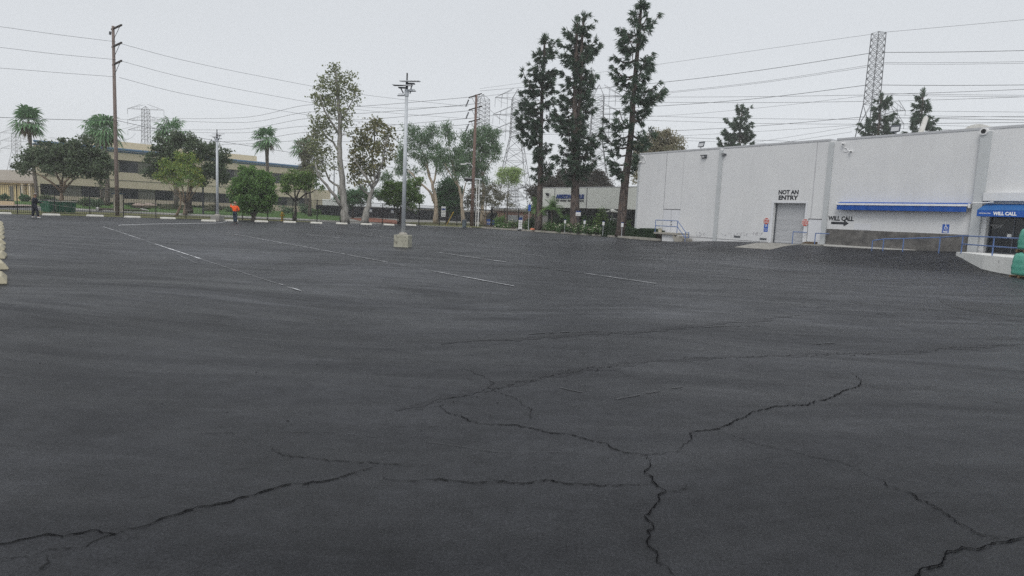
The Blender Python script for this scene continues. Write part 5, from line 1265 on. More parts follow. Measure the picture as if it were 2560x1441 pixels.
# --- broad dark tree far left
Y = gp(156, 526).y; Y = 76
tree('shade_tree', 'wide dark shade tree with pale forking trunk, left of the tall utility pole', Vector((at(156, 520, Y).x, Y, .1)), [(155, 498), (154, 478)], Y,
     [(70, 405, 32, 26), (110, 385, 42, 28), (160, 375, 45, 30), (215, 385, 42, 34), (245, 415, 34, 34), (130, 410, 60, 22), (190, 405, 55, 28), (265, 440, 20, 22, .7), (205, 352, 24, 12, .8), (62, 425, 22, 14, .7), (215, 440, 30, 14, .5), (155, 425, 60, 12, .7), (240, 350, 12, 10, .5)],
     'purple', .32, 'bark_tan', .36, 210, 72, .58, limbs=[(((154, 480, 0), (143, 470, -.5), (125, 455, -1), (100, 438, -1.2)), .2), (((155, 478, 0), (150, 455, .5), (140, 430, 1)), .2), (((156, 478, 0), (163, 455, -.6), (180, 432, -1)), .2), (((157, 480, 0), (170, 462, .8), (195, 440, 1.5)), .17), (((155, 480, 0), (156, 450, 1), (160, 425, 1)), .15)], asp=.6)
# --- dark tree behind + yellow-green tree in front
Y = 84
tree('shade_tree', 'dark purplish shade tree behind the yellow-green tree, spreading behind the far lamp', Vector((at(510, 520, Y).x - 1.8, Y, .2)), [(474, 500), (477, 470), (478, 440)], Y,
     [(395, 395, 26, 30), (420, 365, 32, 24), (465, 352, 34, 26), (515, 378, 36, 26), (545, 410, 28, 30), (520, 430, 40, 24), (560, 445, 16, 18, .7), (380, 430, 20, 20), (440, 395, 40, 30), (555, 385, 16, 14, .6), (400, 440, 12, 14, .5), (500, 455, 14, 12, .5)],
     'purple', .33, 'bark', .35, 200, 74, .6, asp=.6)
Y = gp(463, 536).y - 4
tree('street_tree', 'yellow-green tree with a fan of pale stems in front of the dark tree', Vector((at(463, 537, Y).x, Y, .02)), [(463, 520), (463, 505)], Y,
     [(430, 415, 30, 22), (470, 405, 28, 22), (455, 432, 45, 18), (410, 440, 22, 14), (492, 440, 20, 18), (450, 392, 16, 14), (435, 452, 30, 10, .6), (480, 460, 24, 10, .5)],
     'yellow', .24, 'bark_tan', .26, 130, 62, .45, limbs=[(((463, 508, 0), (450, 480, -.4), (430, 462, -.8), (412, 448, -1)), .11), (((463, 506, 0), (456, 470, .5), (448, 440, .6)), .12), (((464, 506, 0), (468, 475, -.4), (472, 440, -.5)), .12), (((465, 508, 0), (478, 478, .3), (490, 452, .4)), .1), (((462, 510, 0), (444, 488, .6), (424, 470, 1)), .09), (((466, 508, 0), (484, 485, -.6), (500, 458, -1)), .08)], asp=.5)
B2 = gp(452, 541); tree('young_tree', 'slim young tree stem standing just left of the yellow-green tree', Vector((B2.x, B2.y - 1, 0)), [(452, 515), (450, 490), (446, 470)], B2.y - 1, [(440, 458, 24, 12), (462, 452, 16, 12)], 'green', .18, 'bark_tan', .13, 14, 40, .4)
# --- round dense ficus
Y = gp(634, 553).y + .8
tree('round_tree', 'dense bright green round tree right of the orange worker', Vector((at(633, 552, Y).x, Y, 0)), [(634, 540), (636, 520)], Y,
     [(635, 455, 46, 30), (610, 480, 32, 36), (662, 480, 32, 36), (635, 495, 48, 34), (600, 460, 18, 20, .7), (674, 455, 18, 20, .7), (632, 430, 26, 14, .8), (615, 525, 20, 12, .6), (660, 520, 22, 14, .6), (684, 490, 8, 18, .4)],
     'ficus', .27, 'bark', .22, 240, 115, .42, limbs=[(((634, 545, 0), (622, 528, -.3), (612, 512, -.5)), .12), (((636, 542, 0), (648, 525, .3), (655, 510, .4)), .12)], asp=.42, droop=.9)
# --- small green tree right of it
Y = gp(738, 554).y + 1.2
tree('small_tree', 'small open green tree with dark forking trunk right of the round tree', Vector((at(737, 553, Y).x, Y, 0)), [(739, 525), (740, 500)], Y,
     [(715, 452, 24, 12), (745, 445, 30, 14), (775, 452, 20, 14), (720, 468, 26, 12), (755, 465, 30, 14), (795, 470, 16, 12, .6), (735, 432, 20, 8, .6), (710, 480, 12, 8, .5), (768, 436, 18, 8, .6)],
     'green', .24, 'bark_dark', .2, 95, 50, .42, limbs=[(((739, 505, 0), (725, 490, -.4), (710, 480, -.8)), .1), (((740, 502, 0), (756, 490, .4), (775, 482, .6), (795, 473, .8)), .1), (((740, 500, 0), (738, 475, .5), (730, 455, .6)), .1), (((740, 500, 0), (750, 475, -.5), (760, 455, -.6)), .1)])
# --- tall sparse sycamore
Y = gp(862, 559).y + 1.0
tree('sycamore', 'tall sparse sycamore with a thick pale trunk, tallest of the leafy trees', Vector((at(863, 558.5, Y).x, Y, 0)), [(860, 520), (857, 480), (853, 430), (848, 380), (850, 320), (848, 270), (842, 220), (838, 180)], Y,
     [(838, 180, 20, 24), (825, 215, 32, 30), (862, 215, 26, 34), (885, 240, 20, 28), (800, 250, 22, 34), (835, 265, 44, 34), (790, 300, 18, 34), (815, 320, 30, 34), (865, 290, 28, 26, .6), (785, 355, 18, 34), (805, 385, 30, 32, .9), (875, 320, 16, 20, .5), (790, 425, 28, 24, .8), (830, 415, 18, 28, .5), (880, 195, 12, 20, .5)],
     'syc', .27, 'bark_pale', .42, 430, 11, .5, limbs=[(((857, 520, 0), (838, 490, -.6), (815, 462, -1), (798, 440, -1.4), (788, 410, -1.5)), .22), (((856, 500, 0), (845, 465, .5), (825, 452, 1), (812, 425, 1.2), (806, 390, 1.4)), .16), (((850, 385, 0), (832, 355, .6), (812, 340, 1), (800, 310, 1.2)), .15), (((850, 340, 0), (825, 300, -.6), (808, 270, -1), (800, 235, -1)), .14), (((850, 310, 0), (866, 280, .5), (882, 250, .8)), .13)], asp=.75)
# --- brownish tree behind the sycamore at left
tree('shade_tree', 'brownish thin-leaved tree between the small green tree and the tall sycamore', Vector((at(775, 520, 100).x, 100, .2)), [(775, 500), (772, 450), (768, 400)], 100,
     [(765, 370, 20, 24), (780, 400, 24, 34), (770, 430, 22, 26), (790, 350, 20, 24, .6)], 'olive', .3, 'bark', .28, 90, 50, .65)
# --- forked sycamore
Y = gp(915, 561).y + 1.0
tree('sycamore', 'forked sycamore with brown-tinged leaves between tall sycamore and near lamp', Vector((at(912, 560.5, Y).x, Y, 0)), [(917, 525), (925, 495), (932, 465), (940, 445)], Y,
     [(935, 320, 32, 24), (905, 345, 28, 24), (970, 335, 20, 26), (890, 385, 24, 28), (930, 370, 40, 28), (975, 375, 16, 24, .6), (885, 425, 22, 28), (920, 415, 36, 26), (955, 400, 24, 24, .5), (900, 455, 28, 14, .8), (945, 300, 14, 10, .5)],
     'syc2', .3, 'bark_pale', .38, 330, 11, .5, limbs=[(((932, 470, 0), (915, 445, -.5), (900, 420, -.8), (885, 395, -1)), .17), (((928, 490, 0), (905, 472, .6), (888, 452, 1), (878, 430, 1.2)), .13), (((938, 450, 0), (930, 410, .5), (935, 360, .8), (938, 320, .8)), .15), (((940, 447, 0), (955, 410, -.5), (962, 370, -.7), (975, 335, -1)), .13), (((930, 470, 0), (945, 450, .3), (952, 430, .4)), .2), (((934, 460, 0), (912, 420, 1), (905, 370, 1.2)), .12)], asp=.75)
tree('small_tree', 'dark green low tree in the gap between the two pale trunks', Vector((at(882, 535, 112).x, 112, 0)), [(882, 525), (883, 505)], 112, [(870, 490, 26, 16), (905, 488, 28, 16), (885, 505, 34, 10), (950, 490, 18, 14, .8), (845, 500, 12, 8, .6)], 'darkg', .3, 'bark_dark', .2, 90, 100, .75)
# --- green tree behind the near lamp
Y = gp(1006, 563).y + 3
tree('street_tree', 'yellowish green tree right behind the near lamp pole', Vector((at(1000, 562, Y).x, Y, 0)), [(1000, 540), (1002, 515)], Y,
     [(985, 470, 28, 18), (1020, 465, 28, 20), (1000, 490, 44, 22), (965, 485, 16, 14), (1038, 490, 18, 22), (990, 510, 24, 12, .7), (1025, 512, 20, 12, .7), (1052, 455, 12, 14, .4)],
     'green', .27, 'bark_dark', .24, 140, 75, .5, limbs=[(((1000, 540, 0), (985, 520, -.3), (975, 500, -.5)), .1), (((1001, 535, 0), (1018, 510, .3), (1030, 490, .5)), .1)])
# --- eucalyptus
Y = gp(1088, 561).y + 4
tree('eucalyptus', 'eucalyptus with a leaning pale forked trunk, right of the near lamp', Vector((at(1090, 560, Y).x, Y, 0)), [(1090, 525), (1088, 490), (1080, 460), (1070, 430), (1060, 400)], Y,
     [(1030, 330, 28, 20), (1060, 345, 24, 28), (1085, 325, 16, 18), (1020, 370, 22, 26), (1060, 385, 26, 20), (1000, 400, 20, 26), (1015, 425, 26, 18, .8), (1090, 360, 18, 20, .8), (970, 440, 18, 20, .9), (1065, 410, 10, 14, .5), (985, 460, 12, 12, .5), (1095, 390, 20, 12, .5)],
     'euc', .34, 'bark_euc', .36, 150, 70, .62, limbs=[(((1088, 510, 0), (1078, 485, -.6), (1062, 468, -1), (1045, 450, -1.5), (1020, 425, -1.8)), .2), (((1082, 465, 0), (1090, 430, .6), (1092, 395, .8), (1095, 350, .8)), .15), (((1075, 440, 0), (1065, 400, .6), (1050, 365, 1)), .14)], asp=.3, droop=1.3, gravity=.5)
Y = gp(1160, 565).y + 4
tree('eucalyptus', 'eucalyptus with a slender pale stem behind the grey waste bin', Vector((at(1160, 564, Y).x, Y, 0)), [(1156, 530), (1154, 500), (1148, 470), (1138, 440), (1130, 410)], Y,
     [(1118, 318, 14, 18), (1122, 345, 18, 18), (1110, 385, 24, 22), (1135, 400, 28, 24), (1100, 415, 18, 16), (1150, 430, 22, 20), (1088, 395, 14, 14, .5), (1145, 380, 14, 14, .7)],
     'euc', .34, 'bark_euc', .3, 95, 70, .6, limbs=[(((1154, 505, 0), (1160, 470, .5), (1168, 440, .8)), .12), (((1148, 470, 0), (1128, 440, -.6), (1112, 410, -1)), .12), (((1132, 415, 0), (1124, 380, .3), (1119, 335, .4)), .09)], asp=.3, droop=1.3, gravity=.5)
Y = 104
tree('eucalyptus', 'bushy eucalyptus crown behind the reddish utility pole', Vector((at(1205, 560, Y).x, Y, 0)), [(1205, 520), (1210, 480), (1206, 440), (1198, 400)], Y,
     [(1205, 335, 24, 28), (1170, 350, 24, 26), (1235, 340, 18, 18), (1215, 375, 30, 24), (1165, 385, 22, 26), (1195, 405, 30, 24), (1180, 430, 24, 22), (1240, 372, 14, 14), (1245, 395, 14, 8, .6), (1200, 450, 20, 14, .7), (1150, 415, 12, 12, .5), (1218, 325, 12, 12)],
     'euc', .36, 'bark_euc', .34, 170, 85, .75, limbs=[(((1206, 440, 0), (1222, 410, .5), (1240, 385, .8)), .14), (((1205, 440, 0), (1185, 410, .5), (1172, 380, .8)), .14)], asp=.35, droop=1.1, gravity=.4)
tree('small_tree', 'dense dark green tree behind the fence between the two slender eucalyptus trunks', Vector((at(1118, 558, 98).x, 98, 0)), [(1118, 540), (1118, 520)], 98, [(1120, 462, 26, 22), (1110, 490, 24, 28), (1135, 490, 26, 30), (1120, 515, 34, 20), (1145, 520, 18, 14), (1098, 480, 10, 14, .6)], 'darkg', .32, 'bark_dark', .2, 150, 75, .55)
tree('small_tree', 'spreading olive-brown tree behind the open gate', Vector((at(1213, 560, 99).x, 99, 0)), [(1213, 545), (1214, 528)], 99,
     [(1215, 480, 38, 16), (1180, 500, 24, 18), (1250, 495, 26, 18), (1215, 505, 44, 16), (1275, 510, 12, 10, .6), (1235, 470, 26, 10), (1190, 478, 18, 10), (1165, 515, 14, 12, .6)], 'olive', .28, 'bark_tan', .22, 170, 26, .5,
     limbs=[(((1213, 545, 0), (1200, 525, -.4), (1190, 510, -.6)), .1), (((1214, 542, 0), (1228, 525, .4), (1242, 510, .6)), .1), (((1214, 540, 0), (1216, 515, .4), (1220, 495, .6)), .1)])
tree('small_tree', 'light lime-green tree under the lattice tower left of the first pine', Vector((at(1268, 555, 120).x, 120, 0)), [(1268, 520), (1270, 480), (1272, 455)], 120, [(1262, 432, 18, 12), (1285, 430, 18, 12), (1275, 448, 26, 12), (1252, 452, 12, 8, .7), (1292, 448, 10, 10, .6)], 'lime', .3, 'bark', .16, 60, 70, .8)
# --- big dark tree behind the showroom
tree('big_dark_tree', 'big dark rounded tree behind the showroom roof', Vector((at(1425, 560, 112).x, 112, 0)), [(1425, 520), (1425, 490)], 112,
     [(1345, 485, 24, 22), (1375, 458, 28, 22), (1420, 450, 32, 22), (1465, 445, 30, 22), (1500, 450, 22, 22), (1440, 475, 70, 22), (1350, 515, 22, 20), (1515, 472, 18, 14), (1390, 480, 40, 20), (1525, 466, 8, 6, .5)], 'maroon', .4, 'bark_dark', .5, 280, 125, .85)
# --- loose tree behind the warehouse corner
tree('loose_tree', 'loose pinkish-green tree behind the left corner of the warehouse', Vector((at(1612, 565, 78).x, 78, 0)), [(1600, 520), (1605, 470), (1625, 420), (1640, 390)], 78,
     [(1655, 340, 28, 16), (1630, 365, 28, 22), (1680, 358, 28, 18), (1600, 400, 20, 26, .8), (1650, 375, 40, 18), (1705, 372, 12, 10, .6), (1590, 440, 12, 24, .5), (1620, 345, 18, 12, .7), (1590, 372, 14, 14, .6)], 'pinkish', .26, 'bark', .26, 240, 34, .5, asp=.6)
tree('bare_pine_top', 'broken pale dead trunk leaning up behind the warehouse parapet', WH.p(20.5, -4.5, 0) * 1, [(2305, 335)], WH.p(20.5, -4.5, 0).y, [(2310, 330, 3, 3)], 'euc', .05, 'bark_euc', .2, 2, 4, .1) if False else None
a = WH.p(19.9, -6, 7.2); b_ = at(2315, 295, a.y + .5); c = at(2300, 338, a.y)
t = MB().tube([Vector((c.x - .35, c.y, 6.8)), c, b_], [.19, .17, .15], 10).build('roof_duct', M['kerbw']); tag(t, 'pale leaning duct behind the parapet in front of the far right pine', 'duct')

# --- palms
def palm(label, bx, by, tx, ty, Y, R, n=34, dead=10, tr=.24, droop=1.0):
    R *= 1.12
    base = Vector((at(bx, by, Y).x, Y, .5)); top = at(tx, ty, Y); t = thing('fan_palm', label, 'palm tree', base, 'fan palms in front of the office block')
    P = [base.lerp(top, k / 8) + Vector((.1 * math.sin(k * .8), 0, 0)) for k in range(9)]
    MB().tube(P, [tr * 1.25, tr * 1.05, tr, tr * .95, tr * .92, tr * .9, tr * .95, tr * 1.15, tr * .8], 10).build('trunk', M['palmbark'], t, smooth=True)
    def frond(m, el, az, Lf, fan, sag):
        d = Vector((math.cos(az) * math.cos(el), math.sin(az) * math.cos(el), math.sin(el)))
        side = d.cross(Vector((0, 0, 1))); side = side.normalized() if side.length > .05 else Vector((1, 0, 0)); upv = side.cross(d)
        pet = Lf * .42; mid = top + d * pet + Vector((0, 0, -sag * .06))
        m.tube([top + Vector((0, 0, -.1)), mid], [.03, .018], 4, cap=False)
        k = 13
        for j in range(k):
            a = R_(-118 + 236 * j / (k - 1)); dd = d * math.cos(a) + side * math.sin(a); ln = fan * (.72 + .28 * math.cos(a * .8)) * rnd.uniform(.88, 1.08)
            w_ = ln * .078; fold = upv * (.05 if j % 2 else -.05) * ln
            q1 = mid + dd * ln * .55 + fold * .5; q2 = mid + dd * ln + Vector((0, 0, -sag * ln * rnd.uniform(.25, .5)))
            pp_ = dd.cross(upv).normalized() * w_
            m.poly([mid, q1 - pp_, q2, q1 + pp_])
    m = MB()
    n = int(n * .78)
    for k in range(n):
        el = R_(82 - 122 * (k / (n - 1)) ** .9 + rnd.uniform(-8, 8)); frond(m, el, rnd.uniform(0, 6.28), R * rnd.uniform(.85, 1.05), R * .6 * rnd.uniform(.85, 1.15), droop * .8)
    m.build('crown', G['palm'], t)
    m = MB()
    for k in range(dead): frond(m, R_(rnd.uniform(-75, -50)), rnd.uniform(0, 6.28), R * .7, R * .4, 1.2)
    m.build('dry_skirt', M['deadfrond'], t)
palm('bushy green fan palm at the far left above the dark tree', 92, 500, 72, 305, 96, 2.7)
palm('fan palm with drooping grey fronds left of the tall utility pole, nearer the pole', 268, 500, 262, 325, 98, 2.9, 30, 16, .34, 1.6)
palm('smaller fan palm crown overlapping the grey-fronded palm at its left', 255, 500, 240, 320, 104, 2.3, 26, 12, .24, 1.5)
palm('fan palm rising behind the dark tree right of the tall utility pole', 440, 500, 430, 328, 100, 2.7, 32, 10, .3, 1.3)
palm('fan palm standing alone against the sky above the round green tree', 672, 500, 668, 348, 112, 2.7, 32, 8, .3, 1.1)
palm('fan palm half hidden behind the tall sycamore at its left', 765, 500, 760, 372, 116, 2.6, 28, 8, .26, 1.2)
def small_palm(label, px, py, Y, R, hh):
    base = Vector((at(px, py, Y).x, Y, .1)); top = Vector((base.x, Y, .1 + hh)); t = thing('feather_palm', label, 'small palm', base, 'small feathery palms before the showroom')
    MB().tube([base, base.lerp(top, .5) + Vector((.05, 0, 0)), top], [.11, .09, .08], 8).build('trunk', M['palmbark'], t)
    m = MB()
    for k in range(22):
        az = rnd.uniform(0, 6.28); el = R_(rnd.uniform(5, 80)); d = Vector((math.cos(az) * math.cos(el), math.sin(az) * math.cos(el), math.sin(el)))
        pts = [top + d * R * f + Vector((0, 0, -R * .75 * f * f * math.cos(el))) for f in np.linspace(0, 1, 9)]
        side = d.cross(Vector((0, 0, 1))).normalized()
        for a, b2 in zip(pts, pts[1:]):
            for q in (0, .5):
                c_ = a.lerp(b2, q)
                for sg in (-1, 1):
                    e = c_ + side * sg * R * .26 + (b2 - a).normalized() * R * .1 + Vector((0, 0, -R * .06)); m.poly([c_, c_ + (b2 - a) * .35, e])
    m.build('crown', G['ficus'], t)
small_palm('feathery small palm just right of the leftmost big pine', 1378, 560, 72, 1.7, 2.5)
small_palm('feathery small palm half hidden behind the leftmost big pine', 1338, 560, 75, 1.5, 2.6)

# --- pines
def pine(label, base, stems, Y, prof, step=.62, needles='pine', tuft=.5, per=30, tr=.5, group='tall pines', bark='bark_pine', dens=1.0, name='pine_tree'):
    """prof: rows (py, left reach px, right reach px) from the lowest branches to the tip"""
    t = thing(name, label, 'pine tree', base, group); mb = MB(); C, D = [], []
    rows = sorted(prof, key=lambda r: -r[0]); ys = [r[0] for r in rows][::-1]
    for si, (stem, r0, r1, foot) in enumerate(stems):
        P = ([Vector(base)] if foot else []) + [at(x, y, Y) for x, y in stem]
        n = len(P); PP, RR = [], []
        for k in range(n - 1):
            for q in (0, .5):
                PP.append(P[k].lerp(P[k + 1], q)); RR.append(r0 + (r1 - r0) * ((k + q) / (n - 1)) ** .8)
        PP.append(P[-1]); RR.append(r1)
        if foot: RR[0] *= 1.25
        mb.tube(PP, RR, 10)
        def at_row(py):
            for (xa, ya), (xb, yb) in zip(stem, stem[1:]):
                if yb <= py <= ya or ya <= py <= yb: return at(xa + (xb - xa) * ((py - ya) / ((yb - ya) or 1)), py, Y)
            return None
        py = rows[0][0]; stp = step * F / Y
        while py > rows[-1][0]:
            o = at_row(py)
            if o is not None:
                Lf = float(np.interp(py, ys, [r[1] for r in rows][::-1])) * Y / F; Rg = float(np.interp(py, ys, [r[2] for r in rows][::-1])) * Y / F
                for k in range(rnd.choice((2, 3, 3, 4))):
                    az = rnd.uniform(0, 6.28); cz = math.cos(az)
                    ln = (Lf * (1 - cz) / 2 + Rg * (1 + cz) / 2) * rnd.uniform(.66, 1.22)
                    ln = max(ln, .35); out = Vector((cz, math.sin(az), 0)); sl_ = rnd.uniform(-.18, .28); hook = rnd.uniform(.1, .4)
                    pts = [o + out * ln * f + Vector((0, 0, ln * (sl_ * f - .18 * math.sin(f * 3.14) + hook * f ** 3))) for f in (0, .25, .5, .75, 1)]
                    rb = min(.14, .035 + .026 * ln); mb.tube(pts, [rb, rb * .85, rb * .65, rb * .45, rb * .25], 5, cap=False)
                    nt_ = max(3, int(ln / .26 * dens))
                    for j in range(nt_):
                        f = .3 + .7 * (j + rnd.random()) / nt_; i = min(3, int(f * 4)); c_ = pts[i].lerp(pts[i + 1], f * 4 - i)
                        sd2 = Vector((-out.y, out.x, 0)) * rnd.gauss(0, .24) * (.35 + ln * .25); c2 = c_ + sd2 + Vector((0, 0, rnd.gauss(.02, .1)))
                        if sd2.length > .25: mb.tube([c_, c2], [.022, .012], 4, cap=False)
                        dr = (out * .5 + sd2.normalized() * .5 + Vector((0, 0, rnd.uniform(-.5, .55)))).normalized() if sd2.length > .01 else out
                        for q in range(int(per * rnd.uniform(.6, 1.4))):
                            C.append(tuple(c2 + Vector((rnd.gauss(0, .07), rnd.gauss(0, .07), rnd.gauss(0, .07))))); D.append((dr.x, dr.y, dr.z - .35))
            py -= stp * rnd.uniform(.6, 1.4)
        tp = at(*stem[-1], Y)
        for q in range(per * 4): C.append(tuple(tp + Vector((rnd.gauss(0, .12), rnd.gauss(0, .12), rnd.uniform(-.8, .2))))); D.append((0, 0, .8))
    mb.build('trunk', M[bark], t, smooth=True)
    leaves('crown', np.array(C), tuft, .085 * Y / 66, G[needles], t, np.array(D), .62, rooted=True)
    return t
b1 = kp(1346, 2.0)
pine('leftmost and shortest of the three tall pines', b1, [([(1348, 540), (1350, 480), (1351, 420), (1352, 350), (1354, 280), (1356, 200), (1360, 140), (1362, 95)], .42, .1, True)], b1.y,
     [(448, 25, 18), (430, 52, 28), (400, 56, 42), (350, 50, 45), (300, 58, 42), (250, 52, 38), (200, 45, 32), (165, 42, 28), (140, 30, 26), (110, 30, 30), (90, 14, 14)])
b2 = kp(1438, 2.6)
pine('middle tall pine, its trunk splitting into two close parallel stems', b2, [([(1437, 540), (1438, 480), (1438, 420), (1436, 350), (1437, 280), (1439, 200), (1440, 120), (1443, 60)], .6, .12, True), ([(1440, 420), (1446, 330), (1450, 260), (1452, 180), (1455, 100), (1460, 42)], .34, .1, False)], b2.y,
     [(455, 26, 30), (430, 50, 46), (390, 62, 48), (340, 60, 55), (290, 52, 58), (250, 45, 50), (200, 40, 44), (160, 38, 42), (120, 42, 42), (90, 28, 40), (60, 22, 26), (40, 12, 12)], step=.85)
b3 = kp(1553, 2.2)
pine('right-hand and tallest of the three tall pines, reaching the top edge', b3, [([(1555, 540), (1560, 480), (1566, 430), (1573, 380), (1579, 320), (1583, 250), (1590, 170), (1597, 90), (1601, 40), (1604, 2)], .48, .1, True)], b3.y,
     [(440, 30, 8), (415, 52, 16), (380, 58, 40), (340, 62, 60), (300, 64, 68), (262, 64, 66), (235, 52, 66), (200, 58, 42), (160, 55, 44), (120, 50, 46), (80, 42, 48), (50, 32, 30), (25, 18, 22), (5, 8, 8)])
def roof_pine(px, yt, Y, prof, label, stem): 
    b_ = at(px, 560, Y); b_.z = 0; pine(label, b_, [(stem, .4, .08, True)], Y, prof, step=.6, tuft=.52, per=22, dens=1.4, group='pines behind the warehouse')
roof_pine(1846, 262, 105, [(430, 56, 44), (368, 48, 36), (340, 44, 36), (310, 34, 30), (290, 24, 26), (270, 14, 22)], 'pine seen above the middle of the warehouse parapet', [(1846, 520), (1847, 420), (1849, 340), (1856, 268)])
roof_pine(2196, 236, 95, [(420, 50, 45), (345, 44, 40), (310, 38, 42), (280, 30, 38), (255, 20, 30), (240, 6, 10)], 'pine seen above the parapet in front of the lattice tower', [(2180, 520), (2188, 420), (2196, 330), (2204, 240)])
roof_pine(2306, 225, 90, [(420, 42, 42), (338, 34, 34), (310, 26, 30), (285, 14, 22), (260, 16, 18), (235, 12, 10)], 'sparse pine seen above the parapet, farthest right', [(2285, 520), (2296, 420), (2302, 320), (2308, 230)])

# --- shrubs, roses, hedge
def shrub(name, label, px, py, wpx, hpx, leaf, cat='shrub', Y=None, size=.13, n=900, flowers=0, group=None, z0=.08, depth=None, cl=None):
    c = gp(px, py, z0) if Y is None else Vector((at(px, py, Y).x, Y, z0)); YY = c.y
    rx, h = wpx * YY / F / 2, hpx * YY / F; ry = depth or rx * .9
    t = thing(name, label, cat, c, group)
    k = cl or max(5, int(n / 60)); cc = []
    for j in range(k):
        a = rnd.uniform(0, 6.28); r = rnd.random() ** .5; cc.append((c.x + math.cos(a) * rx * r * .82, c.y + ry * .4 + math.sin(a) * ry * r * .8, z0 + h * (.2 + .68 * rnd.random() * (1 - .45 * r * r))))
    mb = MB()
    for q in cc: mb.tube([c + Vector((0, ry * .4, 0)), Vector(q) * .5 + c * .5 + Vector((0, 0, .05)), Vector(q)], [.02, .014, .008], 4, cap=False)
    mb.build('stems', M['bark_dark'], t)
    idx = rng.integers(0, len(cc), n); C = np.array(cc)[idx] + rng.normal(size=(n, 3)) * np.array([rx * .2, ry * .2, h * .14]); C[:, 2] = np.clip(C[:, 2], z0 + .03, None)
    leaves('foliage', C, size, size * .6, G[leaf], t)
    if flowers:
        for j in range(flowers):
            q = rnd.choice(cc); a = rnd.uniform(3.3, 6.1); p = Vector(q) + Vector((rnd.gauss(0, rx * .22), -abs(rnd.gauss(ry * .35, .1)), rnd.uniform(.0, h * .25)))
            r = rnd.uniform(.045, .075); MB().lathe(p, [(r * .3, -r * .6), (r, 0), (r * .7, r * .5), (r * .2, r * .6)], 6).build('flower', M['flower'], t)
    return t
RG = 'rose bushes along the planting bed'
roses = [(1243, 571, 18, 10, 5, 'low rose bush beside the thick gate post'), (1262, 573, 26, 16, 6, 'rose bush left of the white stand sign, lower one'), (1286, 573.5, 30, 30, 14, 'tall white-flowering rose bush just left of the white stand sign'),
 (1315, 575, 20, 22, 4, 'rose bush between the white stand sign and the leftmost big pine'), (1366, 578, 28, 26, 5, 'rose bush right of the leftmost big pine'), (1386, 579.5, 28, 26, 7, 'rose bush left of the leftmost low post sign'),
 (1405, 581, 26, 28, 9, 'rose bush behind the leftmost low post sign'), (1426, 583, 28, 28, 14, 'white-flowering rose bush at the foot of the double-trunked pine'), (1446, 584.5, 26, 28, 12, 'white-flowering rose bush left of the second low post sign'),
 (1472, 586.5, 28, 26, 6, 'rose bush right of the second low post sign'), (1490, 588, 26, 26, 12, 'yellowish rose bush left of the third low post sign'), (1504, 589, 18, 22, 9, 'last rose bush at the left end of the clipped hedge')]
for x, y, w_, h, fl, lb in roses: shrub('rose_bush', lb, x, y, w_, h, 'rose', 'rose bush', Y=kp(x, .9).y, z0=kp(x, .9).z - .02, n=620, flowers=fl, group=RG, size=.14)
shrub('round_shrub', 'round bright green shrub right of the blue ground sign', 1249, 571, 32, 30, 'ficus', Y=84, n=1500, size=.16)
shrub('shrub', 'reddish-green shrub just right of the round bright shrub', 1268, 570, 22, 20, 'olive', Y=82, n=500, size=.14)
shrub('shrub', 'dark leafy shrub behind the white stand sign', 1330, 560, 40, 34, 'hedge', Y=78, n=1100, size=.2)
for x, Y_, w_, h, lf, lb in ((1395, 73.5, 52, 44, 'hedge', 'dark green shrub mass between the first two pines'), (1424, 71.5, 30, 52, 'rose', 'green shrub right behind the leftmost low post sign'), (1470, 69.5, 40, 50, 'rose', 'leafy green shrub right of the double-trunked pine'), (1505, 67.5, 44, 62, 'green', 'tall bright leafy shrub before the showroom glass'), (1535, 64.8, 34, 46, 'hedge', 'dark shrub left of the right-hand pine trunk'), (1566, 61, 24, 40, 'green', 'leafy shrub between the right-hand pine and the warehouse corner')):
    shrub('shrub', lb, x, 575, w_, h, lf, Y=Y_, n=1500, size=.2, group='shrubs before the showroom')
def hedge(fr, s0, s1, dep, h, label, leaf='hedge', n=26000, size=.1, z0=.08, core=True):
    t = thing('hedge', label, 'hedge', fr.p((s0 + s1) / 2, 0, z0))
    N = n; S = rng.uniform(s0, s1, N); f = rng.random(N); Dp = -rng.random(N) * dep; Z = z0 + h * rng.random(N)
    k = rng.random(N); side = k < .5; topm = (k >= .5) & (k < .85)
    Dp[side] = -np.abs(rng.normal(0, .07, side.sum())); Z[topm] = z0 + h - np.abs(rng.normal(0, .05, topm.sum()))
    bump_ = .05 * np.sin(S * 2.1) + .04 * np.sin(S * 5.3 + 1); Z = Z + bump_ * (Z > z0 + h * .7)
    A = np.array(fr.A)[None] + np.array(fr.U)[None] * S[:, None] + np.array(fr.N)[None] * Dp[:, None]; A[:, 2] = Z
    leaves('foliage', A, size, size * .65, G[leaf], t)
    fb(fr, s0 + .1, s1 - .1, -dep + .1, -.14, z0 - .05, z0 + h - .12).build('branches', M['bark_dark'], t)
ha, hb_ = kp(1503, .75), kp(1634, .6)
hfr = Frame(ha, hb_); hz = at(1634, 574, hb_.y).z
hedge(hfr, 0, hfr.L + .2, 1.2, hz - .1, 'long clipped dark hedge along the kerb, ending at the concrete steps')
h2 = Frame(kp(1446, 2.6), kp(1500, 2.6)); hedge(h2, 0, h2.L, .8, .75, 'short low clipped hedge behind the roses, right of the double-trunked pine', n=6000, leaf='hedge')
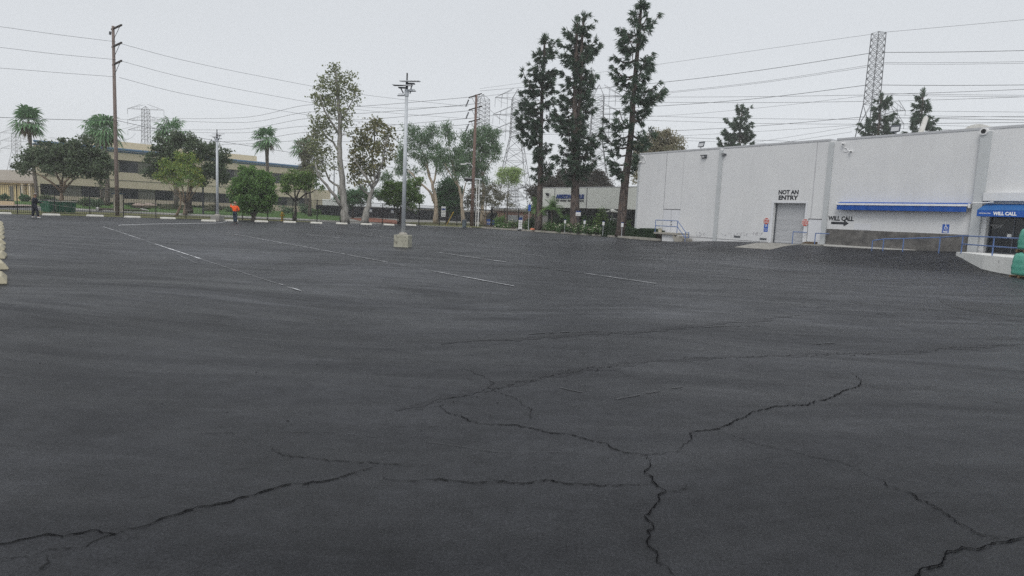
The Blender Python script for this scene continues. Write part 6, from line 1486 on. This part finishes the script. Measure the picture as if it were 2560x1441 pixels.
# planting under the office windows
og = [(112, 512, 40, 26, 'shrub', 'grey-green shrub left of the dark shade tree trunk, under the windows'), (212, 517, 34, 24, 'shrub', 'grey-green shrub right of the dark shade tree trunk, under the windows'), (236, 518, 26, 22, 'euc', 'pale green shrub just right of the grey-green one under the windows'), (58, 504, 26, 16, 'darkg', 'dark green clipped shrub by the driveway at far left'), (8, 500, 20, 14, 'darkg', 'dark shrub touching the left edge above the drive')]
for x, y, w_, h, lf, lb in og: shrub('shrub', lb, x, y, w_, h, lf, Y=float(92), n=900, size=.28, z0=at(x, y, 92).z, group='shrubs in the office garden')
for i, (x, w_, h, lf, lb) in enumerate(((345, 60, 8, 'hedge', 'under the windows right of the tall utility pole'), (420, 70, 12, 'olive', 'left of the yellow-green tree stems'), (530, 50, 16, 'olive', 'behind the far lamp'), (590, 50, 16, 'euc', 'behind the orange worker'), (655, 46, 16, 'olive', 'behind the round green tree'), (712, 46, 20, 'euc', 'behind the yellow hydrant'), (762, 40, 26, 'euc', 'right of the small green tree'), (786, 26, 18, 'green', 'at the left end of the screened fence'))):
    YY = 98 + i * 2.0; zz_ = .3; shrub('shrub', 'low garden planting ' + lb, x, 535, w_, h, lf, Y=YY, n=700, size=.26, z0=zz_, group='low planting in the office garden')
hfo = Frame(OF.p(1, 2.2, 0), OF.p(34, 2.2, 0)); hedge(hfo, 0, hfo.L, .9, .42, 'long dark low hedge directly under the office windows', n=9000, size=.22, z0=.5)
rk = MB()
for px, py in ((349, 514), (375, 514)):
    c = at(px, py, 88)
    bm = bmesh.new(); bmesh.ops.create_icosphere(bm, subdivisions=2, radius=1)
    for v in bm.verts: v.co = Vector((v.co.x * .95, v.co.y * .5, v.co.z * .32)) * (1 + .15 * math.sin(v.co.x * 9 + v.co.y * 5))
    me = bpy.data.meshes.new('boulder'); bm.to_mesh(me); bm.free(); me.materials.append(M['pinkpave']); o = link('boulder', me); o.location = c
    tag(o, 'pinkish low boulder in the lawn, ' + ('left one' if px < 360 else 'right one'), 'boulder', 'pinkish boulders in the office lawn')

# ================================================================== PYLONS
def lattice(mb, c, z0, z1, w0, w1, n, th, d0=None, d1=None, rot=0.0, lean=0):
    d0 = d0 or w0; d1 = d1 or w1; ca, sa = math.cos(rot), math.sin(rot)
    def cor(f, i):
        w_ = (w0 + (w1 - w0) * f) / 2; d = (d0 + (d1 - d0) * f) / 2; x, y = ((-1, -1), (1, -1), (1, 1), (-1, 1))[i]
        x, y = x * w_, y * d; return Vector((c.x + x * ca - y * sa, c.y + x * sa + y * ca, z0 + (z1 - z0) * f))
    for i in range(4): mb.tube([cor(0, i), cor(1, i)], th * 1.25, 4, cap=False)
    for k in range(n):
        f0, f1 = k / n, (k + 1) / n
        for i in range(4):
            j = (i + 1) % 4
            mb.tube([cor(f0, i), cor(f1, j)], th * .7, 3, cap=False); mb.tube([cor(f0, j), cor(f1, i)], th * .7, 3, cap=False)
            mb.tube([cor(f1, i), cor(f1, j)], th * .7, 3, cap=False)
def pylon(label, px, Y, tpy, arms, wt, wb, waist, th, rot=0.0, peak=True, ins=3.0, n=(7, 6), group='steel lattice towers'):
    """arms: rows (py, half span m); waist: row where legs start to splay"""
    th *= .62; c = at(px, tpy, Y); c.z = 0; t = thing('lattice_tower', label, 'lattice tower', c, group)
    top = at(px, tpy, Y).z; zw = at(px, waist, Y).z; mb = MB()
    lattice(mb, c, 0, zw, wb, wt * 1.15, n[1], th, rot=rot)
    zb = at(px, arms[0][0], Y).z + (0 if peak else 0) if peak else top
    lattice(mb, c, zw, zb, wt * 1.15, wt, n[0], th * .9, rot=rot)
    if peak:
        ca, sa = math.cos(rot), math.sin(rot)
        for x, y in ((-1, -1), (1, -1), (1, 1), (-1, 1)):
            x, y = x * wt / 2, y * wt / 2; mb.tube([Vector((c.x + x * ca - y * sa, c.y + x * sa + y * ca, zb)), Vector((c.x, c.y, top))], th, 4, cap=False)
    mb.build('tower_body', M['pylon'], t); ca, sa = math.cos(rot), math.sin(rot); tips = []
    for py, sp in arms:
        z = at(px, py, Y).z
        if sp <= 0: continue
        for sg in (-1, 1):
            tip = Vector((c.x + sg * sp * ca, c.y + sg * sp * sa, z)); m = MB()
            for q in (-1, 1):
                r0_ = Vector((c.x + sg * wt * .5 * ca - q * wt * .5 * sa, c.y + sg * wt * .5 * sa + q * wt * .5 * ca, z)); m.tube([r0_, tip], th * .8, 4, cap=False)
                m.tube([r0_ + Vector((0, 0, wt * .9)), tip], th * .8, 4, cap=False)
                for f in (.3, .6): m.tube([r0_.lerp(tip, f), (r0_ + Vector((0, 0, wt * .9))).lerp(tip, f)], th * .5, 3, cap=False)
            m.build('arm', M['pylon'], t)
            if ins:
                m = MB()
                for f in (1.0,) if ins < 3 else (1.0, .72, .45):
                    a = Vector((c.x, c.y, z)).lerp(tip, f); m.tube([a, a - Vector((0, 0, ins))], th * .75, 4)
                if ins >= 3:
                    a, b2 = Vector((c.x, c.y, z - ins)).lerp(tip, 1.0), Vector((c.x, c.y, z - ins)).lerp(tip, .45); m.tube([a, a.lerp(b2, .5) - Vector((0, 0, .5)), b2], th * .4, 3)
                    m.build('insulator_string', M['wire'], t)
                else: m.build('insulator_string', M['wire'], t)
    return t
pylon('slim distant lattice tower with three arms between the two left palms', 364, 330, 266, [(274, 9), (302, 9), (327, 9)], 2.6, 8, 350, .16, ins=2.6, n=(8, 4))
pylon('faint lattice tower low at the left edge behind the low building', 39, 380, 322, [(334, 9), (354, 9), (373, 9)], 2.8, 11, 378, .14, ins=2.6, n=(5, 4))
pylon('big lattice tower with three arms left of the first tall pine', 1295, 225, 222, [(248, 7.5), (290, 8), (330, 8)], 3.4, 14, 345, .16, rot=.15, ins=3.2, n=(8, 7))
pylon('square-bodied lattice tower right behind the reddish utility pole', 1208, 185, 236, [(250, 0)], 2.8, 3.0, 330, .12, rot=.5, ins=0, n=(8, 12))
pylon('big lattice tower seen between the middle and right tall pines', 1498, 200, 212, [(240, 7), (285, 8), (330, 8)], 3.2, 13, 350, .15, rot=-.2, ins=3.0, n=(8, 7))
pylon('tall straight lattice tower with a flat top above the warehouse', 2197, 150, 83, [(85, 0)], 2.0, 8.0, 262, .14, rot=.3, peak=False, ins=0, n=(11, 6))
pylon('lower lattice tower half hidden by the pine right of the tall one', 2226, 165, 262, [(277, 3.5), (310, 3.5)], 2.6, 5, 330, .1, rot=-.2, ins=1.2, n=(5, 6))
pylon('small lattice mast low between the reddish pole and the lime-green tree', 1285, 240, 455, [(470, 4), (490, 4)], 2.5, 6, 500, .12, rot=.4, ins=1.5, n=(4, 4))

# ================================================================== WIRES
WG = 'overhead power wires'
def wire(label, pts, r=None, sub=14, group=WG):
    P = [at(x, y, Y) for x, y, Y in pts]; out = []
    if len(P) == 2: out = [P[0].lerp(P[1], k / sub) for k in range(sub + 1)]
    else:
        n = len(P)
        for i in range(n - 1):
            p0, p1, p2, p3 = P[max(i - 1, 0)], P[i], P[i + 1], P[min(i + 2, n - 1)]
            for k in range(sub):
                s = k / sub; out.append(.5 * ((2 * p1) + (p2 - p0) * s + (2 * p0 - 5 * p1 + 4 * p2 - p3) * s * s + (3 * p1 - p0 - 3 * p2 + p3) * s ** 3))
        out.append(P[-1])
    me_ = sum(p[2] for p in pts) / len(pts)
    o = MB().tube(out, (r or me_ * .00042) * .72, 5, cap=False).build('overhead_wire', M['wire']); return tag(o, label, 'wire', group)
y1 = u1.y; y2 = u2.y
wire('thin wire from the left edge to the tall wooden pole, highest of three', [(-60, 59, 53), (0, 67, 56), (145, 87, 59), (290, 105, y1)], .02)
wire('thin wire from the left edge to the tall wooden pole, second of three', [(-60, 114, 53), (0, 119, 56), (145, 136, 59), (290, 149.5, y1)], .02)
wire('thin wire from the left edge to the tall wooden pole, third of three', [(-60, 167, 53), (0, 170.5, 56), (145, 182, 59), (290, 192.5, y1)], .02)
wire('thin wire sagging right from the tall wooden pole, highest of three', [(304, 110, y1 - 1), (450, 149, 67), (640, 189, 73), (900, 236, 81), (1165, 266, y2)], .022)
wire('thin wire sagging right from the tall wooden pole, second of three', [(303, 153, y1 - 1), (450, 192, 67), (640, 232, 73), (900, 275, 81), (1166, 297, y2)], .022)
wire('thin wire sagging right from the tall wooden pole, third of three', [(298, 194, y1), (450, 233, 67), (640, 267, 73), (900, 305, 81), (1168, 322, y2)], .022)
wire('dark wire crossing behind the palms at the left, low on the tall pole', [(-60, 293, 53), (0, 294, 56), (145, 299, 59), (293, 302, y1)], .03)
wire('dark wire descending from the tall wooden pole toward the tall sycamore', [(293, 302, y1), (470, 340, 68), (640, 368, 74), (860, 402, 84), (1180, 448, y2)], .03)
# long transmission conductors, left part
for k, (a, b_, c_, l) in enumerate((((450, 297), (620, 293), (768, 263), 'highest'), ((450, 303), (620, 306), (768, 281), 'second'), ((465, 325), (620, 322), (768, 297), 'third'), ((470, 331), (620, 332), (760, 316), 'fourth'), ((480, 355), (620, 352), (768, 331), 'fifth'), ((490, 361), (620, 360), (768, 351), 'lowest'))):
    wire('grey cable in the bundle between left palm and tall sycamore, ' + l, [(364 + 12, a[1] - 4, 320), (a[0], a[1], 290), (b_[0], b_[1], 250), (c_[0], c_[1], 215), (900, c_[1] + (3 if k else 3), 205), (1200, c_[1] - 22, 190)], .085, group='transmission cables left of the reddish pole')
for (a, b_, c_, l) in (((340, 303), (300, 300), (262, 322), 'upper'), ((340, 311), (310, 322), (180, 344), 'lower'), ((340, 334), (300, 352), (120, 345), 'lowest')):
    wire('faint cable left of the slim distant tower, ' + l, [(a[0], a[1], 325), (b_[0], b_[1], 300), (c_[0], c_[1], 270)], .08, group='cables left of the slim tower')
# tower to tower, right part
T = 150
right = [((2200, 82), (2380, 66), (2600, 46), .05, 'topmost, rising'), ((2205, 131.5), (2380, 130.5), (2600, 126), .085, 'second'), ((2203, 157), (2380, 157), (2600, 154), .05, 'third'), ((2203, 160.5), (2380, 161), (2600, 158), .05, 'fourth'), ((2200, 213), (2380, 214), (2600, 212.5), .085, 'fifth'),
 ((2180, 237), (2380, 231), (2600, 222), .07, 'sixth, slightly rising'), ((2200, 234), (2380, 237), (2600, 239), .05, 'seventh'), ((2205, 238), (2380, 241), (2600, 243), .05, 'eighth'), ((2180, 255), (2380, 249), (2600, 241), .06, 'ninth, slightly rising'), ((2238, 277), (2380, 279), (2600, 281), .05, 'tenth'),
 ((2240, 288), (2380, 291), (2600, 294), .05, 'eleventh'), ((2150, 293), (2350, 297), (2600, 301), .085, 'twelfth'), ((2300, 296), (2420, 293), (2600, 291), .06, 'thirteenth'), ((2150, 311), (2380, 308.5), (2600, 306), .075, 'fourteenth'), ((2240, 312.5), (2380, 315), (2600, 320), .05, 'fifteenth'), ((2240, 322), (2380, 325), (2430, 327), .05, 'sixteenth')]
for a, b_, c_, r, l in right: wire('cable from the flat-topped tower to the right edge, %s from the top' % l.replace(', rising', '').replace(', slightly rising', '').replace('topmost', 'first'), [(*a, T), (*b_, T), (*c_, T)], r, group='transmission cables right of the flat-topped tower')
left = [((2180, 86), (1900, 125), (1640, 162), (1200, 222), .045), ((2178, 133), (1900, 176), (1640, 208), (1290, 240), .085), ((2174, 163), (1900, 205), (1640, 233), (1500, 243), .05), ((2174, 167), (1900, 208), (1640, 236), (1500, 247), .05), ((2168, 213), (1900, 246), (1640, 266), (1300, 283), .085),
 ((2163, 238), (1900, 242), (1640, 243), (1500, 241), .06), ((2163, 254), (1900, 257), (1640, 256), (1500, 253), .06), ((2163, 240), (1900, 270), (1640, 291), (1300, 305), .045), ((2155, 293), (1900, 315), (1640, 329), (1300, 338), .075), ((2155, 299), (1900, 297), (1640, 291), (1500, 285), .055),
 ((2150, 311), (1900, 309), (1640, 302), (1500, 298), .055), ((2150, 312), (1900, 329), (1640, 343), (1500, 348), .045), ((2150, 314), (1960, 345), (1780, 372), (1640, 392), .045), ((2130, 330), (2000, 350), (1900, 366), (1800, 380), .045), ((2060, 357), (1900, 351), (1720, 345), (1500, 335), .06), ((2060, 366), (1900, 359), (1720, 352), (1500, 341), .045)]
onm = ['first', 'second', 'third', 'fourth', 'fifth', 'sixth', 'seventh', 'eighth', 'ninth', 'tenth', 'eleventh', 'twelfth', 'thirteenth', 'fourteenth', 'fifteenth', 'sixteenth']
for k, (a, b_, c_, d, r) in enumerate(left): wire('cable running left from the flat-topped tower, %s from above' % onm[k], [(*a, T), (*b_, 165), (*c_, 180), (*d, 205)], r, group='transmission cables left of the flat-topped tower')
mid = [((1200, 228), (1420, 208), (1490, 196)), ((1172, 247), (1290, 232), (1430, 225)), ((1172, 265), (1000, 271), (880, 266)), ((1210, 262), (1290, 330), (1330, 350)), ((1225, 290), (1290, 283), (1350, 280)), ((1225, 312), (1290, 333), (1330, 345)), ((1230, 333), (1290, 328), (1350, 322)), ((1500, 395), (1550, 410), (1600, 432)), ((1500, 410), (1550, 428), (1600, 450)), ((1510, 430), (1560, 440), (1600, 455)), ((1480, 385), (1540, 388), (1590, 400)), ((1240, 400), (1300, 385), (1345, 388))]
mlab = ['rising from the pole top toward the pines', 'joining the reddish pole top to the three-armed tower', 'from the reddish pole back toward the near lamp', 'steep one descending from the square tower', 'level one into the second arm of the tower', 'descending one under the second arm', 'level one into the lowest arm', 'upper of the slanting ones before the warehouse corner', 'middle of the slanting ones before the warehouse corner', 'lowest of the slanting ones before the warehouse corner', 'flat one left of the warehouse corner top', 'low one above the lime-green tree']
for (a, b_, c_), lb in zip(mid, mlab): wire('thin cable ' + lb, [(*a, 190), (*b_, 200), (*c_, 210)], .055, group='thin cables between the towers')
# service drops by the second pole
wire('thick black service cable falling right from the reddish pole, lower one', [(1186, 450, y2), (1212, 468, y2 - 1), (1240, 486, y2 - 3), (1300, 520, y2 - 6)], .03, group='service cables at the reddish pole')
wire('thick black service cable reaching right from the reddish pole, upper one', [(1186, 447, y2), (1230, 459, y2 - 2), (1280, 466, y2 - 4), (1345, 474, y2 - 8)], .035, group='service cables at the reddish pole')

# ================================================================== PEOPLE
def skin(name, chains, m, parent, sub=1, root=0):
    """one continuous tapered surface grown along connected joints; chains: lists of (point, radius) sharing points"""
    vs, es, rs, idx = [], [], [], {}
    def vid(p, r):
        k = (round(p[0], 4), round(p[1], 4), round(p[2], 4))
        if k not in idx: idx[k] = len(vs); vs.append(p); rs.append(r)
        return idx[k]
    for ch in chains:
        ids = [vid(p, r) for p, r in ch]
        for a, b_ in zip(ids, ids[1:]):
            if (a, b_) not in es and (b_, a) not in es: es.append((a, b_))
    off = woff(parent); me = bpy.data.meshes.new(name); me.from_pydata([tuple(Vector(v) - off) for v in vs], es, []); me.update()
    o = bpy.data.objects.new(name, me); COL.objects.link(o)
    sk = o.modifiers.new('s', 'SKIN'); sk.use_smooth_shade = True
    for i, r in enumerate(rs):
        d = me.skin_vertices[0].data[i]; d.radius = (r if hasattr(r, '__len__') else (r, r)); d.use_root = (i == root)
    ss_ = o.modifiers.new('b', 'SUBSURF'); ss_.levels = sub; ss_.render_levels = sub
    dg = bpy.context.evaluated_depsgraph_get(); dg.update()
    m2 = bpy.data.meshes.new_from_object(o.evaluated_get(dg)); bpy.data.objects.remove(o); bpy.data.meshes.remove(me)
    m2.name = name; m2.materials.clear(); m2.materials.append(m); m2.polygons.foreach_set('use_smooth', [True] * len(m2.polygons))
    return link(name, m2, parent)
def person(c, yaw, label, top, trous, cap, pose, shoe, look=0.0, capm='greycap'):
    t = thing('person', label, 'person', c); fw = Vector((math.cos(yaw), math.sin(yaw), 0)); rg = Vector((fw.y, -fw.x, 0))
    Lp = lambda x, y, z: c + rg * x + fw * y + Vector((0, 0, z))     # x to the person's right, y ahead
    hip = Lp(0, pose.get('hipy', 0), .93); waist = Lp(0, 0, 1.08); chest = Lp(0, .01 + pose.get('lean', 0), 1.28); neck0 = Lp(0, .0 + pose.get('lean', 0), 1.45)
    ly = pose.get('lean', 0)
    neck = Lp(0, .02 + ly, 1.52); head0 = Lp(0, .035 + ly, 1.6); head1 = Lp(0, .03 + ly, 1.69); head2 = Lp(0, .02 + ly, 1.755)
    arms = {s: [Lp(*p) for p in pose['arm'][s]] for s in 'LR'}; legs = {s: [Lp(*p) for p in pose['leg'][s]] for s in 'LR'}
    ch = [[(hip, .13), (waist, .12), (chest, .14), (neck0, .07), (neck, .052), (head0, .075), (head1, .088), (head2, .06)]]
    la = Vector((fw * math.cos(look) + rg * math.sin(look)))
    ch.append([(head0, .075), (head0 + la * .085 + Vector((0, 0, .03)), .022), (head0 + la * .112 + Vector((0, 0, .012)), .014)])     # nose
    for sg in (-1, 1): ch.append([(head1, .088), (head1 + la.cross(Vector((0, 0, 1))) * sg * .086 + Vector((0, 0, -.03)), .018)])   # ears
    for s in 'LR':
        sh_, el, wr = arms[s]; ch.append([(chest, .14), (sh_, .06), (el, .042), (wr, .028)])
        d = (wr - el).normalized(); palm = wr + d * .06; ch[-1].append((palm, .03))
        sdv = d.cross(Vector((0, 0, 1))); sdv = sdv.normalized() if sdv.length > .1 else rg; dn = d.cross(sdv)
        for k in range(4):
            o_ = sdv * (-.027 + .018 * k); ln = (.055, .065, .06, .045)[k]
            ch.append([(palm, .03), (palm + o_ + d * .03, .010), (palm + o_ * 1.1 + d * (.03 + ln * .6) + dn * .012, .009), (palm + o_ * 1.1 + d * (.03 + ln * .85) + dn * .035, .008)])
        ch.append([(wr, .028), (wr + d * .03 + sdv * -.03, .013), (wr + d * .07 + sdv * -.045 + dn * .015, .010)])
        hj, kn, an, toe = legs[s]; ch.append([(hip, .13), (hj, .085), (kn, .055), (an, .038), (toe, .03)])
    skin('body', ch, M['skin'], t, 1)
    tc_ = [[(hip + Vector((0, 0, .03)), (.19, .15)), (waist, (.185, .15)), (chest, (.21, .16)), (neck0, (.1, .09))]]
    for s in 'LR':
        sh_, el, wr = arms[s]; tc_.append([(chest, (.21, .16)), (sh_, .09), (sh_.lerp(el, .5), .08), (el, .07), (wr, .052)])
    skin('jacket', tc_, top, t, 2)
    lc_ = [[(waist - Vector((0, 0, .02)), (.16, .13)), (hip, (.18, .15))]]
    for s in 'LR':
        hj, kn, an, toe = legs[s]; lc_.append([(hip, (.18, .15)), (hj, .125), (hj.lerp(kn, .5), .115), (kn, .1), (kn.lerp(an, .6), .095), (an + Vector((0, 0, .01)), .09)])
    skin('trousers', lc_, trous, t, 2, root=1)
    for s in 'LR':
        hj, kn, an, toe = legs[s]; d = (toe - an); d.z = 0; d.normalize(); z = an.z - .05
        h0 = Vector((an.x, an.y, z)) - d * .05; skin('shoe', [[(h0, .045), (h0 + d * .12 + Vector((0, 0, -.004)), (.045, .038)), (h0 + d * .22 + Vector((0, 0, -.012)), (.038, .03))]], shoe, t, 1)
    skin('hair', [[(head0 - la * .03 + Vector((0, 0, .01)), .078), (head1 - la * .012 + Vector((0, 0, .01)), .094)]], M['hair'], t, 1)
    if cap:
        cp = MB(); cc = head1 + Vector((0, 0, .02)); cp.lathe(cc, [(.108, 0), (.108, .035), (.09, .075), (.05, .1), (.01, .108)], 16)
        cb = cc + la * .09; sd2 = la.cross(Vector((0, 0, 1))) * .065; cp.hexa([cb - sd2 - la * .02, cb + sd2 - la * .02, cb + sd2 * .7 + la * .085, cb - sd2 * .7 + la * .085] + [q + Vector((0, 0, .015)) for q in (cb - sd2 - la * .02, cb + sd2 - la * .02, cb + sd2 * .7 + la * .085, cb - sd2 * .7 + la * .085)])
        cp.build('cap', M[capm], t, smooth=False)
    ey = MB()
    for sg in (-1, 1): ey.lathe(head0 + la * .083 + la.cross(Vector((0, 0, 1))) * sg * .032 + Vector((0, 0, .06)), [(.004, -.008), (.009, 0), (.004, .008)], 6).build('eye', M['black'], t) if False else MB().lathe(head1 + la * .08 + la.cross(Vector((0, 0, 1))) * sg * .032 + Vector((0, 0, -.03)), [(.004, -.008), (.01, 0), (.004, .008)], 6).build('eye', M['black'], t)
    return t, arms
cA = gp(87, 544.8)
pA_, aA = person(cA, R_(55), 'man in black jacket and trousers standing with legs apart, holding a line', M['navycloth'], M['navycloth'], True,
 dict(lean=.05, arm=dict(R=[(.21, .04, 1.4), (.24, .16, 1.14), (.12, .42, 1.12)], L=[(-.21, .04, 1.4), (-.26, .04, 1.12), (-.16, .3, 1.08)]),
      leg=dict(R=[(.1, 0, .88), (.2, .1, .5), (.3, .1, .09), (.36, .22, .04)], L=[(-.1, 0, .88), (-.13, -.02, .48), (-.17, -.08, .09), (-.18, .06, .04)])), M['white'], look=0)
cB = gp(587.5, 559)
pB_, aB = person(cB, R_(100), 'worker in a bright orange shirt and dark jeans seen from behind', M['orangehv'], M['denim'], True,
 dict(lean=.0, arm=dict(R=[(.21, .02, 1.4), (.34, -.04, 1.13), (.2, .12, 1.02)], L=[(-.21, .02, 1.4), (-.34, .1, 1.34), (-.36, .22, 1.56)]),
      leg=dict(R=[(.09, 0, .88), (.1, .03, .48), (.09, -.03, .09), (.13, .1, .04)], L=[(-.09, 0, .88), (-.07, .06, .5), (-.05, .02, .09), (-.07, .16, .04)])), M['black'], look=-.3, capm='pinkcap')
hA, hB = aA['R'][2], aB['L'][2]
pts = [hA.lerp(hB, k / 20) - Vector((0, 0, 1.1 * (1 - (2 * k / 20 - 1) ** 2) * .62)) for k in range(21)]
tag(MB().tube(pts, .007, 5).build('chalk_line', M['kerb']), 'pale marking line stretched between the man in black and the worker in orange', 'marking line')

# ================================================================== HAZE
hz_ = MB().box(-760, 760, -90, 860, -1.2, 62).build('haze', M['white']); tag(hz_, kind='stuff')
hm = bpy.data.materials.new('haze_air'); hm.use_nodes = True; hn = hm.node_tree; hn.nodes.clear()
ho = hn.nodes.new('ShaderNodeOutputMaterial'); hv = hn.nodes.new('ShaderNodeVolumePrincipled')
hv.inputs['Color'].default_value = (1, 1, 1, 1); hv.inputs['Density'].default_value = .0007; hv.inputs['Anisotropy'].default_value = .0
hn.links.new(hv.outputs[0], ho.inputs['Volume']); hz_.data.materials.clear(); hz_.data.materials.append(hm)
hz_.display_type = 'WIRE'
